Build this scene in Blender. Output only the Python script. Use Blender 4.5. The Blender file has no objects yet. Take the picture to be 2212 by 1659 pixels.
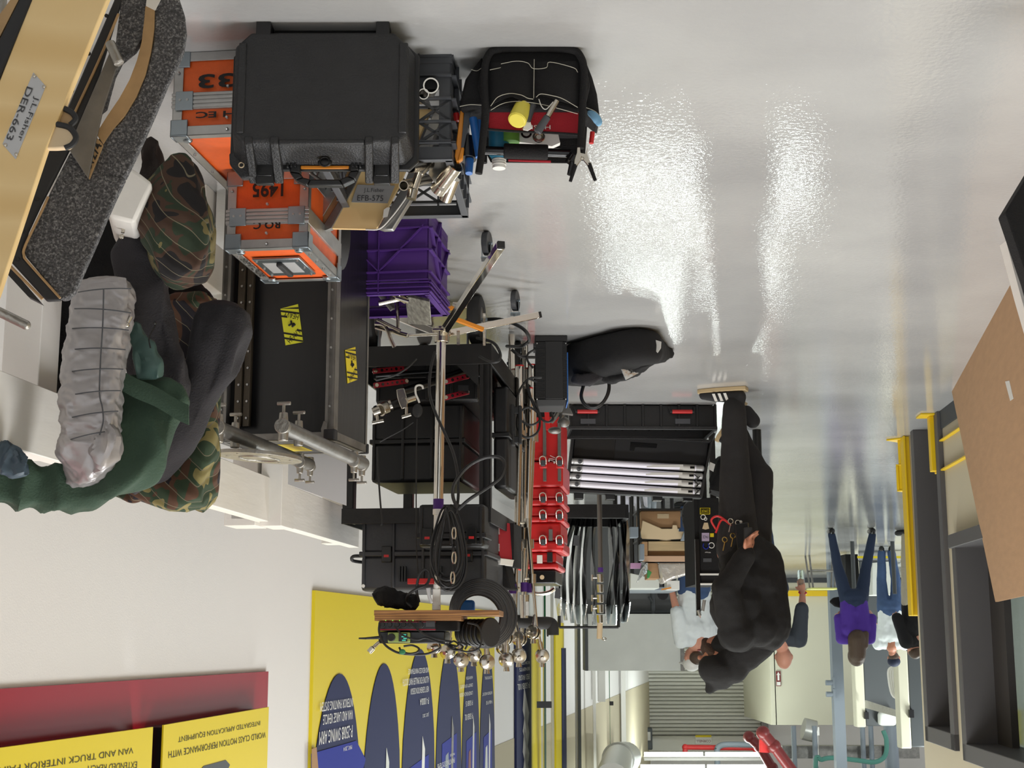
import bpy, bmesh, math, random
from math import sin, cos, tan, pi, radians as R_, atan2, sqrt
from mathutils import Vector as V, Matrix as Mx, noise as NZ
random.seed(7)
# ---------------------------------------------------------------- camera
FPX = 3068.0; CX, CY = 1106.0, 829.5; CAMH = 1.40; PITCH = R_(10.23)
sc = bpy.context.scene
COL = sc.collection
cd = bpy.data.cameras.new('camera'); cam = bpy.data.objects.new('camera', cd); COL.objects.link(cam)
cd.sensor_width = 36; cd.lens = 36 * FPX / 2212; cd.clip_start = 0.05; cd.clip_end = 200
_fw = V((0, cos(PITCH), -sin(PITCH))); _rt = V((-1, 0, 0)); _up = -V((0, sin(PITCH), cos(PITCH)))   # phone held upside down
cam.matrix_world = Mx.Translation((0, 0, CAMH)) @ Mx(((_rt.x, _up.x, -_fw.x), (_rt.y, _up.y, -_fw.y), (_rt.z, _up.z, -_fw.z))).to_4x4()
sc.camera = cam
# ---------------------------------------------------------------- world, exposure
w = bpy.data.worlds.new('world'); sc.world = w; w.use_nodes = True
w.node_tree.nodes['Background'].inputs[0].default_value = (0.95, 0.975, 1.0, 1)
w.node_tree.nodes['Background'].inputs[1].default_value = 0.9
vs = sc.view_settings
vs.view_transform = 'Standard'; vs.look = 'None'; vs.exposure = 0.08; vs.gamma = 1; vs.use_curve_mapping = False
sc.cycles.use_denoising = True
sc.cycles.max_bounces = 6
# ---------------------------------------------------------------- lights
def area(name, loc, sx, sy, power, col=(1, 1, 1), target=None):
    l = bpy.data.lights.new(name, 'AREA'); l.shape = 'RECTANGLE'; l.size = sx; l.size_y = sy; l.energy = power; l.color = col
    o = bpy.data.objects.new(name, l); COL.objects.link(o); o.location = loc
    if target is not None:
        o.rotation_euler = (V(target) - V(loc)).to_track_quat('-Z', 'Y').to_euler()
    return o
HALL = [(17.3, 62), (21.2, 56), (25.6, 85), (31.0, 170)]
for yy, pw in HALL:                      # rows of fluorescent battens over the aisle
    area('hall_lamp', (-0.9 - yy * 0.09, yy, 4.42), 2.8, 0.22, pw, (0.90, 1.0, 0.96))
area('hall_lamp', (-7.5, 22, 4.42), 0.5, 4.0, 420, (0.94, 1.0, 0.98))  # added side lamp, makes up for missing light in the far hall
area('hall_lamp', (-1.6, 33.6, 4.6), 2.2, 0.3, 130, (0.96, 1.0, 0.97))
area('near_lamp', (-0.9, 2.6, 4.5), 2.2, 1.2, 135, (0.98, 0.985, 1.0))
area('near_lamp', (-0.4, 6.6, 4.6), 2.4, 0.5, 115, (0.97, 0.985, 1.0))
area('near_lamp', (-2.0, 10.4, 4.6), 2.4, 0.5, 120, (0.95, 1.0, 0.99))
# ---------------------------------------------------------------- pixel <-> place
def ray(px, py):
    return _fw + _rt * ((px - CX) / FPX) + _up * ((CY - py) / FPX)
C0 = V((0, 0, CAMH))
def W(px, py, D):
    r = ray(px, py); return C0 + r * (D / r.y)
def FL(px, py, z=0.0):
    r = ray(px, py); return C0 + r * ((z - CAMH) / r.z)
class PL:                                 # an upright plane turned by yaw about z, used to read places off a photo
    def __init__(s, p, yaw=0.0):
        s.p = V(p); a = R_(yaw); s.x = V((cos(a), sin(a), 0)); s.y = V((-sin(a), cos(a), 0))
    def hit(s, px, py, off=0.0):
        r = ray(px, py); t = (s.p + s.y * off - C0).dot(s.y) / r.dot(s.y); return C0 + r * t
    def loc(s, px, py):
        h = s.hit(px, py) - s.p; return h.dot(s.x), h.z
    def frame(s):
        m = Mx.Identity(4)
        for i in range(3): m[i][0] = s.x[i]; m[i][1] = s.y[i]; m[i][3] = s.p[i]
        m[2][2] = 1; return m
def fr(loc, rz=0, rx=0, ry=0):
    return Mx.Translation(loc) @ Mx.Rotation(R_(rz), 4, 'Z') @ Mx.Rotation(R_(rx), 4, 'X') @ Mx.Rotation(R_(ry), 4, 'Y')
def cat(pts, n=6):                        # smooth curve through points
    P = [V(p) for p in pts]; P = [P[0] * 2 - P[1]] + P + [P[-1] * 2 - P[-2]]; out = []
    for i in range(1, len(P) - 2):
        for k in range(n):
            t = k / n; a, b, c, d = P[i-1], P[i], P[i+1], P[i+2]
            out.append(0.5 * ((2*b) + (c-a)*t + (2*a-5*b+4*c-d)*t*t + (3*b-a-3*c+d)*t**3))
    out.append(P[-2]); return out
# ---------------------------------------------------------------- mesh builder
_fontcache = {}
def textmesh(s):
    if s in _fontcache: return _fontcache[s]
    cu = bpy.data.curves.new('t', 'FONT'); cu.body = s; cu.align_x = 'LEFT'; cu.resolution_u = 3
    if s in ('1233', '1495', 'ROCH EC', 'RO C', 'C1274'): cu.offset = 0.025
    o = bpy.data.objects.new('t', cu); COL.objects.link(o)
    dg = bpy.context.evaluated_depsgraph_get(); me = bpy.data.meshes.new_from_object(o.evaluated_get(dg))
    vs_ = [v.co.copy() for v in me.vertices]; fs = [tuple(p.vertices) for p in me.polygons]
    bpy.data.objects.remove(o); bpy.data.curves.remove(cu); bpy.data.meshes.remove(me)
    _fontcache[s] = (vs_, fs); return vs_, fs
class MB:
    def __init__(s, M=None): s.v = []; s.f = []; s.m = []; s.mi = 0; s.M = M or Mx.Identity(4)
    def add(s, vs_, fs, M=None):
        T = s.M @ M if M is not None else s.M; n = len(s.v)
        s.v += [T @ V(v) for v in vs_]
        for f in fs: s.f.append(tuple(n + i for i in f)); s.m.append(s.mi)
        return s
    def box(s, x0, x1, y0, y1, z0, z1, M=None):
        if x0 > x1: x0, x1 = x1, x0
        if y0 > y1: y0, y1 = y1, y0
        if z0 > z1: z0, z1 = z1, z0
        v = [(x0,y0,z0),(x1,y0,z0),(x1,y1,z0),(x0,y1,z0),(x0,y0,z1),(x1,y0,z1),(x1,y1,z1),(x0,y1,z1)]
        return s.add(v, [(0,3,2,1),(4,5,6,7),(0,1,5,4),(1,2,6,5),(2,3,7,6),(3,0,4,7)], M)
    def prism(s, pts, vec):
        P = [V(p) for p in pts]; v = V(vec); n = len(P)
        nn = V((0,0,0))
        for i in range(n): nn += P[i].cross(P[(i+1) % n])
        nn = V((0,0,0)); c = sum(P, V((0,0,0))) / n
        for i in range(n): nn += (P[i]-c).cross(P[(i+1) % n]-c)
        if nn.dot(v) > 0: P.reverse()
        Q = [p + v for p in P]
        return s.add(P + Q, [tuple(range(n))] + [tuple(reversed(range(n, 2*n)))] + [(i, n+i, n+(i+1) % n, (i+1) % n) for i in range(n)])
    def cyl(s, p0, p1, r0, r1=None, n=14, caps=True):
        if r1 is None: r1 = r0
        p0, p1 = V(p0), V(p1); d = (p1 - p0)
        if d.length < 1e-6: return s
        q = d.to_track_quat('Z', 'Y').to_matrix(); v = []
        for p, r in ((p0, r0), (p1, r1)):
            for i in range(n): a = 2*pi*i/n; v.append(p + q @ V((cos(a)*r, sin(a)*r, 0)))
        f = [(i, (i+1) % n, n+(i+1) % n, n+i) for i in range(n)]
        if caps: f += [tuple(reversed(range(n))), tuple(range(n, 2*n))]
        return s.add(v, f)
    def pipe(s, p0, p1, ro, ri, n=18):
        p0, p1 = V(p0), V(p1); q = (p1-p0).to_track_quat('Z', 'Y').to_matrix(); v = []
        for p, r in ((p0, ro), (p1, ro), (p1, ri), (p0, ri)):
            for i in range(n): a = 2*pi*i/n; v.append(p + q @ V((cos(a)*r, sin(a)*r, 0)))
        f = []
        for k in range(4):
            a, b = k*n, ((k+1) % 4)*n
            f += [(a+i, a+(i+1) % n, b+(i+1) % n, b+i) for i in range(n)]
        return s.add(v, f)
    def tube(s, pts, r, n=8, smooth=0, close=False):
        P = cat(pts, smooth) if smooth else [V(p) for p in pts]
        if close: P = P[:-1] if (P[0]-P[-1]).length < 1e-5 else P
        N = len(P); v = []; up = None
        for i in range(N):
            if close: t = (P[(i+1) % N] - P[i-1])
            else: t = (P[min(i+1, N-1)] - P[max(i-1, 0)])
            if t.length < 1e-9: t = V((0,0,1))
            t.normalize()
            if up is None:
                up = V((0,0,1)) if abs(t.z) < 0.9 else V((1,0,0))
            a = t.cross(up)
            if a.length < 1e-6: a = t.cross(V((1,0,0.3)))
            a.normalize(); up = a.cross(t).normalized()
            rr = r(i/(N-1)) if callable(r) else r
            for k in range(n): g = 2*pi*k/n; v.append(P[i] + a*cos(g)*rr + up*sin(g)*rr)
        f = []
        for i in range(N if close else N-1):
            j = (i+1) % N
            f += [(i*n+k, i*n+(k+1) % n, j*n+(k+1) % n, j*n+k) for k in range(n)]
        if not close: f += [tuple(reversed(range(n))), tuple(range((N-1)*n, N*n))]
        return s.add(v, f)
    def lathe(s, prof, M=None, n=24):
        v = []; f = []; m = len(prof)
        for r, z in prof:
            for i in range(n): a = 2*pi*i/n; v.append((cos(a)*r, sin(a)*r, z))
        for k in range(m-1): f += [(k*n+i, k*n+(i+1) % n, (k+1)*n+(i+1) % n, (k+1)*n+i) for i in range(n)]
        f += [tuple(reversed(range(n))), tuple(range((m-1)*n, m*n))]
        return s.add(v, f, M)
    def ball(s, c, r, sx=1, sy=1, sz=1, n=14, M=None):
        v = []; f = []; m = n//2 + 1; c = V(c)
        for k in range(1, m):
            ph = pi*k/m
            for i in range(n): a = 2*pi*i/n; v.append(c + V((r*sx*sin(ph)*cos(a), r*sy*sin(ph)*sin(a), r*sz*cos(ph))))
        v += [c + V((0,0,r*sz)), c - V((0,0,r*sz))]; T = len(v)-2
        for k in range(m-2): f += [(k*n+i, (k+1)*n+i, (k+1)*n+(i+1) % n, k*n+(i+1) % n) for i in range(n)]
        f += [(T, i, (i+1) % n) for i in range(n)] + [(T+1, (m-2)*n+(i+1) % n, (m-2)*n+i) for i in range(n)]
        return s.add(v, f, M)
    def torus(s, c, Ra, r, nrm, n=28, k=8):
        q = V(nrm).to_track_quat('Z', 'Y').to_matrix(); c = V(c)
        return s.tube([c + q @ V((cos(2*pi*i/n)*Ra, sin(2*pi*i/n)*Ra, 0)) for i in range(n)], r, k, 0, True)
    def text(s, t, o, xd, yd, wd, ht, lift=0.0006, dep=0.0):
        """text t filling wd x ht, centred on o, reading along xd, standing along yd"""
        vv, ff = textmesh(t)
        x0 = min(p.x for p in vv); x1 = max(p.x for p in vv); y0 = min(p.y for p in vv); y1 = max(p.y for p in vv)
        xd = V(xd).normalized(); yd = V(yd); yd = (yd - xd*yd.dot(xd)).normalized(); n = xd.cross(yd); o = V(o) + n*lift
        if ht is None: ht = wd*(y1-y0)/(x1-x0)
        if wd is None: wd = ht*(x1-x0)/(y1-y0)
        P = [o + xd*((p.x-(x0+x1)/2)/(x1-x0)*wd) + yd*((p.y-(y0+y1)/2)/(y1-y0)*ht) for p in vv]
        return s.add(P, ff)
    def build(s, name, mats, parent=None, bevel=0, smooth=38, seg=2, sub=0):
        if not isinstance(mats, (list, tuple)): mats = [mats]
        me = bpy.data.meshes.new(name)
        off = V((0,0,0))
        if parent is not None: off = wloc(parent)
        me.from_pydata([tuple(v - off) for v in s.v], [], s.f); me.validate()
        for m in mats: me.materials.append(m)
        if len(mats) > 1 and len(me.polygons) == len(s.m): me.polygons.foreach_set('material_index', s.m)
        me.polygons.foreach_set('use_smooth', [True]*len(me.polygons))
        me.set_sharp_from_angle(angle=R_(smooth)); me.update()
        o = bpy.data.objects.new(name, me); COL.objects.link(o)
        if parent is not None: o.parent = parent
        if bevel:
            b = o.modifiers.new('b', 'BEVEL'); b.width = bevel; b.segments = seg; b.limit_method = 'ANGLE'; b.angle_limit = R_(35)
        if sub:
            b = o.modifiers.new('s', 'SUBSURF'); b.levels = sub; b.render_levels = sub
        return o
def wloc(o):
    p = V((0,0,0))
    while o is not None: p += o.location; o = o.parent
    return p
def thing(name, label, cat_, loc, group=None):
    o = bpy.data.objects.new(name, None); COL.objects.link(o); o.location = V(loc); o.empty_display_size = 0.1
    o['label'] = label; o['category'] = cat_
    if group: o['group'] = group
    return o
def tag(o, label, cat_, group=None, kind=None):
    o['label'] = label; o['category'] = cat_
    if group: o['group'] = group
    if kind: o['kind'] = kind
    return o
def solo(mb, name, mats, label, cat_, group=None, **k):      # a thing that is one mesh: origin at its base
    zs = min(v.z for v in mb.v); c = sum(mb.v, V((0,0,0)))/len(mb.v); base = V((c.x, c.y, zs))
    mb.v = [v - base for v in mb.v]
    o = mb.build(name, mats, None, **k); o.location = base
    return tag(o, label, cat_, group)
def struct(mb, name, mats, **k):
    o = mb.build(name, mats, None, **k); o['kind'] = 'structure'; return o
def kids(o): return [c for c in bpy.data.objects if c.parent == o]
def dup(root, loc, rz=None, label=None, group=None):
    r = root.copy(); COL.objects.link(r); r.location = V(loc)
    if rz is not None: r.rotation_euler = (0, 0, rz)
    if label: r['label'] = label
    if group: r['group'] = group
    for ch in kids(root):
        c = ch.copy(); COL.objects.link(c); c.parent = r
        for g in kids(ch):
            d = g.copy(); COL.objects.link(d); d.parent = c
    return r
def fuse(mb, name, mats, parent, vox=0.012, sm=4, disp=None):
    """closed shapes melted into one continuous surface"""
    o = mb.build(name, mats, parent)
    r = o.modifiers.new('r', 'REMESH'); r.mode = 'VOXEL'; r.voxel_size = vox
    if sm:
        q = o.modifiers.new('s', 'SMOOTH'); q.factor = 0.5; q.iterations = sm
    dg = bpy.context.evaluated_depsgraph_get(); dg.update()
    me = bpy.data.meshes.new_from_object(o.evaluated_get(dg)); o.modifiers.clear()
    old = o.data; o.data = me; bpy.data.meshes.remove(old)
    off = wloc(o)
    if disp:
        me.update(); nn = [v.normal.copy() for v in me.vertices]
        for v, n in zip(me.vertices, nn): v.co += n * disp(v.co + off)
    me.polygons.foreach_set('use_smooth', [True]*len(me.polygons)); me.update(); me.name = name
    return o
def cap(mb, p0, p1, r0, r1=None, n=12):   # capsule with closed ends
    if r1 is None: r1 = r0
    mb.cyl(p0, p1, r0, r1, n); mb.ball(p0, r0, n=n); mb.ball(p1, r1, n=n)
def loft(mb, path, sd=None, n=28, k=6, p=0.6, disp=None):
    """path: (point, width, thickness); cross-sections are rounded slabs"""
    C = cat([V(a[0]) for a in path], k); A = cat([V((a[1], a[2], 0)) for a in path], k); N = len(C); v = []
    for i in range(N):
        t = (C[min(i+1, N-1)] - C[max(i-1, 0)]).normalized()
        s_ = t.cross(V((0, 1, 0.18))).normalized() if sd is None else (V(sd) - t*V(sd).dot(t)).normalized()
        m = s_.cross(t).normalized()
        e = 1.0; u = i/(N-1)
        if u < 0.04: e = 0.55 + 0.45*u/0.04
        if u > 0.96: e = 0.55 + 0.45*(1-u)/0.04
        for j in range(n):
            a = 2*pi*j/n; ca, sa = cos(a), sin(a)
            q = C[i] + s_*(A[i].x/2*e*math.copysign(abs(ca)**p, ca)) + m*(A[i].y/2*e*math.copysign(abs(sa)**p, sa))
            if disp:
                nn = (s_*ca + m*sa).normalized(); q += nn*disp(u, j/n, q)
            v.append(q)
    f = []
    for i in range(N-1): f += [(i*n+j, i*n+(j+1) % n, (i+1)*n+(j+1) % n, (i+1)*n+j) for j in range(n)]
    f += [tuple(reversed(range(n))), tuple(range((N-1)*n, N*n))]
    return mb.add(v, f)
def sheet(mb, fn, nu, nv, th):
    """thick bent sheet: fn(u,v)->point"""
    P = [[V(fn(i/nu, j/nv)) for j in range(nv+1)] for i in range(nu+1)]; v = []; f = []
    def nm(i, j):
        a = P[min(i+1, nu)][j] - P[max(i-1, 0)][j]; b = P[i][min(j+1, nv)] - P[i][max(j-1, 0)]; c = a.cross(b)
        return c.normalized() if c.length > 1e-9 else V((0,0,1))
    for sgn in (0.5, -0.5):
        for i in range(nu+1):
            for j in range(nv+1): v.append(P[i][j] + nm(i, j)*th*sgn)
    o = (nu+1)*(nv+1); q = lambda i, j: i*(nv+1)+j
    for i in range(nu):
        for j in range(nv):
            f.append((q(i,j), q(i+1,j), q(i+1,j+1), q(i,j+1))); f.append((o+q(i,j+1), o+q(i+1,j+1), o+q(i+1,j), o+q(i,j)))
    for i in range(nu):
        f.append((q(i+1,0), q(i,0), o+q(i,0), o+q(i+1,0))); f.append((q(i,nv), q(i+1,nv), o+q(i+1,nv), o+q(i,nv)))
    for j in range(nv):
        f.append((q(0,j), q(0,j+1), o+q(0,j+1), o+q(0,j))); f.append((q(nu,j+1), q(nu,j), o+q(nu,j), o+q(nu,j+1)))
    return mb.add(v, f)
def nz(p, s=8.0): return NZ.noise(V(p)*s)
# ---------------------------------------------------------------- materials
def srgb(r, g, b):
    f = lambda c: (c/255/12.92) if c/255 <= 0.04045 else ((c/255+0.055)/1.055)**2.4
    return (f(r), f(g), f(b), 1)
def mat(name, rgb, rough=0.6, metal=0.0, bump=0.0, bs=60.0, var=0.0, vsc=8.0, coat=0.0, emit=0.0, trans=0.0, spec=None, stretch=None):
    m = bpy.data.materials.new(name); m.use_nodes = True; nt = m.node_tree; b = nt.nodes['Principled BSDF']
    c = srgb(*rgb); b.inputs['Base Color'].default_value = c; b.inputs['Roughness'].default_value = rough; b.inputs['Metallic'].default_value = metal
    if coat: b.inputs['Coat Weight'].default_value = coat; b.inputs['Coat Roughness'].default_value = 0.1
    if spec is not None: b.inputs['Specular IOR Level'].default_value = spec
    if emit: b.inputs['Emission Color'].default_value = c; b.inputs['Emission Strength'].default_value = emit
    if trans: b.inputs['Transmission Weight'].default_value = trans
    if bump or var:
        tc = nt.nodes.new('ShaderNodeTexCoord'); src = tc.outputs['Object']
        if stretch:
            mp = nt.nodes.new('ShaderNodeMapping'); mp.inputs['Scale'].default_value = stretch; nt.links.new(src, mp.inputs[0]); src = mp.outputs[0]
    if var:
        n = nt.nodes.new('ShaderNodeTexNoise'); n.inputs['Scale'].default_value = vsc; n.inputs['Detail'].default_value = 5; nt.links.new(src, n.inputs['Vector'])
        r = nt.nodes.new('ShaderNodeValToRGB'); nt.links.new(n.outputs['Fac'], r.inputs[0])
        r.color_ramp.elements[0].position = 0.3; r.color_ramp.elements[1].position = 0.7
        r.color_ramp.elements[0].color = tuple(x*(1-var) for x in c[:3]) + (1,); r.color_ramp.elements[1].color = tuple(min(1, x*(1+var)) for x in c[:3]) + (1,)
        nt.links.new(r.outputs[0], b.inputs['Base Color'])
    if bump:
        n2 = nt.nodes.new('ShaderNodeTexNoise'); n2.inputs['Scale'].default_value = bs; n2.inputs['Detail'].default_value = 3; nt.links.new(src, n2.inputs['Vector'])
        bp = nt.nodes.new('ShaderNodeBump'); bp.inputs['Strength'].default_value = bump; bp.inputs['Distance'].default_value = 0.01
        nt.links.new(n2.outputs['Fac'], bp.inputs['Height']); nt.links.new(bp.outputs[0], b.inputs['Normal'])
    return m
def ramp_mat(name, cols, scale, rough=0.8, quilt=0.0, const=True, detail=2.0, distort=0.6, bump=0.0, kind='noise', stretch=(1,1,1)):
    m = bpy.data.materials.new(name); m.use_nodes = True; nt = m.node_tree; b = nt.nodes['Principled BSDF']; b.inputs['Roughness'].default_value = rough
    tc = nt.nodes.new('ShaderNodeTexCoord'); mp = nt.nodes.new('ShaderNodeMapping'); mp.inputs['Scale'].default_value = stretch; nt.links.new(tc.outputs['Object'], mp.inputs[0])
    if kind == 'wave':
        n = nt.nodes.new('ShaderNodeTexWave'); n.wave_type = 'RINGS'; n.inputs['Scale'].default_value = scale; n.inputs['Distortion'].default_value = distort; n.inputs['Detail'].default_value = detail; n.inputs['Detail Scale'].default_value = 1.2
    else:
        n = nt.nodes.new('ShaderNodeTexNoise'); n.inputs['Scale'].default_value = scale; n.inputs['Detail'].default_value = detail; n.inputs['Distortion'].default_value = distort
    nt.links.new(mp.outputs[0], n.inputs['Vector'])
    r = nt.nodes.new('ShaderNodeValToRGB'); nt.links.new(n.outputs['Fac'], r.inputs[0]); cr = r.color_ramp
    if const: cr.interpolation = 'CONSTANT'
    while len(cr.elements) > 1: cr.elements.remove(cr.elements[-1])
    cr.elements[0].position = cols[0][0]; cr.elements[0].color = srgb(*cols[0][1])
    for p_, c_ in cols[1:]: e = cr.elements.new(p_); e.color = srgb(*c_)
    nt.links.new(r.outputs[0], b.inputs['Base Color'])
    h = None
    if quilt:
        wv = nt.nodes.new('ShaderNodeTexWave'); wv.wave_type = 'BANDS'; wv.bands_direction = 'DIAGONAL'; wv.inputs['Scale'].default_value = quilt; wv.inputs['Distortion'].default_value = 3.0; wv.inputs['Detail Scale'].default_value = 0.8; wv.inputs['Detail'].default_value = 0.5
        nt.links.new(tc.outputs['Object'], wv.inputs['Vector']); h = wv.outputs['Fac']
        # pale stitching along the seams
        ms = nt.nodes.new('ShaderNodeMath'); ms.operation = 'LESS_THAN'; ms.inputs[1].default_value = 0.006; nt.links.new(h, ms.inputs[0])
        mx = nt.nodes.new('ShaderNodeMixRGB'); nt.links.new(ms.outputs[0], mx.inputs[0]); nt.links.new(r.outputs[0], mx.inputs[1]); mx.inputs[2].default_value = srgb(120, 112, 92)
        nt.links.new(mx.outputs[0], b.inputs['Base Color'])
    if bump and not quilt: h = n.outputs['Fac']
    if h is not None:
        bp = nt.nodes.new('ShaderNodeBump'); bp.inputs['Strength'].default_value = bump or 0.5; bp.inputs['Distance'].default_value = 0.01
        nt.links.new(h, bp.inputs['Height']); nt.links.new(bp.outputs[0], b.inputs['Normal'])
    return m
m_wall = mat('wall_paint', (224, 221, 217), 0.75, bump=0.06, bs=160)
m_wall2 = mat('tan_paint', (178, 168, 142), 0.8)
m_cream = mat('cream_panel', (204, 201, 180), 0.6, bump=0.03, bs=90)
m_white = mat('white_paint', (232, 229, 222), 0.5, bump=0.12, bs=30, stretch=(1, 0.1, 1))
m_blk = mat('black_plastic', (36, 36, 37), 0.5, bump=0.25, bs=220, var=0.15, vsc=20)
m_blk2 = mat('black_resin', (21, 21, 22), 0.42, bump=0.05, bs=100)
m_dark = mat('black_gloss', (17, 17, 18), 0.25)
m_steelblk = mat('black_painted_steel', (22, 21, 21), 0.42, metal=0.1, bump=0.08, bs=50, var=0.35, vsc=14)
m_rub = mat('rubber', (38, 38, 39), 0.7)
m_alu = mat('aluminium', (176, 176, 174), 0.36, metal=0.85, bump=0.04, bs=60, var=0.12, vsc=20)
m_alud = mat('dull_aluminium', (128, 126, 122), 0.45, metal=0.75, bump=0.1, bs=70, var=0.2, vsc=16)
m_zinc = mat('zinc_plate', (150, 160, 166), 0.3, metal=0.9, bump=0.05, bs=30)
m_chrome = mat('chrome', (226, 222, 214), 0.08, metal=1.0)
m_nick = mat('nickel', (196, 190, 178), 0.22, metal=1.0, bump=0.05, bs=60)
m_cast = mat('cast_metal', (160, 157, 150), 0.4, metal=0.85, bump=0.2, bs=120, var=0.15, vsc=30)
m_orange = mat('orange_laminate', (226, 96, 34), 0.42, bump=0.06, bs=300, var=0.08, vsc=30)
m_ora2 = mat('orange_plastic', (222, 138, 36), 0.4)
m_ink = mat('black_ink', (18, 16, 16), 0.6)
m_inkg = mat('engraved_ink', (60, 60, 62), 0.6)
m_plate = mat('brushed_plate', (190, 190, 190), 0.45, metal=0.5)
m_ply = ramp_mat('birch_ply_face', [(0.0, (228, 196, 138)), (0.5, (234, 204, 148)), (1.0, (222, 188, 128))], 2.2, 0.4, const=False, kind='wave', distort=6, detail=2)
m_plyedge = mat('ply_edge', (170, 138, 96), 0.65, var=0.18, vsc=18)
m_oak = ramp_mat('oiled_board', [(0.0, (120, 80, 44)), (0.5, (176, 128, 74)), (1.0, (140, 98, 56))], 9, 0.5, const=False, kind='wave', distort=2, detail=2, stretch=(0.3, 1, 3))
m_carpet = ramp_mat('grey_carpet', [(0.0, (38, 38, 40)), (0.42, (70, 70, 72)), (0.55, (98, 98, 100)), (0.75, (160, 160, 160))], 260, 0.95, const=False, bump=0.7, detail=3)
m_camo = ramp_mat('camouflage_quilt', [(0.0, (34, 30, 36)), (0.42, (84, 58, 42)), (0.49, (50, 66, 46)), (0.56, (132, 122, 76)), (0.64, (44, 62, 46))], 8.5, 0.9, quilt=14, bump=0.35)
m_camo2 = ramp_mat('camouflage_quilt_dark', [(0.0, (28, 25, 26)), (0.43, (70, 50, 38)), (0.5, (42, 54, 38)), (0.57, (112, 102, 64)), (0.65, (36, 50, 38))], 10, 0.9, quilt=14, bump=0.35)
m_fab = mat('black_fabric', (18, 17, 18), 0.9, bump=0.3, bs=300)
m_char = mat('charcoal_fleece', (47, 45, 48), 0.95, bump=0.3, bs=240, var=0.15, vsc=6)
m_blkcloth = mat('black_cloth', (16, 15, 16), 0.95, bump=0.3, bs=200)
m_green = mat('green_cotton', (54, 76, 60), 0.85, bump=0.25, bs=200, var=0.15, vsc=5)
m_greend = mat('green_lining', (66, 92, 86), 0.5)
m_silver = mat('silver_nylon', (166, 162, 162), 0.34, metal=0.4, bump=0.25, bs=22)
m_purple = mat('purple_plastic', (76, 42, 118), 0.55, spec=0.3)
m_crate = mat('grey_crate', (70, 72, 76), 0.5)
m_red = mat('red_plastic', (196, 34, 34), 0.4)
m_redf = mat('red_cloth', (158, 22, 36), 0.85, bump=0.2, bs=300)
m_blue = mat('blue_plastic', (30, 96, 170), 0.4)
m_teal = mat('teal_film', (40, 120, 150), 0.4)
m_yel = mat('yellow_plastic', (226, 212, 84), 0.45)
m_yelp = mat('yellow_paint', (228, 190, 10), 0.45, bump=0.05, bs=40)
m_poster = mat('poster_yellow', (218, 196, 36), 0.45, spec=0.3)
m_navy = mat('poster_navy', (38, 44, 82), 0.6, spec=0.2)
m_pblue = mat('poster_blue', (34, 46, 142), 0.6, spec=0.2)
m_pred = mat('red_film', (150, 22, 36), 0.22, spec=0.25)
m_offw = mat('off_white', (226, 224, 218), 0.5)
m_label = mat('paper_label', (206, 204, 198), 0.6)
m_card = mat('cardboard', (168, 132, 96), 0.85, bump=0.05, bs=30, var=0.06, vsc=6, stretch=(1, 1, 6))
m_card2 = mat('cardboard_pale', (206, 184, 150), 0.85)
m_pine = mat('pine', (206, 182, 142), 0.7, var=0.12, vsc=14, stretch=(0.3, 1, 4))
m_tubew = mat('frosted_tube', (245, 243, 255), 0.3, spec=0.6)
m_led = mat('green_light', (90, 230, 80), 0.5, emit=3.0)
m_lcd = mat('display', (60, 170, 150), 0.3, emit=0.8)
m_fluo = mat('fluorescent_tube', (244, 255, 250), 0.5, emit=9.0)
m_glass = mat('green_edge_glass', (24, 92, 52), 0.1, spec=0.8)
m_pane = mat('clear_glass', (215, 232, 222), 0.03, trans=0.95)
m_slat = mat('shutter_steel', (200, 198, 188), 0.55)
m_frame = mat('bronze_frame', (82, 80, 80), 0.5)
m_dframe = mat('dark_recess', (52, 48, 46), 0.55)
m_gsteel = mat('blue_grey_steel', (136, 146, 156), 0.5)
m_mach = mat('machine_grey', (66, 70, 72), 0.5)
m_cab = mat('grey_cabinet', (212, 215, 208), 0.55, var=0.07, vsc=3)
m_base = mat('base_rubber', (58, 62, 66), 0.6)
m_redpipe = mat('red_pipe', (204, 50, 50), 0.4)
m_brownpipe = mat('maroon_pipe', (112, 30, 30), 0.4)
m_duct = mat('galvanised_duct', (190, 190, 184), 0.35, metal=0.6)
m_skin = mat('skin', (206, 146, 122), 0.55)
m_skin2 = mat('skin_tan', (176, 118, 92), 0.55)
m_hair = mat('brown_hair', (78, 60, 46), 0.6, bump=0.5, bs=120, stretch=(1, 1, 0.1))
m_beard = mat('beard', (66, 46, 34), 0.8, bump=0.6, bs=150)
m_denim = mat('denim', (58, 80, 116), 0.85, bump=0.2, bs=200, var=0.2, vsc=6)
m_denimd = mat('dark_denim', (34, 48, 74), 0.85, bump=0.2, bs=200)
m_pshirt = mat('purple_shirt', (78, 44, 150), 0.8)
m_wshirt = mat('white_shirt', (226, 232, 232), 0.8)
m_gshirt = mat('slate_shirt', (52, 58, 66), 0.8)
m_hood = mat('black_hoodie', (21, 20, 20), 0.95, bump=0.2, bs=200)
m_trou = mat('black_trousers', (32, 30, 30), 0.9, bump=0.2, bs=200)
m_khaki = mat('khaki', (186, 178, 156), 0.85)
m_sole = mat('gum_sole', (190, 168, 128), 0.6)
m_film = mat('black_film', (6, 7, 9), 0.20, spec=0.3)
m_foil = mat('silver_foil', (236, 242, 242), 0.2, metal=0.8, bump=0.9, bs=14)
m_poly = mat('plastic_bag', (196, 190, 182), 0.2, metal=0.3, bump=1.0, bs=16)
m_galv = mat('mottled_plate', (150, 148, 140), 0.5, metal=0.5, var=0.45, vsc=60)
m_redan = mat('red_anodised', (150, 26, 44), 0.35, metal=0.5)
m_grip = mat('wire_coating', (24, 24, 25), 0.5)
m_floor = None
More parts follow.
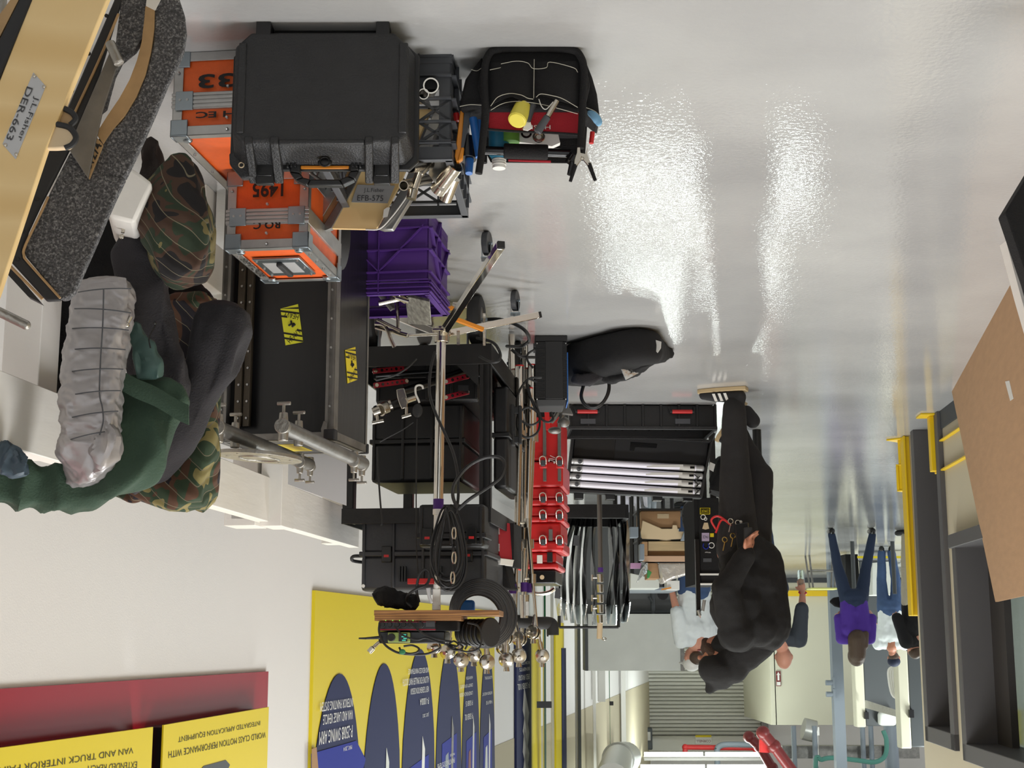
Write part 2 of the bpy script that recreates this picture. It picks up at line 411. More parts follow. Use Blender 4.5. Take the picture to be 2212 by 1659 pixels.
# ================================================================ SETTING
def floor_mat():
    m = bpy.data.materials.new('epoxy_floor'); m.use_nodes = True; nt = m.node_tree; b = nt.nodes['Principled BSDF']
    tc = nt.nodes.new('ShaderNodeTexCoord')
    n = nt.nodes.new('ShaderNodeTexNoise'); n.inputs['Scale'].default_value = 1.1; n.inputs['Detail'].default_value = 7; nt.links.new(tc.outputs['Object'], n.inputs['Vector'])
    r = nt.nodes.new('ShaderNodeValToRGB'); r.color_ramp.elements[0].color = srgb(166, 166, 165); r.color_ramp.elements[1].color = srgb(184, 184, 182)
    r.color_ramp.elements[0].position = 0.35; r.color_ramp.elements[1].position = 0.65; nt.links.new(n.outputs['Fac'], r.inputs[0])
    # scattered scuffs
    mp = nt.nodes.new('ShaderNodeMapping'); mp.inputs['Scale'].default_value = (3.5, 9, 1); mp.inputs['Rotation'].default_value = (0, 0, 0.5); nt.links.new(tc.outputs['Object'], mp.inputs[0])
    s = nt.nodes.new('ShaderNodeTexNoise'); s.inputs['Scale'].default_value = 3.0; s.inputs['Detail'].default_value = 8; s.inputs['Roughness'].default_value = 0.75; nt.links.new(mp.outputs[0], s.inputs['Vector'])
    r2 = nt.nodes.new('ShaderNodeValToRGB'); r2.color_ramp.elements[0].position = 0.665; r2.color_ramp.elements[0].color = (0,0,0,1); r2.color_ramp.elements[1].position = 0.70; r2.color_ramp.elements[1].color = (0.5,0.5,0.5,1)
    nt.links.new(s.outputs['Fac'], r2.inputs[0])
    mx = nt.nodes.new('ShaderNodeMixRGB'); nt.links.new(r2.outputs[0], mx.inputs[0]); nt.links.new(r.outputs[0], mx.inputs[1]); mx.inputs[2].default_value = srgb(120, 114, 106)
    nt.links.new(mx.outputs[0], b.inputs['Base Color'])
    b.inputs['Roughness'].default_value = 0.045; b.inputs['Specular IOR Level'].default_value = 0.48
    n2 = nt.nodes.new('ShaderNodeTexNoise'); n2.inputs['Scale'].default_value = 65; n2.inputs['Detail'].default_value = 2; nt.links.new(tc.outputs['Object'], n2.inputs['Vector'])
    n3 = nt.nodes.new('ShaderNodeTexNoise'); n3.inputs['Scale'].default_value = 5; n3.inputs['Detail'].default_value = 2; nt.links.new(tc.outputs['Object'], n3.inputs['Vector'])
    b1 = nt.nodes.new('ShaderNodeBump'); b1.inputs['Strength'].default_value = 0.065; b1.inputs['Distance'].default_value = 0.01; nt.links.new(n2.outputs['Fac'], b1.inputs['Height'])
    b2 = nt.nodes.new('ShaderNodeBump'); b2.inputs['Strength'].default_value = 0.015; b2.inputs['Distance'].default_value = 0.02; nt.links.new(n3.outputs['Fac'], b2.inputs['Height']); nt.links.new(b1.outputs[0], b2.inputs['Normal'])
    nt.links.new(b2.outputs[0], b.inputs['Normal'])
    return m
m_floor = floor_mat()
struct(MB().box(-14, 6, -3, 42, -0.1, 0), 'floor', m_floor)
struct(MB().box(-14, 6, -3, 42, 5.2, 5.3), 'ceiling', m_wall)
# left wall (runs to the roller door), seen on the photo's left
SL = 0.163; X0L = 2.5
YAWL = math.degrees(math.atan(SL))
wdir = V((-SL, 1, 0)).normalized(); wnrm = V((-1, -SL, 0)).normalized()   # nrm points into the room
def WLp(px, py, off=0.0):
    r = ray(px, py); p0 = V((X0L, 0, 0)) + wnrm*off; t = (p0 - C0).dot(wnrm)/r.dot(wnrm); return C0 + r*t
def wallbox(mb, y0, y1, z0, z1, d0, d1):
    a = V((X0L - SL*y0, y0, 0)); b = V((X0L - SL*y1, y1, 0))
    P = [a + wnrm*d0, b + wnrm*d0, b + wnrm*d1, a + wnrm*d1]
    return mb.prism([p + V((0,0,z0)) for p in P], (0, 0, z1 - z0))
struct(wallbox(MB(), -2.5, 36.6, 0, 5.2, -0.2, 0), 'wall_left', m_wall)
YB = 36.5
# back wall, roller door opening filled by the shutter
pb = PL((0, YB, 0), 0)
mb = MB(); mb.box(-14, -2.8, YB, YB+0.2, 0, 5.2); struct(mb, 'wall_back', m_wall)
dl = W(1388, 1500, YB).x; dr = W(1641, 1500, YB).x; dt = W(1500, 1588, YB).z
mb = MB()
nsl = 40
for i in range(nsl):
    z0 = dt*i/nsl; z1 = dt*(i+1)/nsl; h = z1 - z0
    P = [(dl, YB-0.10, z0), (dl, YB-0.13, z0+h*0.3), (dl, YB-0.13, z0+h*0.75), (dl, YB-0.09, z0+h*0.9), (dl, YB-0.05, z1-0.001), (dl, YB-0.05, z0)]
    mb.prism(P, (dr-dl, 0, 0))
ds = struct(mb, 'door_1', m_slat)
mb = MB(); mb.box(dl+0.16, dl-0.02, YB-0.2, YB-0.04, 0, dt+0.1); mb.box(dr-0.16, dr+0.02, YB-0.2, YB-0.04, 0, dt+0.1)
o = struct(mb, 'trim_1', m_alud, bevel=0.01)
mb = MB(); zt = W(1500, 1622, YB).z; mb.box(dl+0.05, dr-0.2, YB-0.55, YB-0.04, dt, zt)
tag(mb.build('door_hood', m_slat, None, bevel=0.05), 'grey steel housing above the closed roller shutter', 'shutter housing')
# maker's sign on the hood
sg = W(1532, 1598, YB-0.57)
a = W(1502, 1588, YB-0.57); b = W(1537, 1606, YB-0.57)
t = thing('door_sign', 'small white and yellow sign on the roller shutter housing', 'sign', ((a.x+b.x)/2, YB-0.56, a.z))
mb = MB(); mb.box(b.x, a.x, YB-0.575, YB-0.555, a.z, b.z); mb.mi = 1; mb.box(b.x, a.x, YB-0.58, YB-0.57, a.z, a.z+(b.z-a.z)*0.25)
mb.build('sign_plate', [m_offw, m_poster], t)
mb = MB(); mb.text('CORNELL', ((a.x+b.x)/2, YB-0.582, a.z+(b.z-a.z)*0.72), (1,0,0), (0,0,1), (a.x-b.x)*0.9, (b.z-a.z)*0.32); mb.build('lettering', m_brownpipe, t)
# shutter motor and chain
a = W(1390, 1572, YB-0.9); b = W(1410, 1620, YB-0.9)
t = thing('shutter_motor', 'dark grey motor box with hanging chain beside the roller shutter', 'motor', ((a.x+b.x)/2, YB-0.5, a.z))
MB().box(b.x, a.x, YB-0.9, YB-0.6, a.z, b.z).build('motor_housing', m_mach, t, bevel=0.03)
mb = MB(); mb.box(b.x+.05, a.x-.05, YB-0.92, YB-0.89, a.z+.1, a.z+.3); mb.build('label_panel', m_label, t)
mb = MB()
for px in (1386, 1398): p = W(px, 1500, YB-0.5); mb.cyl((p.x, p.y, 0.9), (p.x, p.y, a.z+0.05), 0.018, n=6)
mb.build('hand_chain', m_mach, t)
# right wall with door recess and window recess
pr0 = FL(1963, 942); pr1 = FL(2060, 868)
rd = (pr1 - pr0).normalized()              # runs towards the camera
rn = V((-rd.y, rd.x, 0));                  # into the wall?
if rn.x > 0: rn = -rn                      # rn points away from the aisle (world -X)
def WR(px, py, off=0.0):
    r = ray(px, py); p0 = pr0 + rn*off; t = (p0 - C0).dot(rn)/r.dot(rn); return C0 + r*t
def rbox(mb, s0, s1, z0, z1, d0, d1):      # s along the wall towards camera, d into the wall
    P = [pr0 + rd*s0 + rn*d0, pr0 + rd*s1 + rn*d0, pr0 + rd*s1 + rn*d1, pr0 + rd*s0 + rn*d1]
    return mb.prism([V((p.x, p.y, z0)) for p in P], (0, 0, z1-z0))
def sr(px, py): return (WR(px, py) - pr0).dot(rd)
zd = WR(2008, 1600).z
s_d0 = sr(1994, 1300); s_d1 = sr(2056, 1300); s_w0 = sr(2073, 1300); s_w1 = sr(2230, 1300) + 0.3
zs = WR(2068, 1155).z; zw = WR(2098, 1645).z
mb = MB()
rbox(mb, 0, s_d0, 0, 4.6, 0, 0.22); rbox(mb, s_d0, s_d1, zd, 4.6, 0, 0.22); rbox(mb, s_d1, s_w0, 0, 4.6, 0, 0.22)
rbox(mb, s_w0, s_w1, 0, zs, 0, 0.22); rbox(mb, s_w0, s_w1, zw, 4.6, 0, 0.22); rbox(mb, s_w1, 11.5, 0, 4.6, 0, 0.22)
m_tanw = mat('tan_wall_paint', (196, 186, 160), 0.7, bump=0.04, bs=160)
struct(mb, 'wall_right', m_tanw)
# door frame, hinges, leaf
mb = MB(); rbox(mb, s_d0, s_d0+0.10, 0, zd, -0.03, 0.24); rbox(mb, s_d1-0.10, s_d1, 0, zd, -0.03, 0.24); rbox(mb, s_d0, s_d1, zd-0.10, zd, -0.03, 0.24)
df = struct(mb, 'door_2', m_frame, bevel=0.004)
mb = MB(); rbox(mb, s_d0+0.1, s_d1-0.1, 0.01, zd-0.1, 0.13, 0.18); l = mb.build('door_leaf', m_dframe, df, bevel=0.003)
for z in (0.35, 1.02, 1.75):
    mb = MB(); rbox(mb, s_d1-0.145, s_d1-0.10, z, z+0.13, 0.03, 0.09); mb.build('hinge', m_plate, df)
mb = MB(); rbox(mb, s_w0, s_w0+0.10, zs, zw, -0.03, 0.24); rbox(mb, s_w1-0.1, s_w1, zs, zw, -0.03, 0.24); rbox(mb, s_w0, s_w1, zw-0.1, zw, -0.03, 0.24); rbox(mb, s_w0, s_w1, zs, zs+0.08, -0.05, 0.24)
wf = struct(mb, 'window_1', m_frame, bevel=0.004)
mb = MB(); rbox(mb, s_w0+0.1, s_w1-0.1, zs+.08, zw-.1, 0.19, 0.2); mb.build('pane', m_pane, wf)
mb = MB(); rbox(mb, s_w0+0.1, s_w0+0.42, zs+.08, zw-.1, 0.15, 0.19); mb.build('blind_panel', m_dframe, wf)
# room behind the window: back wall with whiteboard and a poster
mb = MB(); rbox(mb, s_w0-1.5, s_w1+2.0, 0, 4.6, 2.6, 2.7); struct(mb, 'wall_office', mat('office_grey', (150, 150, 150), 0.8))
# base strip of the right wall
mb = MB(); rbox(mb, s_d1, 11.5, 0, 0.11, -0.012, 0); struct(mb, 'baseboard_right', m_base)
# end face of right wall (return towards the hall)
# yellow corner guard and low guard rails
gz = WR(1985, 1330).z
mb = MB(); rbox(mb, -0.10, 0.0, 0, gz, -0.03, 0.30); rbox(mb, -0.10, 0.035, 0, gz, -0.045, -0.03)
solo(mb, 'corner_guard', m_yelp, 'tall yellow steel guard on the corner of the tan wall', 'corner guard', bevel=0.006)
def guard(label, p, q, hgt=0.36):          # post with foot plate and a horizontal rail p->q
    p = V(p); q = V(q); d = (q-p).normalized(); s_ = V((-d.y, d.x, 0))
    t = thing('guard_rail', label, 'guard rail', p, 'low yellow guard rails')
    M = Mx(((d.x, s_.x, 0, p.x), (d.y, s_.y, 0, p.y), (0, 0, 1, 0), (0, 0, 0, 1)))
    L = (q-p).length
    mb = MB(M); mb.box(-0.08, 0.08, -0.09, 0.09, 0, 0.012); mb.build('foot_plate', m_yelp, t, bevel=0.002)
    mb = MB(M); mb.box(-0.035, 0.035, -0.03, 0.03, 0.012, hgt); mb.build('post', m_yelp, t, bevel=0.004)
    mb = MB(M); mb.box(-0.04, L, -0.05, -0.03, hgt-0.17, hgt); mb.box(-0.04, L, -0.05, 0.0, hgt, hgt+0.012); mb.box(-0.04, L, -0.05, 0.0, hgt-0.18, hgt-0.17); mb.build('rail', m_yelp, t, bevel=0.003)
    mb = MB(M); mb.box(L-0.1, L+0.06, -0.09, 0.09, 0, 0.012); mb.box(L-0.06, L, -0.03, 0.03, 0.012, hgt); mb.build('post', m_yelp, t, bevel=0.004)
g1 = FL(2015, 896); guard('low yellow guard rail standing in front of the cardboard sheet', g1, g1 + rd*1.6)
g2 = FL(1952, 948); guard('low yellow guard rail at the foot of the yellow corner guard', g2, g2 + V((-1.0, 0.9, 0)))
# booth with arrow sign, in the hall behind
BY = 32.6
xb0 = W(1671, 1400, BY).x; xb1 = W(1900, 1400, BY).x - 1.5; zb = W(1700, 1566, BY).z
mb = MB(); mb.box(xb1, xb0, BY, BY+0.15, 0, zb); mb.box(xb0-0.02, xb0+0.10, BY, YB, 0, zb)
struct(mb, 'wall_booth', m_cream)
mb = MB(); mb.box(xb1, xb0, BY-0.02, BY, 0, 0.11); struct(mb, 'baseboard_booth', m_base)
mb = MB(); z0 = W(1700, 1288, BY).z; z1 = W(1700, 1276, BY).z; mb.box(xb1, xb0-0.15, BY-0.14, BY-0.02, min(z0, z1), max(z0, z1))
solo(mb, 'bump_rail', m_yelp, 'long yellow bump rail fixed low along the cream booth wall', 'rail')
a = W(1676, 1450, BY-0.02); b = W(1687, 1482, BY-0.02)
t = thing('arrow_sign', 'narrow dark red sign with a white arrow pointing down', 'sign', ((a.x+b.x)/2, BY-0.02, a.z))
mb = MB(); mb.box(b.x, a.x, BY-0.025, BY-0.005, a.z, b.z); mb.build('panel', m_brownpipe, t)
c = (a.x+b.x)/2; hh = b.z-a.z; ww = a.x-b.x
mb = MB(); mb.prism([(c, BY-0.03, a.z+hh*0.05), (c-ww*0.4, BY-0.03, a.z+hh*0.25), (c+ww*0.4, BY-0.03, a.z+hh*0.25)], (0, 0.004, 0)); mb.box(c-ww*0.2, c+ww*0.2, BY-0.03, BY-0.026, a.z+hh*0.25, a.z+hh*0.62); mb.box(c-ww*0.4, c+ww*0.4, BY-0.03, BY-0.026, a.z+hh*0.72, a.z+hh*0.95); mb.build('arrow', m_offw, t)
# dark window next to the shutter
a = W(1643, 1432, YB-0.05); b = W(1668, 1470, YB-0.05)
mb = MB(); mb.box(b.x-0.3, a.x, YB-0.06, YB-0.01, a.z, b.z); w2 = struct(mb, 'window_2', m_dark)
mb = MB()
for k in range(4): x = a.x - 0.05 - k*0.16; mb.box(x-0.012, x+0.012, YB-0.08, YB-0.06, a.z, b.z)
mb.build('bars', m_gsteel, w2)
# steel column, stool, machines
a = FL(1806, 1250)
p = PL((0, 27, 0)); x0 = W(1797, 1400, 27).x; x1 = W(1820, 1400, 27).x
mb = MB(); mb.box(x1, x0, 27, 27.2, 0, 5.19); struct(mb, 'trim_2', m_gsteel)
mb = MB()
for z in (W(1790, 1475, 26.9).z, W(1790, 1500, 26.9).z): mb.cyl((x0+0.02, 26.95, z), (x0+0.15, 26.95, z), 0.05, n=10); mb.box(x0-0.01, x0+0.03, 26.9, 27.0, z-.1, z+.1)
solo(mb, 'pipe_valve', m_gsteel, 'pair of grey valves on the side of the blue grey column', 'valve')
# stool
q = FL(1773, 1200); ky = q.y
t = thing('stool', 'metal frame stool with pale yellow top by the cream booth', 'stool', q)
zt = W(1775, 1274, ky).z
xl = W(1745, 1230, ky).x; xr = W(1804, 1230, ky).x
for sx, xx in ((1, xl), (-1, xr)):
    for yy in (ky-0.16, ky+0.16): MB().cyl((xx, yy, 0), (xx - sx*0.05, yy*0.8+ky*0.2, zt-0.02), 0.016, n=8).build('leg', m_alud, t)
for yy in (-.14, .14): MB().cyl((xl-0.02, ky+yy, zt*0.45), (xr+0.02, ky+yy, zt*0.45), 0.014, n=8).build('stretcher', m_alud, t)
MB().box(xr-0.0, xl+0.0, ky-0.18, ky+0.18, zt-0.03, zt).build('seat', mat('pale_yellow', (206, 206, 120), 0.5), t, bevel=0.01)
# machine cabinets
def machine(D, pxl, pxm, pxr, py0, py1, dep, lab):
    x0 = W(pxl, 1450, D).x; x1 = W(pxm, 1450, D).x; x2 = W(pxr, 1450, D).x; zt = W(pxl, py1, D).z
    t = thing('machine_cabinet', lab, 'machine cabinet', ((x0+x2)/2, D+dep/2, 0), 'machine cabinets')
    MB().box(x1, x0, D, D+dep, 0, zt).build('side_panel', m_cream, t, bevel=0.02)
    MB().box(x2, x1, D+0.02, D+dep, 0, zt-0.02).build('front_panel', m_mach, t, bevel=0.02)
    zb = W(pxl, py0+60, D).z
    MB().box(x1-0.04, x1+0.03, D-0.06, D+0.02, zb+0.3, zb+0.42).build('latch', m_dark, t)
    return t, x0, x1, x2, zt
machine(25.5, 1846, 1866, 1935, 1440, 1571, 0.25, 'far grey machine cabinet with cream edge beyond the woman in purple')
machine(22.5, 1939, 1962, 2010, 1430, 1617, 0.25, 'near grey machine cabinet with cream edge beside the tan wall')
a = W(1878, 1515, 19.2); b = W(1950, 1545, 19.2)
mb = MB(); mb.prism([W(1872, 1513, 25.2), W(1872, 1530, 25.2), W(1950, 1552, 22.9), W(1950, 1538, 22.9)], (0, 0.12, 0.0))
solo(mb, 'machine_beam', m_alu, 'pale metal beam spanning between the two machine cabinets', 'beam')
a = W(1900, 1538, 25.3); b = W(1938, 1568, 25.3)
mb = MB(); mb.box(b.x, a.x, 25.3, 25.5, a.z, b.z); solo(mb, 'junction_box', m_cab, 'rounded light grey junction box on the far machine cabinet', 'box', bevel=0.05)
# coiled white hoses
mb = MB()
for k in range(3):
    mb.tube([W(1948, 1440, 22.8), W(1922+k*4, 1445, 22.8), W(1921+k*4, 1470, 22.8), W(1928+k*3, 1500, 22.8), W(1942+k*2, 1508, 22.8), W(1950, 1500, 22.76)], 0.025, 8, 6)
solo(mb, 'hose_bundle', m_offw, 'bundle of looped white hoses beside the near machine cabinet', 'hoses')
# overhead frame, pipes, duct, lamps at the far end
mb = MB(); z = W(1700, 1625, 29).z; mb.box(W(1985, 1600, 29).x, W(1690, 1600, 29).x, 29, 29.3, z-0.12, z+0.12)
mb.box(W(1985, 1600, 29).x, W(1690, 1600, 29).x, 28.6, 28.7, z+0.3, z+0.34)
solo(mb, 'ceiling_beam', m_alud, 'long grey overhead beam above the cream booth', 'beam')
for i, px in enumerate((1715, 1760, 1864, 1882, 1925)):
    D = 28.8; x = W(px, 1600, D).x
    solo(MB().cyl((x, D, W(px, 1568, D).z), (x, D, 5.19), 0.05 if i != 4 else 0.14, n=10), 'drop_pipe', m_gsteel, 'vertical grey pipe dropping from the overhead beam', 'pipe', 'drop pipes')
mb = MB()
mb.tube([V((W(1760, 1642, 28).x, 28, 5.19)), W(1762, 1650, 28), W(1775, 1641, 28), W(1800, 1637, 28), W(1850, 1642, 28), W(1890, 1646, 28), W(1912, 1632, 28), W(1915, 1600, 28), W(1908, 1578, 28)], 0.045, 8, 6)
solo(mb, 'green_hose', mat('green_hose', (80, 140, 128), 0.5), 'green hose looping along the overhead beam', 'hose')
mb = MB(); mb.cyl(W(1735, 1574, 29), W(1760, 1580, 29), 0.22); mb.cyl(W(1765, 1580, 29), V((W(1765, 1580, 29).x, 29, 5.19)), 0.03); mb.box(W(1768, 1590, 29).x, W(1757, 1570, 29).x, 28.9, 29.2, W(1760, 1570, 29).z, W(1760, 1588, 29).z); solo(mb, 'duct_elbow', m_duct, 'shiny round duct piece above the cream booth', 'duct')
def pipe_run(pts, D, r, m, lab):
    mb = MB()
    P = [W(x, y, D) for x, y in pts]
    for a, b in zip(P, P[1:]): mb.cyl(a, b, r, n=12)
    for a in P: mb.ball(a, r*1.25)
    return solo(mb, 'sprinkler_pipe', m, lab, 'pipe', 'overhead sprinkler pipes')
pipe_run([(1480, 1628), (1480, 1614), (1632, 1616), (1632, 1628)], 34.5, 0.06, m_redpipe, 'thin red pipe running level above the roller shutter')
pipe_run([(1618, 1592), (1640, 1612), (1668, 1659)], 30, 0.10, m_brownpipe, 'dark red diagonal pipe nearest the roller shutter')
pipe_run([(1648, 1583), (1672, 1612), (1722, 1680)], 26, 0.10, m_brownpipe, 'dark red diagonal pipe with a bright red valve')
mb = MB(); mb.cyl(W(1653, 1598, 26.2), W(1653, 1625, 26.2), 0.11); mb.cyl(W(1645, 1600, 26.2), W(1662, 1600, 26.2), 0.09)
solo(mb, 'red_valve', m_redpipe, 'bright red valve hanging under the diagonal pipe', 'valve')
mb = MB(); mb.tube([V((W(1549, 1628, 34.4).x, 34.4, 5.19)), W(1549, 1628, 34.4), W(1549, 1618, 34.4), W(1556, 1611, 34.4), W(1572, 1608, 34.4), W(1630, 1609, 34.4)], 0.07, 10, 4); solo(mb, 'conduit', m_gsteel, 'bent grey conduit above the roller shutter', 'conduit')
# round duct by the left wall
mb = MB(); mb.cyl(W(1322, 1690, 17), W(1335, 1640, 22), 0.22, 0.22, 24); mb.cyl(W(1335, 1640, 22), W(1352, 1636, 24), 0.25, 0.25, 24)
solo(mb, 'round_duct', m_duct, 'large round galvanised duct high beside the left wall', 'duct')
mb = MB(); a = W(1356, 1616, 25.5); b = W(1378, 1662, 25.5); mb.box(b.x, a.x, 25.5, 26.5, a.z, 5.19); solo(mb, 'duct_box', m_offw, 'white square duct box beside the round duct', 'duct', bevel=0.03)
# battens visible over the shutter
def batten(pxa, pxb, py, D, lab, m=m_offw):
    a = W(pxa, py, D); b = W(pxb, py, D); t = thing('ceiling_light', lab, 'ceiling light', ((a.x+b.x)/2, D, a.z-0.04), 'tube lights over the shutter')
    mb = MB(); mb.box(b.x, a.x, D-0.1, D+0.1, a.z+0.05, a.z+0.14); mb.build('housing', m, t, bevel=0.01)
    mid = (a.x+b.x)/2
    for u, v_ in ((a.x-0.02, mid+0.03), (mid-0.03, b.x+0.02)): MB().cyl((u, D, a.z), (v_, D, a.z), 0.045, n=12).build('tube', m_fluo, t)
batten(1390, 1652, 1629, 33.5, 'white tube light hanging just above the roller shutter')
batten(1382, 1668, 1656, 32.0, 'white tube light at the very bottom edge of the photo', m_pblue)
for yy, pw in HALL:
    x = -0.9 - yy*0.09
    t = thing('ceiling_light', 'long white tube light over the aisle, above the frame', 'ceiling light', (x, yy, 4.44), 'tube lights over the aisle')
    MB().box(x-1.5, x+1.5, yy-0.2, yy+0.2, 4.46, 4.6).build('housing', m_offw, t)
# ---- pictures on the left wall
def wq(name, pts, m, off, th, parent=None):   # flat panel on the wall from photo corners
    mb = MB(); mb.prism([WLp(x, y, off+th) for x, y in pts], -wnrm*th)
    return mb.build(name, m, parent)
WX = -wdir                                      # reading direction on the wall
# long yellow mural panel
y0 = WLp(671, 1400).y; y1 = WLp(1064, 1400).y; zl = WLp(672, 1275).z
t = thing('wall_banner', 'long yellow wall banner with navy ovals and lettering', 'banner', WLp(860, 1400) * 1.0)
t.location.z = zl
zpt = lambda px, py: WLp(px, py, 0.02)
mb = MB(); wallbox(mb, y0, y1, zl, 3.3, 0.0, 0.02); mb.build('backing', m_poster, t)
cusp = [(664, 1665), (777, 1588), (861, 1512), (935, 1515), (992, 1484), (1031, 1467), (1064, 1480)]
apex = [(730, 1455), (826, 1433), (907, 1402), (972, 1395), (1014, 1405), (1050, 1400)]
zc = sum(WLp(*c).z for c in cusp[1:6])/5
def sy(px): return WLp(px, 1500).y
def wpt(y, z, off): return V((X0L - SL*y, y, z)) + wnrm*off
for i in range(6):
    ya, yb = sy(cusp[i][0]), sy(cusp[i+1][0])
    if i == 5: yb = 2*sy(cusp[5][0]) - sy(cusp[4][0]); yb = min(yb, y1)
    za = WLp(*apex[i]).z; n = 20; P = []; ym = (ya+yb)/2; hw = (yb-ya)/2
    zmid = za + (3.3-za)*0.62; H_ = zmid - za
    for k in range(n+1):
        u = -1 + 2*k/n
        P.append(wpt(ym + hw*u, zmid - H_*sqrt(max(0, 1-abs(u)**2.0)), 0.026))
    P += [wpt(yb, 3.3, 0.026), wpt(ya, 3.3, 0.026)]
    mb = MB(); mb.prism(P, -wnrm*0.005); mb.build('oval', m_navy, t)
    # machine picture patches higher in the oval
    rr = random.Random(i)
    mb = MB(); zp = za + 0.55 + 0.1*rr.random()
    if i != 0:
        c1 = wpt(ym - hw*0.15, zp+0.55, 0.029)
        mb.prism([wpt(ym-hw*0.55, zp+0.2, 0.029), wpt(ym+hw*0.55, zp+0.15, 0.029), wpt(ym+hw*0.6, 3.28, 0.029), wpt(ym-hw*0.6, 3.28, 0.029)], -wnrm*0.002)
        mb.build('picture', m_pblue, t)
        mb = MB(); mb.prism([wpt(ym-hw*0.3, zp+0.3, 0.031), wpt(ym-hw*0.1, zp+0.28, 0.031), wpt(ym+hw*0.05, zp+0.9, 0.031), wpt(ym-hw*0.35, zp+1.3, 0.031), wpt(ym-hw*0.5, zp+0.8, 0.031)], -wnrm*0.002)
        mb.build('picture', [m_mach, m_card2, m_cab, m_gsteel, m_brownpipe, m_cab][i], t)
        mb = MB(); mb.prism([wpt(ym+hw*0.15, zp+0.0, 0.031), wpt(ym+hw*0.3, zp+0.1, 0.031), wpt(ym+hw*0.22, zp+0.9, 0.031), wpt(ym+hw*0.4, zp+1.4, 0.031), wpt(ym+hw*0.05, zp+1.1, 0.031)], -wnrm*0.002)
        mb.build('picture', [m_offw, m_cab, m_offw, m_alud, m_label, m_offw][i], t)
    else:
        mb = MB(); mb.prism([WLp(673, 1628, 0.031), WLp(770, 1600, 0.031), WLp(790, 1640, 0.031), WLp(780, 1680, 0.031), WLp(673, 1680, 0.031)], -wnrm*0.002); mb.build('picture', m_pblue, t)
        mb = MB(); mb.prism([WLp(674, 1618, 0.034), WLp(684, 1614, 0.034), WLp(688, 1662, 0.034), WLp(674, 1670, 0.034)], -wnrm*0.002); mb.build('picture', m_card, t)
def wtext(mb, s, px0, px1, py0, py1, off=0.033, par=None):
    mb = MB()
    a = WLp(px0, (py0+py1)/2, off); b = WLp(px1, (py0+py1)/2, off); c = (a+b)/2
    h = abs(WLp((px0+px1)/2, py1).z - WLp((px0+px1)/2, py0).z)*0.8
    mb.text(s, c, WX, (0,0,1), (a-b).length, h); mb.build('lettering', m_offw, par or t)
mb = MB()
wtext(mb, 'INTERIOR PAINTING SYSTEM', 692, 762, 1510, 1534); wtext(mb, 'VAN AND LARGE VEHICLE', 698, 762, 1536, 1562); wtext(mb, 'P-250iB SWING ARM', 690, 761, 1570, 1604); wtext(mb, 'MAY, 2014', 742, 760, 1609, 1622)
wtext(mb, 'AND REDUCED MAINTENANCE', 882, 926, 1442, 1456); wtext(mb, 'ALLOWS FOR SMALLER PAINT BOOTH', 870, 926, 1462, 1480); wtext(mb, 'NEXT GENERATION DESIGN', 887, 926, 1483, 1499); wtext(mb, 'P-1000iA', 907, 926, 1506, 1524); wtext(mb, 'JULY, 2012', 913, 926, 1538, 1550)
wtext(mb, 'HIGHER MOTION', 1007, 1021, 1460, 1468); wtext(mb, 'DENSITY OF ROBOTS', 994, 1021, 1477, 1486); wtext(mb, 'LONGER REACH DESIGN', 993, 1021, 1494, 1504); wtext(mb, 'P-50iB/15', 1006, 1021, 1512, 1526); wtext(mb, 'P-50iB/10L', 1004, 1021, 1540, 1556)
wtext(mb, 'ALLOWS FOR SMALL', 1047, 1063, 1460, 1468); wtext(mb, 'INTERIOR AND EXT', 1042, 1063, 1494, 1502); wtext(mb, 'P-40iA P-50', 1050, 1063, 1512, 1522)
wtext(mb, 'PROCESS', 972, 982, 1627, 1633); wtext(mb, 'PAINTING SYSTEMS', 945, 982, 1642, 1656)
# red glossy panel with the two yellow boards
zr = WLp(0, 1485).z
yr1 = WLp(574, 1452).y
t = thing('display_panel', 'dark red glossy wall panel behind the yellow signs', 'panel', wpt(yr1-0.5, WLp(300, 1470).z, 0.05))
mb = MB(); z0 = WLp(300, 1468).z; wallbox(mb, 1.0, yr1, z0, 3.2, 0.001, 0.015); mb.build('panel', m_pred, t)
m_signink = mat('sign_ink', (66, 64, 24), 0.6)
def board(pxa, pya, pxb, pyb, lines, lab, ya=None):
    off = 0.10; b = WLp(pxb, pyb, off); a = WLp(pxa, pya, off)
    t = thing('yellow_sign', lab, 'sign', V((b.x, b.y, b.z)), 'yellow signs on the red panel')
    yb = b.y; y_ = a.y if ya is None else ya
    mb = MB(); P = [wpt(y_, a.z, 0.015), wpt(yb, b.z, 0.015), wpt(yb, b.z, off), wpt(y_, a.z, off)]
    mb = MB(); mb.prism([a, b, V((b.x, b.y, 3.2)), V((a.x, a.y, 3.2))], -wnrm*0.008); mb.build('panel', m_poster, t, bevel=0.001)
    mb = MB(); mb.prism([a-wnrm*0.009+V((0,0,.01)), b-wnrm*0.009+V((0,0,.01)), V((b.x, b.y, 3.2))-wnrm*0.009, V((a.x, a.y, 3.2))-wnrm*0.009], -wnrm*0.07); mb.build('standoff', m_dark, t)
    for s, x0, x1, yc, h in lines:
        mb = MB()
        yc0, yc1 = yc
        p0 = WLp(x0, yc0, off+0.001); p1 = WLp(x1, yc1, off+0.001); hh = abs(WLp((x0+x1)/2, 1600+h).z-WLp((x0+x1)/2, 1600).z)
        mb.text(s, (p0+p1)/2, (p0-p1), (0,0,1), (p0-p1).length, hh); mb.build('lettering', m_signink, t)
    return t
tb = board(354, 1566, 581, 1527, [('INTEGRATED APPLICATION EQUIPMENT', 385, 562, (1597, 1561), 12), ('WORLD CLASS MOTION PERFORMANCE WITH', 364, 574, (1631, 1587), 13)], 'right-hand yellow sign about motion performance, with dark capitals')
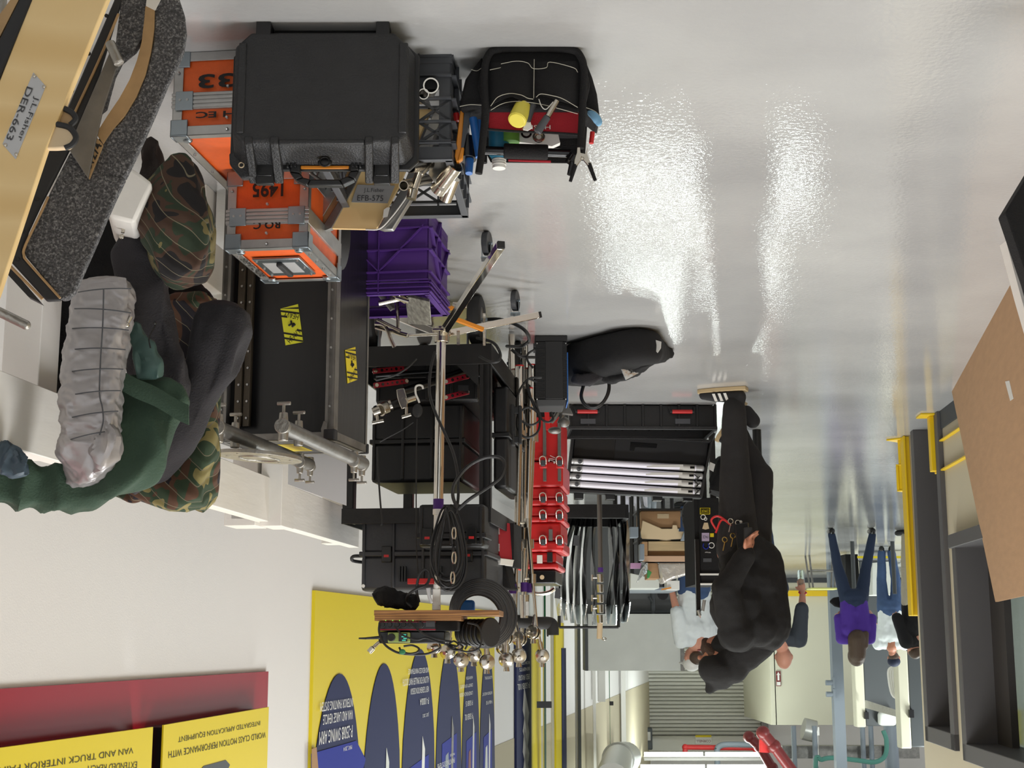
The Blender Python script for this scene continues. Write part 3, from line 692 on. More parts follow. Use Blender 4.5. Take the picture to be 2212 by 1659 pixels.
mb = MB(); mb.prism([WLp(430, 1668, 0.102), WLp(440, 1655, 0.102), WLp(488, 1642, 0.102), WLp(497, 1652, 0.102), WLp(490, 1668, 0.102)], -wnrm*0.002); mb.build('picture', m_mach, tb)
tb = board(-20, 1618, 331, 1570, [('VAN AND TRUCK INTERIOR PAINTING', -60, 288, (1675, 1621), 14), ('EXTENDED REACH', 190, 296, (1662, 1652), 14)], 'left-hand yellow sign about van and truck interior painting')
mb = MB(); mb.prism([WLp(333, 1572, 0.05), WLp(353, 1569, 0.05), WLp(353, 1680, 0.05), WLp(333, 1680, 0.05)], -wnrm*0.02); solo(mb, 'black_strip', m_dark, 'black upright strip between the two yellow signs', 'strip')
# two-tone upper paint and further panels down the left wall
mb = MB(); ya = sy(1066); yz = WLp(1085, 1605).z
wallbox(mb, ya, 36.4, yz, 5.1, 0, 0.006); struct(mb, 'trim_3', m_wall2)
def strip(pxa, pxb, pyl, m, lab, name='wall_panel', off=0.03, grp='wall panels', pyh=None):
    ya, yb = sy(pxa), sy(pxb); z = WLp((pxa+pxb)/2, pyl).z; zh = 4.9 if pyh is None else WLp((pxa+pxb)/2, pyh).z
    mb = MB(); wallbox(mb, ya, yb, z, zh, 0.006, off); return solo(mb, name, m, lab, 'panel', grp)
pn = strip(1110, 1142, 1340, m_navy, 'first narrow navy panel after the gap in the banner', 'wall_panel')
strip(1142, 1163, 1335, m_poster, 'narrow yellow panel beside the first green glass edge')
mb = MB(); wtext(mb, 'ROBOTIC', 1124, 1144, 1428, 1436, 0.035, pn); wtext(mb, 'BENEFITS', 1122, 1144, 1441, 1450, 0.035, pn); wtext(mb, 'SPEED / PAYLOAD', 1120, 1144, 1456, 1470, 0.035, pn); wtext(mb, 'P-50iB/10L', 1118, 1144, 1474, 1490, 0.035, pn)
mb = MB()
for q in range(6): yq = sy(1126) ; z = 1.9+q*0.22; mb.prism([wpt(yq+0.1*(q % 2), z, 0.034), wpt(yq+0.35, z+0.3, 0.034), wpt(yq+0.2, z+0.5, 0.034), wpt(yq-0.1, z+0.25, 0.034)], -wnrm*0.002)
mb.build('picture', m_label, pn)
def glassedge(px, D, lab):
    a = W(px-2.2, 1400, D); b = W(px+2.2, 1400, D)
    t = thing('glass_panel', lab, 'glass panel', (a.x, D, 0), 'upright glass panels')
    MB().box(b.x, a.x, D, D+0.6, 0.0, 5.19).build('pane', m_glass, t)
    z = W(px, 1515, D).z
    for z in (z, z+1.3): MB().box(b.x-0.06, a.x+0.08, D-0.03, D+0.05, z, z+0.07).build('clamp', m_dark, t)
glassedge(1177, 16.0, 'nearer green edged glass panel by the left wall')
glassedge(1314, 26.0, 'farther green edged glass panel by the left wall')
strip(1196, 1214, 1345, m_poster, 'yellow and navy panel between the two glass edges')
strip(1208, 1217, 1400, m_navy, 'slim navy panel between the two glass edges', off=0.04)
for px, w_, D in ((1193, 3, 17), (1246, 4, 19.5), (1283, 3, 22), (1345, 5, 28), (1352, 3, 30)):
    a = W(px-w_, 1400, D); b = W(px+w_, 1400, D); solo(MB().box(b.x, a.x, D, D+0.15, 0, 5.15), 'wall_post', m_offw, 'slim white upright post along the left wall', 'post', 'white uprights along the left wall')
a = W(1248, 1400, 19.4); b = W(1254, 1400, 19.4); solo(MB().box(b.x, a.x, 19.4, 19.5, 0, 5.1), 'dark_post', m_mach, 'dark upright post between the wall panels', 'post')
a = W(1292, 1448, 23); b = W(1308, 1516, 23); solo(MB().box(b.x, a.x, 23, 23.2, 1.2, b.z), 'pinned_sheet', m_label, 'white sheet of small print beside the far glass edge', 'sheet')
a = W(1358, 1400, 34); b = W(1374, 1400, 34); solo(MB().box(b.x, a.x, 34, 34.6, 0, 5.15), 'wall_post', m_cream, 'broad cream upright column just left of the roller shutter', 'post')
# ================================================================ FOREGROUND CASES AND CRATES
def ppoly(mb, pts, D, dep, yaw=0.0, off=0.0, at=None):
    """photo outline standing on an upright plane at distance D, given real depth behind it"""
    c = at or (sum(p[0] for p in pts)/len(pts), sum(p[1] for p in pts)/len(pts))
    P = PL(W(c[0], c[1], D), yaw)
    return mb.prism([P.hit(x, y, off) for x, y in pts], P.y*dep)
def rrect(x0, x1, z0, z1, r, y, n=5):
    P = []
    for cx, cz, a0 in ((x1-r, z0+r, -90), (x1-r, z1-r, 0), (x0+r, z1-r, 90), (x0+r, z0+r, 180)):
        for k in range(n+1): a = R_(a0 + 90*k/n); P.append((cx + r*cos(a), y, cz + r*sin(a)))
    return P
# ---- orange flight cases
def flight_case(name, label, p, yaw, w, d, h, lid, texts, handle=True):
    """p: front bottom corner on the +x side; local x runs towards photo left"""
    M = fr(p, yaw); t = thing(name, label, 'flight case', M @ V((-w/2, d/2, 0)), 'orange flight cases')
    split = h - lid; e = 0.006
    mb = MB(M); mb.box(-w+e, -e, e, d-e, e, split-0.002); mb.build('body', m_orange, t)
    mb = MB(M); mb.box(-w+e, -e, e, d-e, split+0.002, h-e); mb.build('lid', m_orange, t)
    s = 0.024
    def edges(mb, z0, z1):
        for x in (-w, 0):
            for y in (0, d):
                sx = 1 if x < -0.01 else -1; sy_ = 1 if y < 0.01 else -1
                mb.box(x, x+sx*s, y, y+sy_*0.003, z0, z1); mb.box(x, x+sx*0.003, y, y+sy_*s, z0, z1)
    mb = MB(M); edges(mb, 0, h)
    for z in (0, h):
        sz = 1 if z == 0 else -1
        for y in (0, d):
            sy_ = 1 if y == 0 else -1; mb.box(-w, 0, y, y+sy_*0.003, z, z+sz*s); mb.box(-w, 0, y, y+sy_*s, z, z+sz*0.003)
        for x in (-w, 0):
            sx = 1 if x < -0.01 else -1; mb.box(x, x+sx*0.003, 0, d, z, z+sz*s); mb.box(x, x+sx*s, 0, d, z, z+sz*0.003)
    mb.build('edging', m_alu, t, bevel=0.001)
    mb = MB(M)                       # grooved closing rail
    for k in range(4): mb.box(-w-0.002, 0.002, -0.004, 0.0, split-0.018+k*0.010, split-0.011+k*0.010)
    mb.box(-w-0.001, 0.001, -0.001, d+0.001, split-0.02, split+0.022)
    mb.build('closing_rail', m_alu, t, bevel=0.0008)
    for x in (-w, 0):
        for y in (0, d):
            for z in (0, h):
                sx = 1 if x < -0.01 else -1; sy_ = 1 if y < 0.01 else -1; sz = 1 if z == 0 else -1
                mb = MB(M); c = 0.040
                mb.box(x-sx*0.003, x+sx*c, y-sy_*0.003, y+sy_*0.002, z-sz*(0.003 if z else 0), z+sz*c)
                mb.box(x-sx*0.003, x+sx*0.002, y-sy_*0.003, y+sy_*c, z-sz*(0.003 if z else 0), z+sz*c)
                if z: mb.box(x-sx*0.003, x+sx*c, y-sy_*0.003, y+sy_*c, z-sz*0.002, z+sz*0.004)
                if z:
                    mb.cyl(M.inverted() @ (M @ V((x+sx*0.03, y+sy_*0.03, z))), (x+sx*0.03, y+sy_*0.03, z+0.006), 0.013, 0.009)
                mb.build('corner', m_zinc, t, bevel=0.002)
    for x in (-w+0.03, -0.03): MB(M).box(x-0.022, x+0.022, -0.006, -0.003, split+0.0-0.022, split+0.026).build('latch', m_zinc, t, bevel=0.003)
    for x, z in ((-w/2, split+lid*0.55), (-w/2, split-0.03), (-0.012, h*0.25), (-w+0.012, h*0.25), (-w/2, h-0.012), (-0.02, split), (-0.038, split), (-w+0.02, split), (-w+0.038, split)): MB(M).cyl((x, -0.003, z), (x, -0.0085, z), 0.0042, 0.003, 8).build('rivet', m_alu, t)
    for k in range(4):
        for x in (-0.012, -w+0.012): MB(M).cyl((x, d*(0.2+0.2*k), h), (x, d*(0.2+0.2*k), h+0.005), 0.004, 0.003, 8).build('rivet', m_alu, t)
    X = M.to_3x3() @ V((1,0,0)); Z = V((0,0,1)); Y = M.to_3x3() @ V((0,1,0))
    for s_, x, z, wd, ht in texts:
        mb = MB(); mb.text(s_, M @ V((x, -0.0005, z)), X, Z, wd, ht, 0.0025); mb.build('lettering', m_ink, t)
    if handle:
        cx, cy = -w*0.48, d*0.52; a_, b_ = w*0.30, d*0.24
        mb = MB(M); mb.box(cx-a_, cx+a_, cy-b_, cy+b_, h-0.004, h+0.004); hd = mb.build('handle_dish', m_zinc, t, bevel=0.003)
        mb = MB(M); mb.box(cx-a_*0.65, cx+a_*0.7, cy-b_*0.62, cy+b_*0.62, h+0.003, h+0.0045); mb.build('dish_well', m_plate, hd)
        mb = MB(M); mb.box(cx-a_*0.15, cx+a_*0.1, cy-b_*0.7, cy+b_*0.7, h+0.004, h+0.016); mb.build('grip', m_rub, hd, bevel=0.004)
        mb = MB(M)
        for q in (-0.85, 0.85):
            for r in (-0.85, 0, 0.85): mb.cyl((cx+a_*q, cy+b_*r, h+0.003), (cx+a_*q, cy+b_*r, h+0.008), 0.004, 0.003, 8)
        mb.build('rivet', m_alu, hd)
        mb = MB(); mb.text('ROC-1495' if '1495' in label else 'ROC-1233', M @ V((cx+a_+0.02, cy, h)), -Y, X, b_*2.2, 0.02, 0.002); mb.build('lettering', m_ink, t)
    return M
YW = 7.0
pA = FL(378, 114); z233 = 0.212
w233 = 0.275
MA = flight_case('flight_case', 'orange flight case with metal edges numbered 1233, low on the floor behind the black case', pA, YW, w233, 0.66, z233, 0.088,
    [('1233', -0.150, 0.078, 0.175, 0.036), ('ROCH EC', -0.155, 0.163, 0.19, 0.016)], handle=False)
# second case stands on the first
p1 = W(490, 470, 3.50); p1.z = z233 + 0.002
wB = (W(490, 470, 3.5) - W(662, 470, 3.46)).length
flight_case('flight_case', 'orange flight case numbered 1495, upper one of the pair, with a top handle', p1, YW, wB, 0.345, 0.206, 0.085,
    [('1495', -wB*0.50, 0.052, wB*0.38, 0.040), ('RO C', -wB*0.50, 0.146, wB*0.33, 0.021)])
# ---- big black protective case, front
D1 = FL(700, 46).y
P1 = PL(FL(700, 46), 0.0); M1 = P1.frame()
t = thing('protective_case', 'large black plastic protective case standing upright on its hinge edge, orange insert in the handle', 'case', FL(700, 46) + V((0, 0.09, 0)), 'black protective cases')
def L1(px, py): return P1.loc(px, py)
xR, zB = L1(893, 66); xL, _ = L1(501, 66); zB = 0.018
SEAM = 0.085
def L1s(px, py, off=SEAM): h = P1.hit(px, py, off) - P1.p; return h.dot(P1.x), h.z
zF = L1(700, 306)[1]; zT = L1s(700, 372)[1]
ch = 0.035
def caseprof(x0, x1, z0, z1, c, y): return [(x0+c, y, z0), (x1-c, y, z0), (x1, y, z0+c), (x1, y, z1-c*0.6), (x1-c*0.6, y, z1), (x0+c*0.6, y, z1), (x0, y, z1-c*0.6), (x0, y, z0+c)]
def caploft(mb, A, B):
    n = len(A); return mb.add(list(A)+list(B), [tuple(range(n)), tuple(reversed(range(n, 2*n)))] + [(i, n+i, n+(i+1) % n, (i+1) % n) for i in range(n)])
mb = MB(M1)
caploft(mb, caseprof(xR+0.010, xL-0.010, zB+0.010, zF, ch, 0.0), caseprof(xR, xL, zB, zT-0.012, ch, SEAM-0.008))
lid = mb.build('lid', m_blk, t, bevel=0.005)
mb = MB(M1); mb.prism(caseprof(xR-0.010, xL+0.010, zB, zT-0.002, ch, SEAM-0.008), (0, 0.014, 0)); mb.build('seam_rim', m_blk2, t, bevel=0.003)
mb = MB(M1); caploft(mb, caseprof(xR, xL, zB, zT-0.012, ch, SEAM+0.006), caseprof(xR+0.012, xL-0.012, zB+0.01, zT-0.035, ch, SEAM+0.085)); mb.build('body', m_blk, t, bevel=0.006)
for a, b in ((513, 530), (861, 880)):
    xa, _ = L1(a, 200); xb, _ = L1(b, 200)
    mb = MB(M1); mb.box(xb, xa, -0.004, 0.010, zB+0.035, zF-0.02); mb.build('side_band', m_blk, t, bevel=0.003)
for a, b, a2, b2 in ((528, 546, 538, 556), (583, 602, 592, 612), (788, 806, 788, 806), (845, 862, 842, 862)):
    xa, _ = L1(a, 305); xb, _ = L1(b, 305); xc, z1 = L1s(a2, 396); xd, _ = L1s(b2, 396)
    mb = MB(M1); caploft(mb, [(xb, -0.004, zF-0.012), (xa, -0.004, zF-0.012), (xa, -0.004, zF+0.006), (xb, -0.004, zF+0.006)], [(xd, SEAM+.012, zF), (xc, SEAM+.012, zF), (xc, SEAM+.006, z1), (xd, SEAM+.006, z1)]); mb.build('rib', m_blk, t, bevel=0.003)
mb = MB(M1); xa, _ = L1(602, 308); xb, _ = L1(787, 314); mb.box(xb, xa, -0.004, 0.012, zF-0.004, zF+0.006); mb.build('ledge', m_blk, t, bevel=0.003)
for a, b in ((555, 592), (808, 843)):
    xa, z0 = L1s(a, 370); xb, z1 = L1s(b, 400)
    mb = MB(M1); mb.box(xb, xa, SEAM-0.012, SEAM+0.006, z0-0.02, z1); mb.box(xb+0.004, xa-0.004, SEAM-.015, SEAM-0.01, z0+0.012, z0+0.016); mb.build('latch', m_blk2, t, bevel=0.002)
# hinges
for a, b in ((553, 585), (812, 841)):
    xa, _ = L1(a, 60); xb, _ = L1(b, 60)
    mb = MB(M1); mb.box(xb, xa, 0.0, 0.05, 0.0, zB+0.016); mb.cyl((xb, 0.03, 0.010), (xa, 0.03, 0.010), 0.010); mb.build('hinge', m_blk2, t, bevel=0.002)
xa, _ = L1(587, 60); xb, _ = L1(810, 60)
MB(M1).cyl((xb, 0.05, 0.010), (xa, 0.05, 0.010), 0.009).build('hinge_pin', m_dark, t)
# corner eyelet, lock
xa, za = L1s(524, 361)
mb = MB(M1); mb.prism([(xa+0.03, SEAM-.014, za-0.03), (xa-0.02, SEAM-.014, za-0.035), (xa-0.03, SEAM-.014, za+0.03), (xa+0.0, SEAM-.014, za+0.03), (xa+0.028, SEAM-.014, za-0.002)], (0, 0.02, 0)); mb.build('corner_lug', m_blk, t, bevel=0.004)
mb = MB(M1); mb.torus((xa, SEAM-0.015, za), 0.006, 0.0015, (0,1,0), 16, 6); mb.build('eyelet', m_card2, t)
xa, za = L1s(702, 351, .05); mb = MB(M1); mb.ball((xa, 0.05, za), 0.017, 1, 0.3, 0.6); mb.torus((xa, .045, za), 0.011, 0.0015, (0,1,0), 18, 6); mb.build('pressure_valve', m_blk2, t)
# handle
hp = [L1s(*p) for p in ((632, 346), (627, 375), (640, 392), (665, 404), (742, 404), (768, 391), (777, 372), (773, 346))]
hi = [L1s(*p) for p in ((652, 346), (650, 378), (657, 387), (672, 391), (735, 391), (752, 384), (757, 374), (757, 346))]
mb = MB(M1); n = len(hp)
for i in range(n-1): mb.prism([(hp[i][0], SEAM-.014, hp[i][1]), (hp[i+1][0], SEAM-.014, hp[i+1][1]), (hi[i+1][0], SEAM-.014, hi[i+1][1]), (hi[i][0], SEAM-.014, hi[i][1])], (0, 0.024, 0))
hd = mb.build('handle', m_blk2, t, bevel=0.003)
for px in (632, 772):
    for k in range(3):
        x, z = L1s(px-8+8*k, 356); mb = MB(M1); mb.box(x-0.0025, x+0.0025, SEAM-.02, SEAM, z-0.012, z+0.012); mb.build('grip_fin', m_blk2, hd, bevel=0.001)
xa, z0 = L1s(651, 361); xb, z1 = L1s(755, 368)
MB(M1).box(xb, xa, SEAM-.012, SEAM-.004, z0, z1).build('orange_insert', m_ora2, hd, bevel=0.002)['label'] = 'orange insert behind the handle'
# ---- crates
def crate(name, label, p, yaw, w, d, h, m, style):
    M = fr(p, yaw); t = thing(name, label, 'crate', M @ V((-w/2, d/2, 0)), 'plastic crates'); s = 0.005
    def wall(ax, L, name_='side_wall', hole=True):
        mb = MB(M)
        def B(u0, u1, z0, z1, o0=0, o1=s):
            if ax == 0: mb.box(-u1, -u0, o0, o1, z0, z1)
            elif ax == 1: mb.box(-u1, -u0, d-o1, d-o0, z0, z1)
            elif ax == 2: mb.box(-w+o0, -w+o1, u0, u1, z0, z1)
            else: mb.box(-o1, -o0, u0, u1, z0, z1)
        rb = 0.011
        B(0, L, h-0.030, h, -0.003, 0.008); B(0, L, 0, 0.022, -0.001, s); B(0, 0.03, 0, h); B(L-0.03, L, 0, h)
        B(0, L, h-0.045, h-0.040, -rb, s)
        if style == 'lattice':
            B(0.03, L-0.03, 0.022, h*0.33); 
            for z in (h*0.2, h*0.42, h*0.64, h*0.84): B(0, L, z, z+0.004, -rb, s)
            n = max(2, int(L/0.07))
            for k in range(1, n): u = L*k/n; B(u-0.002, u+0.002, 0, h, -rb, s)
            for k in range(n):
                u0, u1 = L*k/n, L*(k+1)/n
                for z0, z1 in ((h*0.42, h*0.64), (h*0.64, h*0.84)):
                    for sgn in (0, 1):
                        a, b = (u0, u1) if sgn else (u1, u0); c = 0.004
                        def q(u, z, o):
                            return {0: (-u, o, z), 1: (-u, d-o, z), 2: (-w+o, u, z), 3: (-o, u, z)}[ax]
                        P = [q(a, z0-c, 0), q(a, z0+c, 0), q(b, z1+c, 0), q(b, z1-c, 0)]; v = V(q(0, 0, s)) - V(q(0, 0, 0)); mb.prism(P, v)
        else:
            B(0.03, L-0.03, 0.02, h-0.045)
            for z in (h*0.22, h*0.48, h*0.74): B(0, L, z, z+0.005, -rb, s)
            for z in (h-0.036, h-0.020, h-0.006): B(-0.004, L+0.004, z, z+0.004, -rb, s)
            n = max(2, int(L/0.12))
            for k in range(1, n): u = L*k/n; B(u-0.002, u+0.002, 0, h, -rb, s)
            def q(u, z, o): return {0: (-u, o, z), 1: (-u, d-o, z), 2: (-w+o, u, z), 3: (-o, u, z)}[ax]
            for a, b, z0, z1 in ((L*0.5, L*0.95, h*0.74, h*0.2), (L*0.5, L*0.05, h*0.74, h*0.2), (L*0.15, L*0.5, h*0.48, h*0.0)):
                mb.prism([q(a, z0-.002, -rb), q(a, z0+.004, -rb), q(b, z1+.004, -rb), q(b, z1-.002, -rb)], V(q(0, 0, s)) - V(q(0, 0, -rb)))
        mb.build(name_, m, t)
    wall(0, w); wall(1, w); wall(2, d); wall(3, d)
    mb = MB(M); mb.box(-w, 0, 0, d, 0.0, 0.006) if style != 'lattice' else None
    if style == 'lattice':
        n = 7
        for k in range(n+1): mb.box(-w+w*k/n-0.004, -w+w*k/n+0.004, 0, d, 0.0, 0.006); mb.box(-w, 0, d*k/n-0.004, d*k/n+0.004, 0.0, 0.006)
    mb.build('base', m, t)
    # open rim frame with cut-outs
    mb = MB(M); r = 0.022
    mb.box(-w-0.004, 0.004, -0.004, r*0.6, h, h+0.004); mb.box(-w-0.004, 0.004, d-r, d+0.004, h, h+0.004); mb.box(-w-0.004, -w+r*0.7, 0, d, h, h+0.004); mb.box(-r*0.7, 0.004, 0, d, h, h+0.004)
    mb.build('rim', m, t, bevel=0.002)
    return M, t
Cg = FL(976, 118)                        # front right foot of the grey crate
wG, dG, hG = 0.32, 0.47, 0.265
yg = 3.0
pG = Cg + V((cos(R_(yg)), sin(R_(yg)), 0))*wG
MG, tG = crate('milk_crate', 'dark grey milk crate holding silver pipes, beside the large black case', pG, yg, wG, dG, hG, m_crate, 'lattice')
Dp = 4.50
zP = 0.285
a_ = W(925, 630, Dp); pP0 = V((a_.x, a_.y, 0)); wP, dP = 0.33, 0.33; yp = 8
pP = pP0 + V((cos(R_(yp)), sin(R_(yp)), 0))*wP
MP, tP = crate('milk_crate', 'purple milk crate holding clamps and a metal plate', pP, yp, wP, dP, zP, m_purple, 'solid')
# things in the purple crate
def knob(mb, c, ax, L=0.05, r=0.006):     # T handle
    c = V(c); ax = V(ax).normalized(); s_ = ax.cross(V((0.3, 0.2, 1))).normalized()
    mb.cyl(c, c + ax*L*0.6, r*0.8); e = c + ax*L*0.6; mb.cyl(e - s_*L*0.45, e + s_*L*0.45, r, r, 10)
mb = MB(); P = [W(875, 640, 4.62), W(928, 652, 4.52), W(932, 703, 4.62), W(882, 700, 4.72)]
mb.prism(P, (0.0, 0.004, -0.012)); solo(mb, 'metal_plate', m_galv, 'mottled grey metal plate sticking out of the purple crate', 'plate', bevel=0.002)
mb = MB(); mb.cyl(W(818, 655, 4.62), W(885, 640, 4.62), 0.010); mb.cyl(W(842, 628, 4.6), W(878, 650, 4.6), 0.012); mb.cyl(W(860, 632, 4.58), W(882, 626, 4.58), 0.015); mb.ball(W(846, 630, 4.6), 0.014); knob(mb, W(870, 645, 4.6), (0, -1, 0.4)); mb.cyl(W(846, 630, 4.6), W(850, 560, 4.62), 0.007)
solo(mb, 'grip_clamp', m_nick, 'silver grip clamp lying across the purple crate', 'clamp')
mb = MB(); mb.tube([W(812, 700, 4.75), W(832, 705, 4.72), W(845, 735, 4.72), W(852, 750, 4.72)], 0.007, 8, 4); mb.cyl(W(812, 706, 4.75), W(880, 725, 4.72), 0.008); mb.cyl(W(880, 725, 4.72), W(942, 722, 4.95), 0.006); mb.cyl(W(815, 690, 4.7), W(865, 715, 4.7), 0.006)
mb.cyl(W(860, 718, 4.72), W(856, 560, 4.72), 0.006)
solo(mb, 'jointed_clamp', m_nick, 'thin silver clamp arms above the purple crate', 'clamp')
mb = MB(); mb.cyl(W(815, 628, 4.7), W(848, 668, 4.7), 0.010); mb.cyl(W(848, 668, 4.7), W(842, 560, 4.72), 0.008); solo(mb, 'steel_rod', m_alud, 'short bent steel rod in the corner of the purple crate', 'rod')
# silver pipe joints in the grey crate
mb = MB()
def opentube(mb, a, b, r): mb.pipe(a, b, r, r*0.82)
opentube(mb, W(887, 363, 3.22), W(945, 352, 3.38), 0.0125); opentube(mb, W(872, 401, 3.24), W(925, 388, 3.4), 0.0125)
mb.cyl(W(905, 375, 3.28), W(893, 410, 3.27), 0.010); mb.cyl(W(893, 410, 3.27), W(888, 430, 3.27), 0.012); mb.cyl(W(925, 352, 3.3), W(905, 376, 3.28), 0.011)
mb.prism([W(935, 348, 3.33), W(970, 348, 3.33), W(988, 358, 3.33), W(955, 415, 3.33), W(925, 375, 3.33)], (0, 0.006, 0))
solo(mb, 'pipe_joint', m_nick, 'silver welded pipe joint with open tube ends on the grey crate', 'pipe joint')
mb = MB(); opentube(mb, W(984, 358, 3.30), W(945, 412, 3.36), 0.020); mb.cyl(W(980, 385, 3.36), W(962, 432, 3.40), 0.016); solo(mb, 'pipe_sleeve', m_nick, 'thick silver pipe sleeve beside the welded joint', 'pipe')
mb = MB(); opentube(mb, W(931, 185, 3.20), W(925, 200, 3.55), 0.019); solo(mb, 'open_pipe', m_nick, 'larger open silver pipe end poking through the grey crate side', 'pipe')
mb = MB(); opentube(mb, W(915, 203, 3.20), W(910, 215, 3.55), 0.013); solo(mb, 'open_pipe', m_nick, 'smaller open silver pipe end poking through the grey crate side', 'pipe')
# ---- plywood rail piece EFB-575
D2 = 3.62
t = thing('track_board', 'plywood board in aluminium channels with an engraved plate reading EFB-575', 'board', FL(800, 330) )
t.location = W(800, 300, D2); t.location.z = 0
PB = PL(W(800, 440, D2), 8)
def q2(pts, mbd, dep, m, nm, off=0, par=None, bevel=0):
    mb = MB(); mb.prism([PB.hit(x, y, off) for x, y in pts], PB.y*dep); return mb.build(nm, m, par or t, bevel=bevel)
def dn(x, y, k): return (x + 0.42*k, y - k)    # extend down towards the floor behind the black case
bd = q2([dn(770, 398, 300), (768, 398), (716, 493), (812, 495), (862, 400), dn(862, 400, 300)], 0, 0.012, m_ply, 'plywood_face')
q2([dn(747, 410, 300), (747, 410), (692, 497), (703, 498), (716, 493), (768, 398), dn(768, 398, 300)], 0, 0.02, m_alud, 'channel', -0.004, bevel=0.001)
q2([dn(735, 405, 300), (735, 405), (687, 483), (692, 497), (747, 410), dn(747, 410, 300)], 0, 0.02, m_plyedge, 'plywood_edge', 0.004)
q2([dn(712, 395, 290), (712, 395), (665, 477), (687, 485), (735, 405), dn(735, 405, 290)], 0, 0.02, m_alu, 'channel', 0.001, bevel=0.001)
q2([dn(868, 405, 300), (868, 405), (815, 493), (828, 497), (848, 496), (895, 420), (893, 405), dn(893, 405, 300)], 0, 0.02, m_alu, 'channel', -0.006, bevel=0.003)
nm_ = q2([(772, 399), (853, 401), (837, 439), (759, 437)], 0, 0.001, m_plate, 'name_plate', -0.002, bd)
def ptext(s, cx, cy, wpx, hpx, Pn, off, m, par, ang=0, flip=False, name='lettering'):
    """ang: reading direction on the photo in degrees, measured clockwise from photo right"""
    c = Pn.hit(cx, cy, off); a = R_(ang)
    a1 = Pn.hit(cx + cos(a)*wpx/2, cy + sin(a)*wpx/2, off); a0 = Pn.hit(cx - cos(a)*wpx/2, cy - sin(a)*wpx/2, off)
    u1 = Pn.hit(cx + sin(a)*hpx/2, cy - cos(a)*hpx/2, off); u0 = Pn.hit(cx - sin(a)*hpx/2, cy + cos(a)*hpx/2, off)
    mb = MB(); mb.text(s, c, a1-a0, u1-u0, (a1-a0).length, (u1-u0).length, 0.0004); return mb.build(name, m, par)
ptext('J.L.Fisher', 808, 412, 44, 11, PB, -0.0025, m_inkg, nm_, 1); ptext('EFB-575', 800, 428, 56, 12, PB, -0.0025, m_inkg, nm_, 1)
mb = MB(); mb.tube([PB.hit(790, 496, -0.01), PB.hit(820, 494, -0.012), PB.hit(845, 470, -0.014), PB.hit(868, 440, -0.014), PB.hit(880, 422, -0.012)], 0.002, 6, 5); mb.build('white_cord', m_offw, t)
q2([(829, 453), (836, 448), (842, 448), (837, 468), (827, 470)], 0, 0.001, m_offw, 'sticker', -0.0145, None)
# curved black hose reel wheel behind it
mb = MB(Mx.Translation(W(722, 525, 3.95)) @ Mx.Rotation(R_(70), 4, 'Z') @ Mx.Rotation(R_(90), 4, 'X'))
mb.lathe([(0.0, -0.02), (0.05, -0.022), (0.075, -0.03), (0.085, 0), (0.075, 0.03), (0.05, 0.022), (0.0, 0.02)]); 
o = solo(mb, 'caster_wheel', m_rub, 'fat black rubber wheel tucked beside the orange case', 'wheel')
# thin stands glimpsed through the handle opening
mb = MB(); mb.cyl(W(672, 375, 3.4), W(700, 395, 3.4), 0.004); mb.cyl(W(690, 372, 3.42), W(678, 396, 3.42), 0.004); mb.cyl(W(672, 375, 3.4), V((W(672, 375, 3.4).x, 3.45, 0)), 0.005)
solo(mb, 'thin_rods', m_alud, 'thin metal rods seen through the handle of the black case', 'rods')
# ---- tall rack case
RW = 11.5
PR = PL(W(708, 900, 4.22), RW)
xr_, _ = PR.loc(723, 800); xl_, _ = PR.loc(473, 800); _, zt_ = PR.loc(712, 948)
MR = PR.frame() @ Mx.Translation((0, 0, -PR.p.z))
_, zt_ = PR.loc(712, 948); zt_ += PR.p.z
dR = 0.34; wR = xl_ - xr_
t = thing('rack_case', 'tall black flight case with aluminium edges and yellow HEAVY stickers', 'flight case', MR @ V(((xr_+xl_)/2, dR/2, 0)))
mb = MB(MR); mb.box(xr_+0.003, xl_-0.003, 0.05, dR-0.003, 0.02, zt_-0.02); bdR = mb.build('body', mat('black_laminate', (24, 24, 26), 0.32, bump=0.06, bs=40, var=0.2, vsc=8, stretch=(1, 1, 0.2)), t)
e = 0.028
mb = MB(MR)
for x in (xr_, xl_):
    s_ = 1 if x == xr_ else -1
    for y0_, y1_ in ((0.0, 0.003), (dR-0.003, dR)): mb.box(x, x+s_*e, y0_, y1_, 0, zt_)
    mb.box(x, x+s_*0.003, 0, 0.012, 0, zt_); mb.box(x, x+s_*0.003, dR-0.014, dR, 0, zt_)
    mb.box(x, x+s_*0.004, 0, dR, zt_-0.026, zt_); mb.box(x+s_*0.003, x+s_*0.02, 0.0, 0.05, 0.02, zt_-0.02)
for y0_, y1_ in ((0.0, 0.004), (dR-0.004, dR)): mb.box(xr_, xl_, y0_, y1_, zt_-0.022, zt_)
mb.box(xr_, xl_, 0, 0.02, zt_-0.003, zt_); mb.box(xr_, xl_, dR-0.02, dR, zt_-0.003, zt_); mb.box(xr_, xr_+0.02, 0, dR, zt_-0.003, zt_); mb.box(xl_-0.02, xl_, 0, dR, zt_-0.003, zt_)
mb.build('edging', m_alud, t, bevel=0.001)
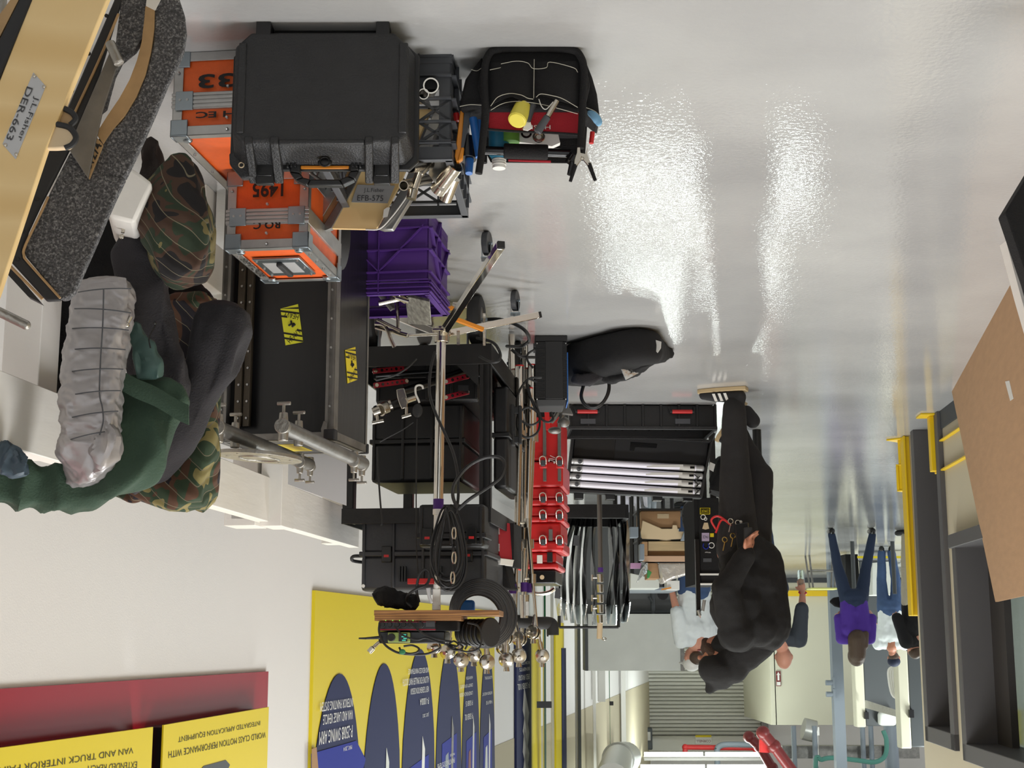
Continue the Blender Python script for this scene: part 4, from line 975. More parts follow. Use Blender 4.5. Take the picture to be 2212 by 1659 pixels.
# rack rails with bolts
for px0, px1 in ((506, 523), (525, 541)):
    a, _ = PR.loc(px0, 700); b, _ = PR.loc(px1, 700)
    mb = MB(MR); mb.box(b, a, 0.022, 0.030, 0.02, zt_-0.05); mb.box(b, b+0.002, 0.01, 0.03, 0.02, zt_-0.05); ra = mb.build('rack_rail', mat('bronze_rail', (74, 66, 54), 0.45, metal=0.4), t)
    for k in range(10):
        z = zt_-0.075-0.052*k; mb = MB(MR); mb.cyl(((a+b)/2, 0.022, z), ((a+b)/2, 0.018, z), 0.0045, 0.0035, 10); mb.build('screw', m_alu, ra)
for k in range(9):
    mb = MB(MR)
    z = zt_-0.10-0.09*k; mb.cyl((xr_+0.013, 0.0, z), (xr_+0.013, -0.003, z), 0.004, 0.003, 8); mb.build('rivet', m_alu, t)
    mb = MB(MR); mb.cyl((xl_-0.012, 0.0, z), (xl_-0.012, -0.003, z), 0.004, 0.003, 8); mb.build('rivet', m_alu, t)
mb = MB(MR); mb.prism([(xr_+0.0, -0.004, zt_-0.004), (xr_+0.035, -0.004, zt_-0.004), (xr_+0.038, -0.004, zt_-0.03), (xr_+0.03, -0.004, zt_-0.055), (xr_+0.018, -0.004, zt_-0.05), (xr_+0.02, -0.004, zt_-0.03), (xr_+0.0, -0.004, zt_-0.03)], (0, 0.004, 0)); mb.build('corner', m_alud, t, bevel=0.001)
mb = MB(MR)
for yy in (0.0, dR): mb.box(xr_-0.006, xr_+0.03, yy-0.006, yy+0.026 if yy == 0 else yy+0.004, zt_-0.03, zt_+0.003)
mb.build('corner', m_rub, t, bevel=0.004)
mb = MB(MR); mb.box(xr_+0.02, xl_-0.02, 0.02, dR-0.02, zt_-0.006, zt_-0.002); mb.build('top_panel', bdR.data.materials[0], t)
mb = MB(MR); x = (xr_+xl_)/2; mb.box(x-0.03, x+0.07, 0.10, 0.26, zt_-0.002, zt_-0.0012); s_ = mb.build('sticker', m_poster, t); s_['label'] = 'yellow sticker on the top'
mb = MB(MR); mb.box(xr_+0.03, xr_+0.12, 0.12, 0.20, zt_-0.002, zt_-0.0012); s_ = mb.build('sticker', m_offw, t)
mb = MB(MR); mb.box(xr_+0.02, xr_+0.035, 0.08, 0.26, zt_-0.002, zt_+0.002); mb.build('top_handle', m_alu, t, bevel=0.001)
def heavy(fn, nm):                       # sticker: fn(u,v)->place, u right on photo, v down on photo
    mb = MB(); q = [fn(0,0), fn(1,0), fn(1,1), fn(0,1)]; n = (q[1]-q[0]).cross(q[3]-q[0]).normalized()
    if n.dot(C0-q[0]) < 0: n = -n
    mb.prism([p + n*0.0012 for p in q], -n*0.001); s = mb.build('sticker', mat('hazard_yellow', (226, 226, 50), 0.4) if nm else m_poster, t); s['label'] = 'yellow HEAVY sticker'
    mb = MB()
    for v0 in (0.02, 0.16, 0.30, 0.62, 0.76, 0.90):
        u0, u1 = 0.0, 1.0
        if 0.2 < v0 < 0.5: segs = ((0.0, 0.32),)
        elif 0.5 < v0 < 0.7: segs = ((0.75, 1.0),)
        else: segs = ((0.0, 1.0),)
        for a, b in segs:
            sl = -0.30
            pts = [(a, v0 - sl*a*0.6), (b, v0 - sl*b*0.6), (b, v0+0.05 - sl*b*0.6), (a, v0+0.05 - sl*a*0.6)]
            pts = [(u, min(max(v - 0.12, 0), 1)) for u, v in pts]
            if abs(pts[0][1]-pts[3][1]) + abs(pts[1][1]-pts[2][1]) < 0.02: continue
            mb.prism([fn(u, v) + n*0.0018 for u, v in pts], -n*0.0005)
    mb.build('stripe_print', m_ink, s)
    for v0, ang in ((0.25, 1), (0.80, -1)):
        c = fn(0.55, v0); xd = (fn(0.15, v0-0.10*ang) - fn(0.95, v0+0.10*ang))*(1 if ang > 0 else -1)
        if ang < 0: xd = fn(0.95, v0-0.14) - fn(0.2, v0+0.12)
        mb = MB(); yd = n.cross(xd.normalized()); mb.text('HEAVY', c, xd, yd, xd.length*0.95, 0.017, 0.002); mb.build('lettering', m_ink, s)
    mb = MB(); c = fn(0.5, 0.5); X = (fn(1, .5)-fn(0, .5)).normalized(); Y = n.cross(X)
    mb.ball(c + n*0.002 + X*0.006, 0.006, 1, 0.3, 1); mb.cyl(c+n*0.002, c+n*0.002+Y*0.014, 0.003); mb.cyl(c+n*0.002-X*0.01, c+n*0.002+Y*0.004, 0.003); mb.cyl(c+n*0.002+X*0.012, c+n*0.002-Y*0.006, 0.003); mb.build('pictogram', m_ink, s)
def hf(u, v):
    a = (606+(644-606)*u, 667+(657-667)*u); b = (617+(655-617)*u, 746+(739-746)*u)
    return PR.hit(a[0]+(b[0]-a[0])*v, a[1]+(b[1]-a[1])*v, 0.049)
heavy(hf, True)
_, zh0 = PR.loc(770, 726); zh0 += PR.p.z
def hs(u, v): return MR @ V((xr_+0.002, 0.10+0.10*u + 0.03*v, zh0 + 0.02 - 0.03*u + 0.10*v))
heavy(hs, False)
# ================================================================ TOOL BAG
PT = PL(FL(1148, 104), 0.0); bgd = 0.20
t = thing('tool_bag', 'black open tool bag with a red inner pocket and tubular frame', 'tool bag', FL(1148, 104) + V((0, bgd/2, 0)))
def pt(mb, pts, off, dep): return mb.prism([PT.hit(x, y, off) for x, y in pts], (0, dep, 0))
mb = MB(); pt(mb, [(1055, 106), (1245, 107), (1262, 125), (1275, 180), (1262, 240), (1050, 240), (1032, 180), (1044, 120)], 0.012, bgd); mb.build('body', m_fab, t, bevel=0.008)
def bulge(u, v, px0, px1, py0, py1, amt, off):
    x = px0+(px1-px0)*u; y = py0+(py1-py0)*v; return PT.hit(x, y, off - amt*sin(pi*min(max(u,0),1))**0.6*(0.35+0.65*sin(pi*min(1, v*0.62+0.1))))
mb = MB(); sheet(mb, lambda u, v: bulge(u, v, 1060, 1152, 135, 215 + 12*abs(2*u-1) - 6*sin(pi*u*1.3), 0.022, 0.010), 14, 10, 0.004); pk = mb.build('front_pocket', m_fab, t)
mb = MB(); sheet(mb, lambda u, v: bulge(u, v, 1154, 1248, 133, 203 + 26*u, 0.024, 0.010), 14, 10, 0.004); mb.build('front_pocket', m_fab, t)
mb = MB(); sheet(mb, lambda u, v: bulge(u, v, 1058, 1250, 128, 238 - 14*sin(pi*u), 0.010, 0.016), 16, 8, 0.004); mb.build('back_pocket', m_fab, t)
for pts in ([(1000, 236), (992, 226), (1005, 170), (1020, 148), (1042, 120), (1044, 228)], [(1262, 120), (1280, 165), (1290, 200), (1297, 258), (1275, 240), (1262, 236)]):
    mb = MB(); pt(mb, pts, 0.05, 0.12); mb.build('side_pocket', m_fab, t, bevel=0.01)
st = mat('white_stitching', (196, 192, 176), 0.8)
for pts, off in (([(1060, 229), (1075, 210), (1100, 202), (1125, 205), (1140, 212), (1152, 214)], -0.020), ([(1158, 210), (1168, 203), (1190, 206), (1215, 213), (1248, 232)], -0.020), ([(1060, 238), (1085, 224), (1115, 219), (1150, 222), (1190, 230), (1248, 246)], -0.008), ([(1153, 212), (1154, 128)], -0.006), ([(1082, 138), (1115, 132), (1140, 136), (1152, 148), (1180, 146), (1188, 134), (1238, 146), (1248, 156)], -0.010), ([(1058, 151), (1082, 146)], -0.004), ([(993, 230), (1015, 226), (1040, 227)], 0.048), ([(1018, 150), (1030, 153), (1040, 147)], 0.048), ([(1265, 232), (1285, 240), (1297, 252)], 0.048)):
    mb = MB(); mb.tube([PT.hit(x, y, off) for x, y in pts], 0.0008, 5, 5); mb.build('stitching', st, t)
mb = MB(); pt(mb, [(1058, 236), (1110, 222), (1190, 228), (1250, 244), (1250, 288), (1190, 284), (1100, 280), (1055, 278)], 0.020, 0.004); rd_ = mb.build('red_pocket', m_redf, t, bevel=0.001); rd_['label'] = 'red inner pocket with white print'
mb = MB(); mb.tube([PT.hit(x, y, 0.018) for x, y in ((1053, 279), (1100, 283), (1190, 287), (1252, 291))], 0.003, 6, 3); mb.build('binding', m_fab, t)
ptext('HUSKY', 1158, 275, 62, 9, PT, 0.019, m_offw, rd_, 180)
mb = MB(); pt(mb, [(1052, 240), (1254, 240), (1256, 330), (1240, 352), (1060, 350), (1050, 330)], bgd, 0.004); mb.build('back_wall', m_fab, t)
mb = MB(); mb.tube([PT.hit(x, y, 0.0) for x, y in ((1034, 375), (1040, 330), (1048, 240), (1046, 160), (1056, 118), (1080, 106), (1150, 104), (1230, 107), (1254, 122), (1262, 160), (1258, 240), (1254, 320))], 0.009, 10, 5); mb.build('front_frame', m_fab, t)
mb = MB(); mb.tube([PT.hit(x, y, bgd) for x, y in ((1045, 352), (1046, 240), (1052, 130), (1080, 112), (1230, 112), (1256, 130), (1262, 240), (1256, 345))], 0.009, 10, 5); mb.build('back_frame', m_fab, t)
ya = bgd*0.5
mb = MB(); mb.cyl(PT.hit(1046, 325, ya), PT.hit(1248, 332, ya), 0.011); mb.cyl(PT.hit(1244, 330, ya-0.02), PT.hit(1232, 352, ya), 0.014); hb = mb.build('handle_bar', m_dark, t)
mb = MB(); mb.cyl(PT.hit(1088, 326, ya), PT.hit(1184, 329, ya), 0.019, 0.019, 18); g = mb.build('grip', m_fab, hb, bevel=0.004)
mb = MB(); mb.tube([PT.hit(x, y, 0.16) for x, y in ((1098, 346), (1190, 349))], 0.003, 6); mb.build('red_edge', m_redf, t)
# contents: each a thing
def cyl_px(name, m, label, cat_, x0, y0, D0, x1, y1, D1_, r, r1=None, grp='tools in the tool bag', extra=None):
    mb = MB(); a = W(x0, y0, D0); b = W(x1, y1, D1_); mb.cyl(a, b, r, r1, 18)
    if extra: extra(mb, a, b)
    return solo(mb, name, m, label, cat_, grp, bevel=0.0008)
DB = PT.p.y
c0 = W(1117, 260, DB-0.015); c1 = W(1130, 232, DB+0.012)
t2 = thing('glue_bottle', 'small bottle with a big yellow cap standing upside down in the front pocket', 'bottle', c1, 'tools in the tool bag')
mb = MB(); mb.cyl(c0, c1, 0.0225, 0.0215, 22); mb.cyl(c0, c0+(c0-c1).normalized()*0.002, 0.021, 0.019, 22); mb.build('cap', m_yel, t2, bevel=0.001)
mb = MB(); mb.cyl(c1, c1 + (c1-c0).normalized()*0.035, 0.018, 0.018, 20); mb.build('bottle', m_card, t2)
# hammer / screwdriver with grey handle
t2 = thing('screwdriver', 'tool with a dark grey handle and bright shaft leaning in the front pocket', 'screwdriver', W(1195, 235, DB-0.012), 'tools in the tool bag')
mb = MB(); mb.cyl(W(1203, 218, DB-0.012), W(1183, 252, DB-0.014), 0.007); mb.build('shaft', m_nick, t2)
mb = MB(); mb.cyl(W(1183, 252, DB-0.014), W(1160, 286, DB-0.010), 0.0085, 0.010); mb.build('handle', m_crate, t2, bevel=0.002)
cyl_px('marker_pen', m_crate, 'dark grey rod behind the yellow cap', 'rod', 1152, 226, DB+0.004, 1138, 265, DB-0.002, 0.008)
mb = MB(); mb.tube([W(1195, 220, DB-.016), W(1180, 236, DB-.018), W(1170, 230, DB-.018), W(1164, 214, DB-.012)], 0.0012, 5, 5); solo(mb, 'zip_tie', m_offw, 'thin white cable tie hooked on the front pocket', 'cable tie', 'tools in the tool bag')
mb = MB(); mb.prism([W(1132, 270, DB-.006), W(1140, 262, DB-.006), W(1146, 264, DB-.006), W(1150, 276, DB-.006), W(1140, 282, DB-.006), W(1130, 280, DB-.006)], (0, 0.003, 0)); solo(mb, 'white_clip', m_offw, 'small white clip below the yellow cap', 'clip', 'tools in the tool bag')
# spirit level (yellow), blue pliers handles, blue bottle, rag, spring clamp
t2 = thing('spirit_level', 'yellow and black level standing in the side pocket', 'level', W(1000, 228, DB+0.10), 'tools in the tool bag')
PL2 = PL(W(1000, 300, DB+0.08), 0)
mb = MB(); mb.prism([PL2.hit(*p) for p in ((999, 232), (1003, 232), (996, 345), (986, 350), (982, 338), (984, 320), (994, 240))], (0, 0.02, 0)); mb.build('edge', m_ora2, t2, bevel=0.002)
mb = MB(); mb.prism([PL2.hit(x, y, -0.003) for x, y in ((1004, 232), (1018, 232), (1002, 318), (996, 318))], (0, 0.02, 0)); mb.build('scale_face', m_crate, t2)
mb = MB(); mb.prism([PL2.hit(x, y, -0.002) for x, y in ((996, 316), (1003, 318), (1000, 342), (990, 350), (988, 345))], (0, 0.02, 0)); mb.build('tip', m_ora2, t2, bevel=0.003)
cyl_px('pliers', m_blue, 'blue plastic plier handle nearest the level', 'pliers', 1022, 256, DB+0.07, 1034, 340, DB+0.05, 0.010, 0.008)
cyl_px('pliers', m_blue, 'second blue plier handle, slightly behind the first', 'pliers', 1033, 262, DB+0.085, 1040, 325, DB+0.065, 0.009, 0.007)
cyl_px('hand_tool', m_blue, 'short blue tool handle hanging lowest beside the bag frame', 'tool', 1014, 345, DB+0.10, 1013, 375, DB+0.09, 0.011, 0.009)
cyl_px('tool_tube', m_dark, 'black tube between the level and the blue handles', 'tube', 1010, 300, DB+0.11, 1010, 345, DB+0.10, 0.022)
t2 = thing('spray_bottle', 'teal bottle with a white ribbed cap standing in the tool bag', 'bottle', V((W(1078, 340, DB+0.12).x, DB+0.13, 0.02)), 'tools in the tool bag')
x, y = W(1078, 340, DB+0.12).x, DB+0.13; z1 = W(1078, 342, y).z; z2 = W(1078, 364, y).z
mb = MB(); mb.cyl((x, y, 0.02), (x, y, z1-0.01), 0.026, 0.026, 20); mb.cyl((x, y, z1-0.01), (x, y, z1+0.004), 0.026, 0.016, 20); mb.build('bottle', m_teal, t2, bevel=0.002)
mb = MB(); mb.cyl((x, y, z1), (x, y, z2), 0.0165, 0.016, 20)
for k in range(3): mb.cyl((x, y, z1+0.004+k*0.006), (x, y, z1+0.006+k*0.006), 0.0178, 0.0178, 20)
mb.build('cap', m_offw, t2)
cyl_px('small_tin', mat('green_label', (110, 170, 70), 0.5), 'green and white tub standing beside the teal bottle', 'tub', 1103, 285, DB+0.12, 1103, 308, DB+0.12, 0.022)
mb = MB(); pt(mb, [(1116, 286), (1206, 290), (1210, 308), (1192, 316), (1118, 306)], 0.13, 0.02); solo(mb, 'tool_tray', m_offw, 'pale clear plastic tray with white edge inside the bag', 'tray', 'tools in the tool bag')
mb = MB(); mb.torus(W(1137, 288, DB+.11), 0.011, 0.0028, (0,1,.2)); mb.cyl(W(1137, 280, DB+.11), W(1137, 262, DB+.12), 0.004); solo(mb, 'scissors', m_dark, 'pair of black ringed scissors handles', 'scissors', 'tools in the tool bag')
mb = MB(); mb.torus(W(1164, 296, DB+.105), 0.0125, 0.0032, (0,1,.2)); mb.torus(W(1164, 296, DB+.108), 0.008, 0.0018, (0,1,.2)); mb.cyl(W(1164, 286, DB+.108), W(1164, 262, DB+.12), 0.004); solo(mb, 'ring_spanner', m_nick, 'bright ring spanner end inside the bag', 'spanner', 'tools in the tool bag')
mb = MB(); loft(mb, [(W(1272, 240, DB+.06), 0.01, 0.01), (W(1282, 250, DB+.05), 0.02, 0.012), (W(1292, 262, DB+.05), 0.02, 0.012), (W(1293, 272, DB+.05), 0.008, 0.008)], k=4, disp=lambda u, v, q: 0.002*nz(q, 60)); solo(mb, 'blue_rag', mat('pale_blue_rag', (130, 180, 214), 0.9), 'pale blue rag poking out of the side pocket', 'rag', 'tools in the tool bag')
cyl_px('hand_tool', m_red, 'red tool handle at the right side of the bag', 'tool', 1280, 285, DB+.08, 1277, 310, DB+.08, 0.006)
cyl_px('hand_tool', m_red, 'small red tool handle between the crate and the bag', 'tool', 985, 245, DB+.10, 988, 262, DB+.10, 0.008)
t2 = thing('spring_clamp', 'nickel spring clamp with black tips clipped on the bag frame', 'clamp', W(1258, 318, DB-0.01))
P3 = PL(W(1258, 335, DB-0.012), 0)
mb = MB(); mb.prism([P3.hit(*p) for p in ((1247, 318), (1253, 318), (1254, 330), (1264, 332), (1270, 318), (1268, 332), (1276, 352), (1270, 356), (1258, 342), (1248, 355), (1240, 362), (1241, 345), (1246, 330))], (0, 0.010, 0)); mb.build('jaws', m_nick, t2, bevel=0.001)
mb = MB(); mb.cyl(P3.hit(1243, 356, 0.005), P3.hit(1232, 392, 0.005), 0.0055, 0.004); mb.build('grip', m_fab, t2)
mb = MB(); mb.cyl(P3.hit(1272, 353, 0.005), P3.hit(1286, 390, 0.005), 0.0055, 0.004); mb.build('grip', m_fab, t2)
mb = MB(); mb.torus(P3.hit(1258, 341, -0.002), 0.004, 0.001, (0,1,0), 14, 6); mb.build('spring', m_nick, t2)
mb = MB(); mb.cyl(W(1238, 350, DB+.03), W(1230, 378, DB+.03), 0.009, 0.006); mb.cyl(W(1244, 340, DB+.03), W(1236, 352, DB+.03), 0.012); solo(mb, 'black_clamp', m_dark, 'black clamp grip behind the nickel spring clamp', 'clamp')
# ================================================================ LEFT: WHITE TIMBER RAIL, COATS, BOARDS
a = W(127, 996, 3.2); BZ = a.z
def beam_pt(px, py): return FL(px, py, BZ)
b = FL(775, 1183, BZ)
bd_ = (b - a); bd_.z = 0; bd_.normalize(); bn = V((bd_.y, -bd_.x, 0))      # bn towards the wall (+X)
if bn.x < 0: bn = -bn
t = thing('timber_rail', 'white painted timber rail running along the wall at waist height', 'rail', V((a.x, a.y, 0)) + bd_*1.5)
zb_ = a.z - (W(135, 995, 3.2).z - W(135, 852, 3.2).z)
def bbox(mb, s0, s1, d0, d1, z0, z1):
    P = [a + bd_*s0 + bn*d0, a + bd_*s1 + bn*d0, a + bd_*s1 + bn*d1, a + bd_*s0 + bn*d1]
    return mb.prism([V((p.x, p.y, z0)) for p in P], (0, 0, z1-z0))
L_ = (b-a).length
mb = MB(); bbox(mb, -1.4, L_, 0, 0.045, zb_, BZ); mb.build('board', m_white, t, bevel=0.002)
sp = (FL(560, 1130, BZ) - a).dot(bd_)
mb = MB(); bbox(mb, sp-0.06, sp+0.10, -0.045, 0.03, zb_-0.25, BZ+0.015); mb.build('crosspiece', m_white, t, bevel=0.002)
mb = MB(); bbox(mb, sp-0.05, sp+0.09, 0.05, 0.16, BZ-0.14, BZ+.012); mb.build('crosspiece', m_white, t, bevel=0.002)
for s_ in (0.02, sp, L_-0.08, 1.1):
    mb = MB(); bbox(mb, s_-0.05, s_+0.05, 0.046, 0.136, 0, BZ-0.01); mb.build('leg', m_white, t, bevel=0.002)
mb = MB(); bbox(mb, 0.0, L_, 0.0, 0.045, 0.20, 0.34); mb.build('lower_board', m_white, t, bevel=0.002)
# white block beside the camouflage bundle
mb = MB(); mb.prism([W(240, 470, 2.95), W(225, 440, 2.95), W(262, 350, 2.95), W(300, 372, 2.95), W(330, 395, 2.95), W(290, 482, 2.95)], (0.05, 0.25, 0)); 
solo(mb, 'white_block', m_white, 'white painted wooden block between the carpeted board and the camouflage bundle', 'block', bevel=0.008)
# leaning grey sheet
mb = MB(); mb.prism([W(622, 1000, 4.75), W(748, 1000, 4.75), W(748, 1092, 4.80), W(622, 1046, 4.75), ], (0, 0.01, 0))
mb2 = MB(); mb2.prism([V((W(622, 1000, 4.75).x, 4.70, 0)), V((W(748, 1000, 4.75).x, 4.70, 0)), W(748, 1092, 4.80), W(622, 1046, 4.80)], (0, 0.008, 0))
solo(mb2, 'metal_sheet', m_plate, 'plain grey metal sheet standing behind the rack case', 'sheet')
# quilted camouflage blankets, jackets
def fold(q, s, st=0.35):                   # crisp long creases
    return 0.5 - abs(NZ.noise(V((q.x*s, q.y*s, q.z*s*st))))*2.2
def quilt(u, v, q): return 0.020*nz(q, 7) + 0.016*fold(q, 13, .25)
def soft(a1=0.010, s1=8, a2=0.004, s2=30): return lambda u, v, q: a1*1.4*nz(q, s1) + a1*1.6*fold(q, s1*1.8, .3) + a2*nz(q, s2)
def garment(name, label, cat_, path, m, disp, grp=None, p=0.45, k=12, n=64, sd=None):
    mb = MB(); loft(mb, path, k=k, n=n, p=p, disp=disp, sd=sd); zs = min(v.z for v in mb.v)
    return solo(mb, name, m, label, cat_, grp, smooth=60)
garment('camouflage_blanket', 'quilted camouflage blanket bundled on the lower rail, hanging nearest the floor', 'blanket',
    [(W(396, 336, 3.05), 0.035, 0.06), (W(388, 385, 3.05), 0.085, 0.10), (W(376, 440, 3.05), 0.145, 0.14), (W(384, 520, 3.05), 0.155, 0.16), (W(404, 580, 3.05), 0.115, 0.14), (W(416, 612, 3.05), 0.05, 0.08)], m_camo2, quilt, 'camouflage blankets')
garment('camouflage_blanket', 'large quilted camouflage blanket draped over the white rail', 'blanket',
    [(W(420, 640, 3.42), 0.14, 0.15), (W(415, 740, 3.42), 0.15, 0.15), (W(405, 840, 3.40), 0.15, 0.15), (W(392, 930, 3.38), 0.17, 0.15), (W(380, 1000, 3.36), 0.20, 0.15), (W(345, 1055, 3.34), 0.22, 0.15), (W(330, 1092, 3.34), 0.12, 0.12)], m_camo, quilt, 'camouflage blankets')
garment('camouflage_blanket', 'small folded end of a camouflage blanket under the charcoal jacket', 'blanket',
    [(W(240, 1062, 3.3), 0.02, 0.03), (W(280, 1068, 3.3), 0.045, 0.04), (W(310, 1060, 3.3), 0.03, 0.03)], m_camo, quilt, 'camouflage blankets', n=24)
garment('charcoal_jacket', 'charcoal fleece jacket draped between the green coat and the rack case', 'jacket',
    [(W(490, 655, 3.22), 0.09, 0.07), (W(478, 710, 3.22), 0.11, 0.09), (W(450, 790, 3.22), 0.11, 0.09), (W(420, 870, 3.22), 0.10, 0.09), (W(380, 940, 3.22), 0.09, 0.08), (W(335, 1005, 3.24), 0.07, 0.07), (W(290, 1060, 3.26), 0.03, 0.05)], m_char, soft(0.012, 7, 0.003, 30), 'jackets on the rail')
garment('black_jacket', 'black hooded jacket hanging in the middle of the coats, zip end showing', 'jacket',
    [(W(290, 500, 3.12), 0.06, 0.06), (W(300, 560, 3.12), 0.10, 0.08), (W(318, 660, 3.12), 0.11, 0.08), (W(330, 760, 3.14), 0.12, 0.08), (W(350, 850, 3.16), 0.12, 0.08), (W(345, 930, 3.2), 0.10, 0.08)], m_char, soft(0.010, 9, 0.003, 40), 'jackets on the rail')
garment('brown_cloth', 'dark brown blanket edge beside the white block', 'blanket',
    [(W(320, 300, 3.2), 0.04, 0.05), (W(330, 380, 3.2), 0.05, 0.06), (W(318, 450, 3.2), 0.07, 0.06), (W(300, 500, 3.2), 0.06, 0.06), (W(285, 510, 3.2), 0.03, 0.05)], mat('dark_brown_cloth', (40, 32, 28), 0.9, bump=0.3, bs=200), soft(0.006, 20))
garment('black_cloth', 'black cloth hanging in the shade behind the silver jacket', 'cloth',
    [(W(235, 470, 3.35), 0.10, 0.05), (W(190, 600, 3.35), 0.22, 0.06), (W(150, 720, 3.35), 0.20, 0.06), (W(120, 800, 3.35), 0.14, 0.06), (W(110, 870, 3.35), 0.06, 0.05)], m_blkcloth, soft(0.008, 9), 'dark cloths')
garment('black_cloth', 'black cloth bundle under the charcoal jacket beside the rack case', 'cloth',
    [(W(345, 612, 3.5), 0.06, 0.05), (W(385, 640, 3.5), 0.10, 0.06), (W(420, 700, 3.5), 0.14, 0.06), (W(400, 800, 3.5), 0.14, 0.06)], m_blkcloth, soft(0.008, 9), 'dark cloths')
def silv(u, v, q):
    s = abs(sin(q.z*58 + 0.5*sin(q.x*18)))**0.35
    return 0.0035*(s-0.6) + 0.004*fold(q, 30, .8) + 0.003*fold(q + V((3, 1, 2)), 55, 1) + .004*nz(q, 12)
gj = garment('green_coat', 'dark green cotton coat draped over the rail under the silver jacket', 'coat',
    [(W(345, 815, 3.06), 0.10, 0.03), (W(332, 850, 3.05), 0.145, 0.05), (W(318, 885, 3.04), 0.155, 0.06), (W(298, 940, 3.02), 0.15, 0.07), (W(262, 1000, 3.0), 0.13, 0.07), (W(205, 1040, 3.0), 0.10, 0.07), (W(120, 1062, 3.0), 0.08, 0.07), (W(40, 1052, 2.98), 0.09, 0.07), (W(-30, 1030, 2.96), 0.11, 0.07)], m_green, soft(0.010, 8, 0.003, 30), 'jackets on the rail')
mb = MB(); sheet(mb, lambda u, v: W(262+u*(408-262) , 800 + (875-800)*u + v*42 + 2*sin(u*9), 2.985 - 0.004*sin(v*3)), 14, 3, 0.006); o = mb.build('hem', m_green, gj)
mb = MB(); loft(mb, [(W(290, 700, 3.04), 0.015, 0.015), (W(302, 740, 3.03), 0.04, 0.02), (W(318, 785, 3.02), 0.06, 0.02), (W(322, 820, 3.03), 0.05, 0.015)], disp=soft(0.003, 30), k=7, n=40, p=.45); o = mb.build('cuff', m_greend, gj); o['label'] = 'glossy teal lining at the cuff'
mb = MB(); mb.tube([W(325, 752, 2.97), W(322, 730, 2.97), W(333, 708, 2.97), W(336, 700, 2.97)], 0.0015, 6, 5); mb.ball(W(334, 698, 2.97), 0.004); mb.build('drawcord', m_dark, gj)
mb = MB(); loft(mb, [(W(-10, 985, 2.9), 0.05, 0.03), (W(20, 990, 2.9), 0.06, 0.04), (W(38, 1010, 2.9), 0.05, 0.04), (W(45, 1030, 2.9), 0.03, 0.03)], disp=soft(0.006, 30)); o = mb.build('sleeve_end', mat('slate_lining', (62, 78, 90), 0.5), gj)
sj = garment('silver_jacket', 'shiny silver quilted puffer jacket sleeve folded over the white rail', 'jacket',
    [(W(226, 606, 2.98), 0.11, 0.07), (W(224, 650, 2.97), 0.125, 0.085), (W(214, 720, 2.96), 0.125, 0.09), (W(203, 800, 2.95), 0.122, 0.09), (W(197, 870, 2.94), 0.122, 0.09), (W(194, 940, 2.94), 0.115, 0.09), (W(188, 985, 2.95), 0.11, 0.09), (W(176, 1014, 2.99), 0.085, 0.07), (W(150, 1028, 3.05), 0.05, 0.04)], m_silver, silv, 'jackets on the rail', n=96, k=22, p=0.5)
mb = MB(); mb.tube([W(x, y, 2.884) for x, y in ((224, 625), (222, 700), (217, 780), (215, 850), (221, 880), (223, 910), (215, 940))], 0.0016, 6, 5); mb.build('seam', m_crate, sj)
for k, (xc, y, hw, tl) in enumerate(((226, 624, 62, -4), (222, 668, 66, 5), (217, 708, 66, 2), (212, 752, 64, 0), (208, 797, 63, -3), (203, 846, 62, -6), (199, 893, 61, -9), (195, 938, 56, -12))):
    mb = MB(); mb.tube([W(xc+hw*u, y + tl*u + 4*u*u, 2.890 + 0.030*abs(u)**2.5 - (.008 if y > 780 else 0)) for u in (-.92, -.6, -.3, 0, .3, .6, .92)], 0.0014, 5, 3); mb.build('seam', m_crate, sj)
mb = MB(); loft(mb, [(W(210, 905, 2.92), 0.03, 0.03), (W(228, 950, 2.91), 0.05, 0.05), (W(222, 985, 2.92), 0.05, 0.05), (W(195, 1018, 2.95), 0.03, 0.04)], disp=soft(0.006, 30)); mb.build('cuff', m_silver, sj)
mb = MB(); mb.cyl(W(283, 684, 2.94), W(276, 697, 2.94), 0.004); mb.ball(W(274, 702, 2.94), 0.006); mb.build('zip_pull', m_nick, sj)
mb = MB(); mb.cyl(W(268, 487, 3.02), W(265, 503, 3.02), 0.004); mb.ball(W(263, 511, 3.02), 0.006, 1, 0.5, 1); solo(mb, 'zip_pull', m_nick, 'silver zip pull at the end of the black jacket', 'zip')
# carpeted cut-out board
PC = PL(W(200, 300, 2.25), -6)
t = thing('carpeted_board', 'grey carpeted plywood platform with a curved cut-out, stencilled C1274', 'board', PC.hit(330, -400) )
t.location.z = 0
def ch_(pts, off, dep, m, nm, par=t, bevel=0):
    mb = MB(); mb.prism([PC.hit(x, y, off) for x, y in pts], PC.y*dep); return mb.build(nm, m, par, bevel=bevel)
outer_r = [(300, -420), (385, -10), (398, 30), (402, 68), (396, 108), (382, 142), (362, 180), (330, 255), (300, 322), (270, 384), (248, 430), (228, 475), (205, 530), (185, 575), (160, 632), (146, 645), (133, 647)]
left_e = [(24, 556), (22, 540), (60, 452), (110, 342), (152, 250), (200, 150), (262, 0), (300, -420)]
hole = [(292, 108), (280, 160), (262, 208), (240, 245), (222, 262), (218, 300), (240, 190), (258, 140)]
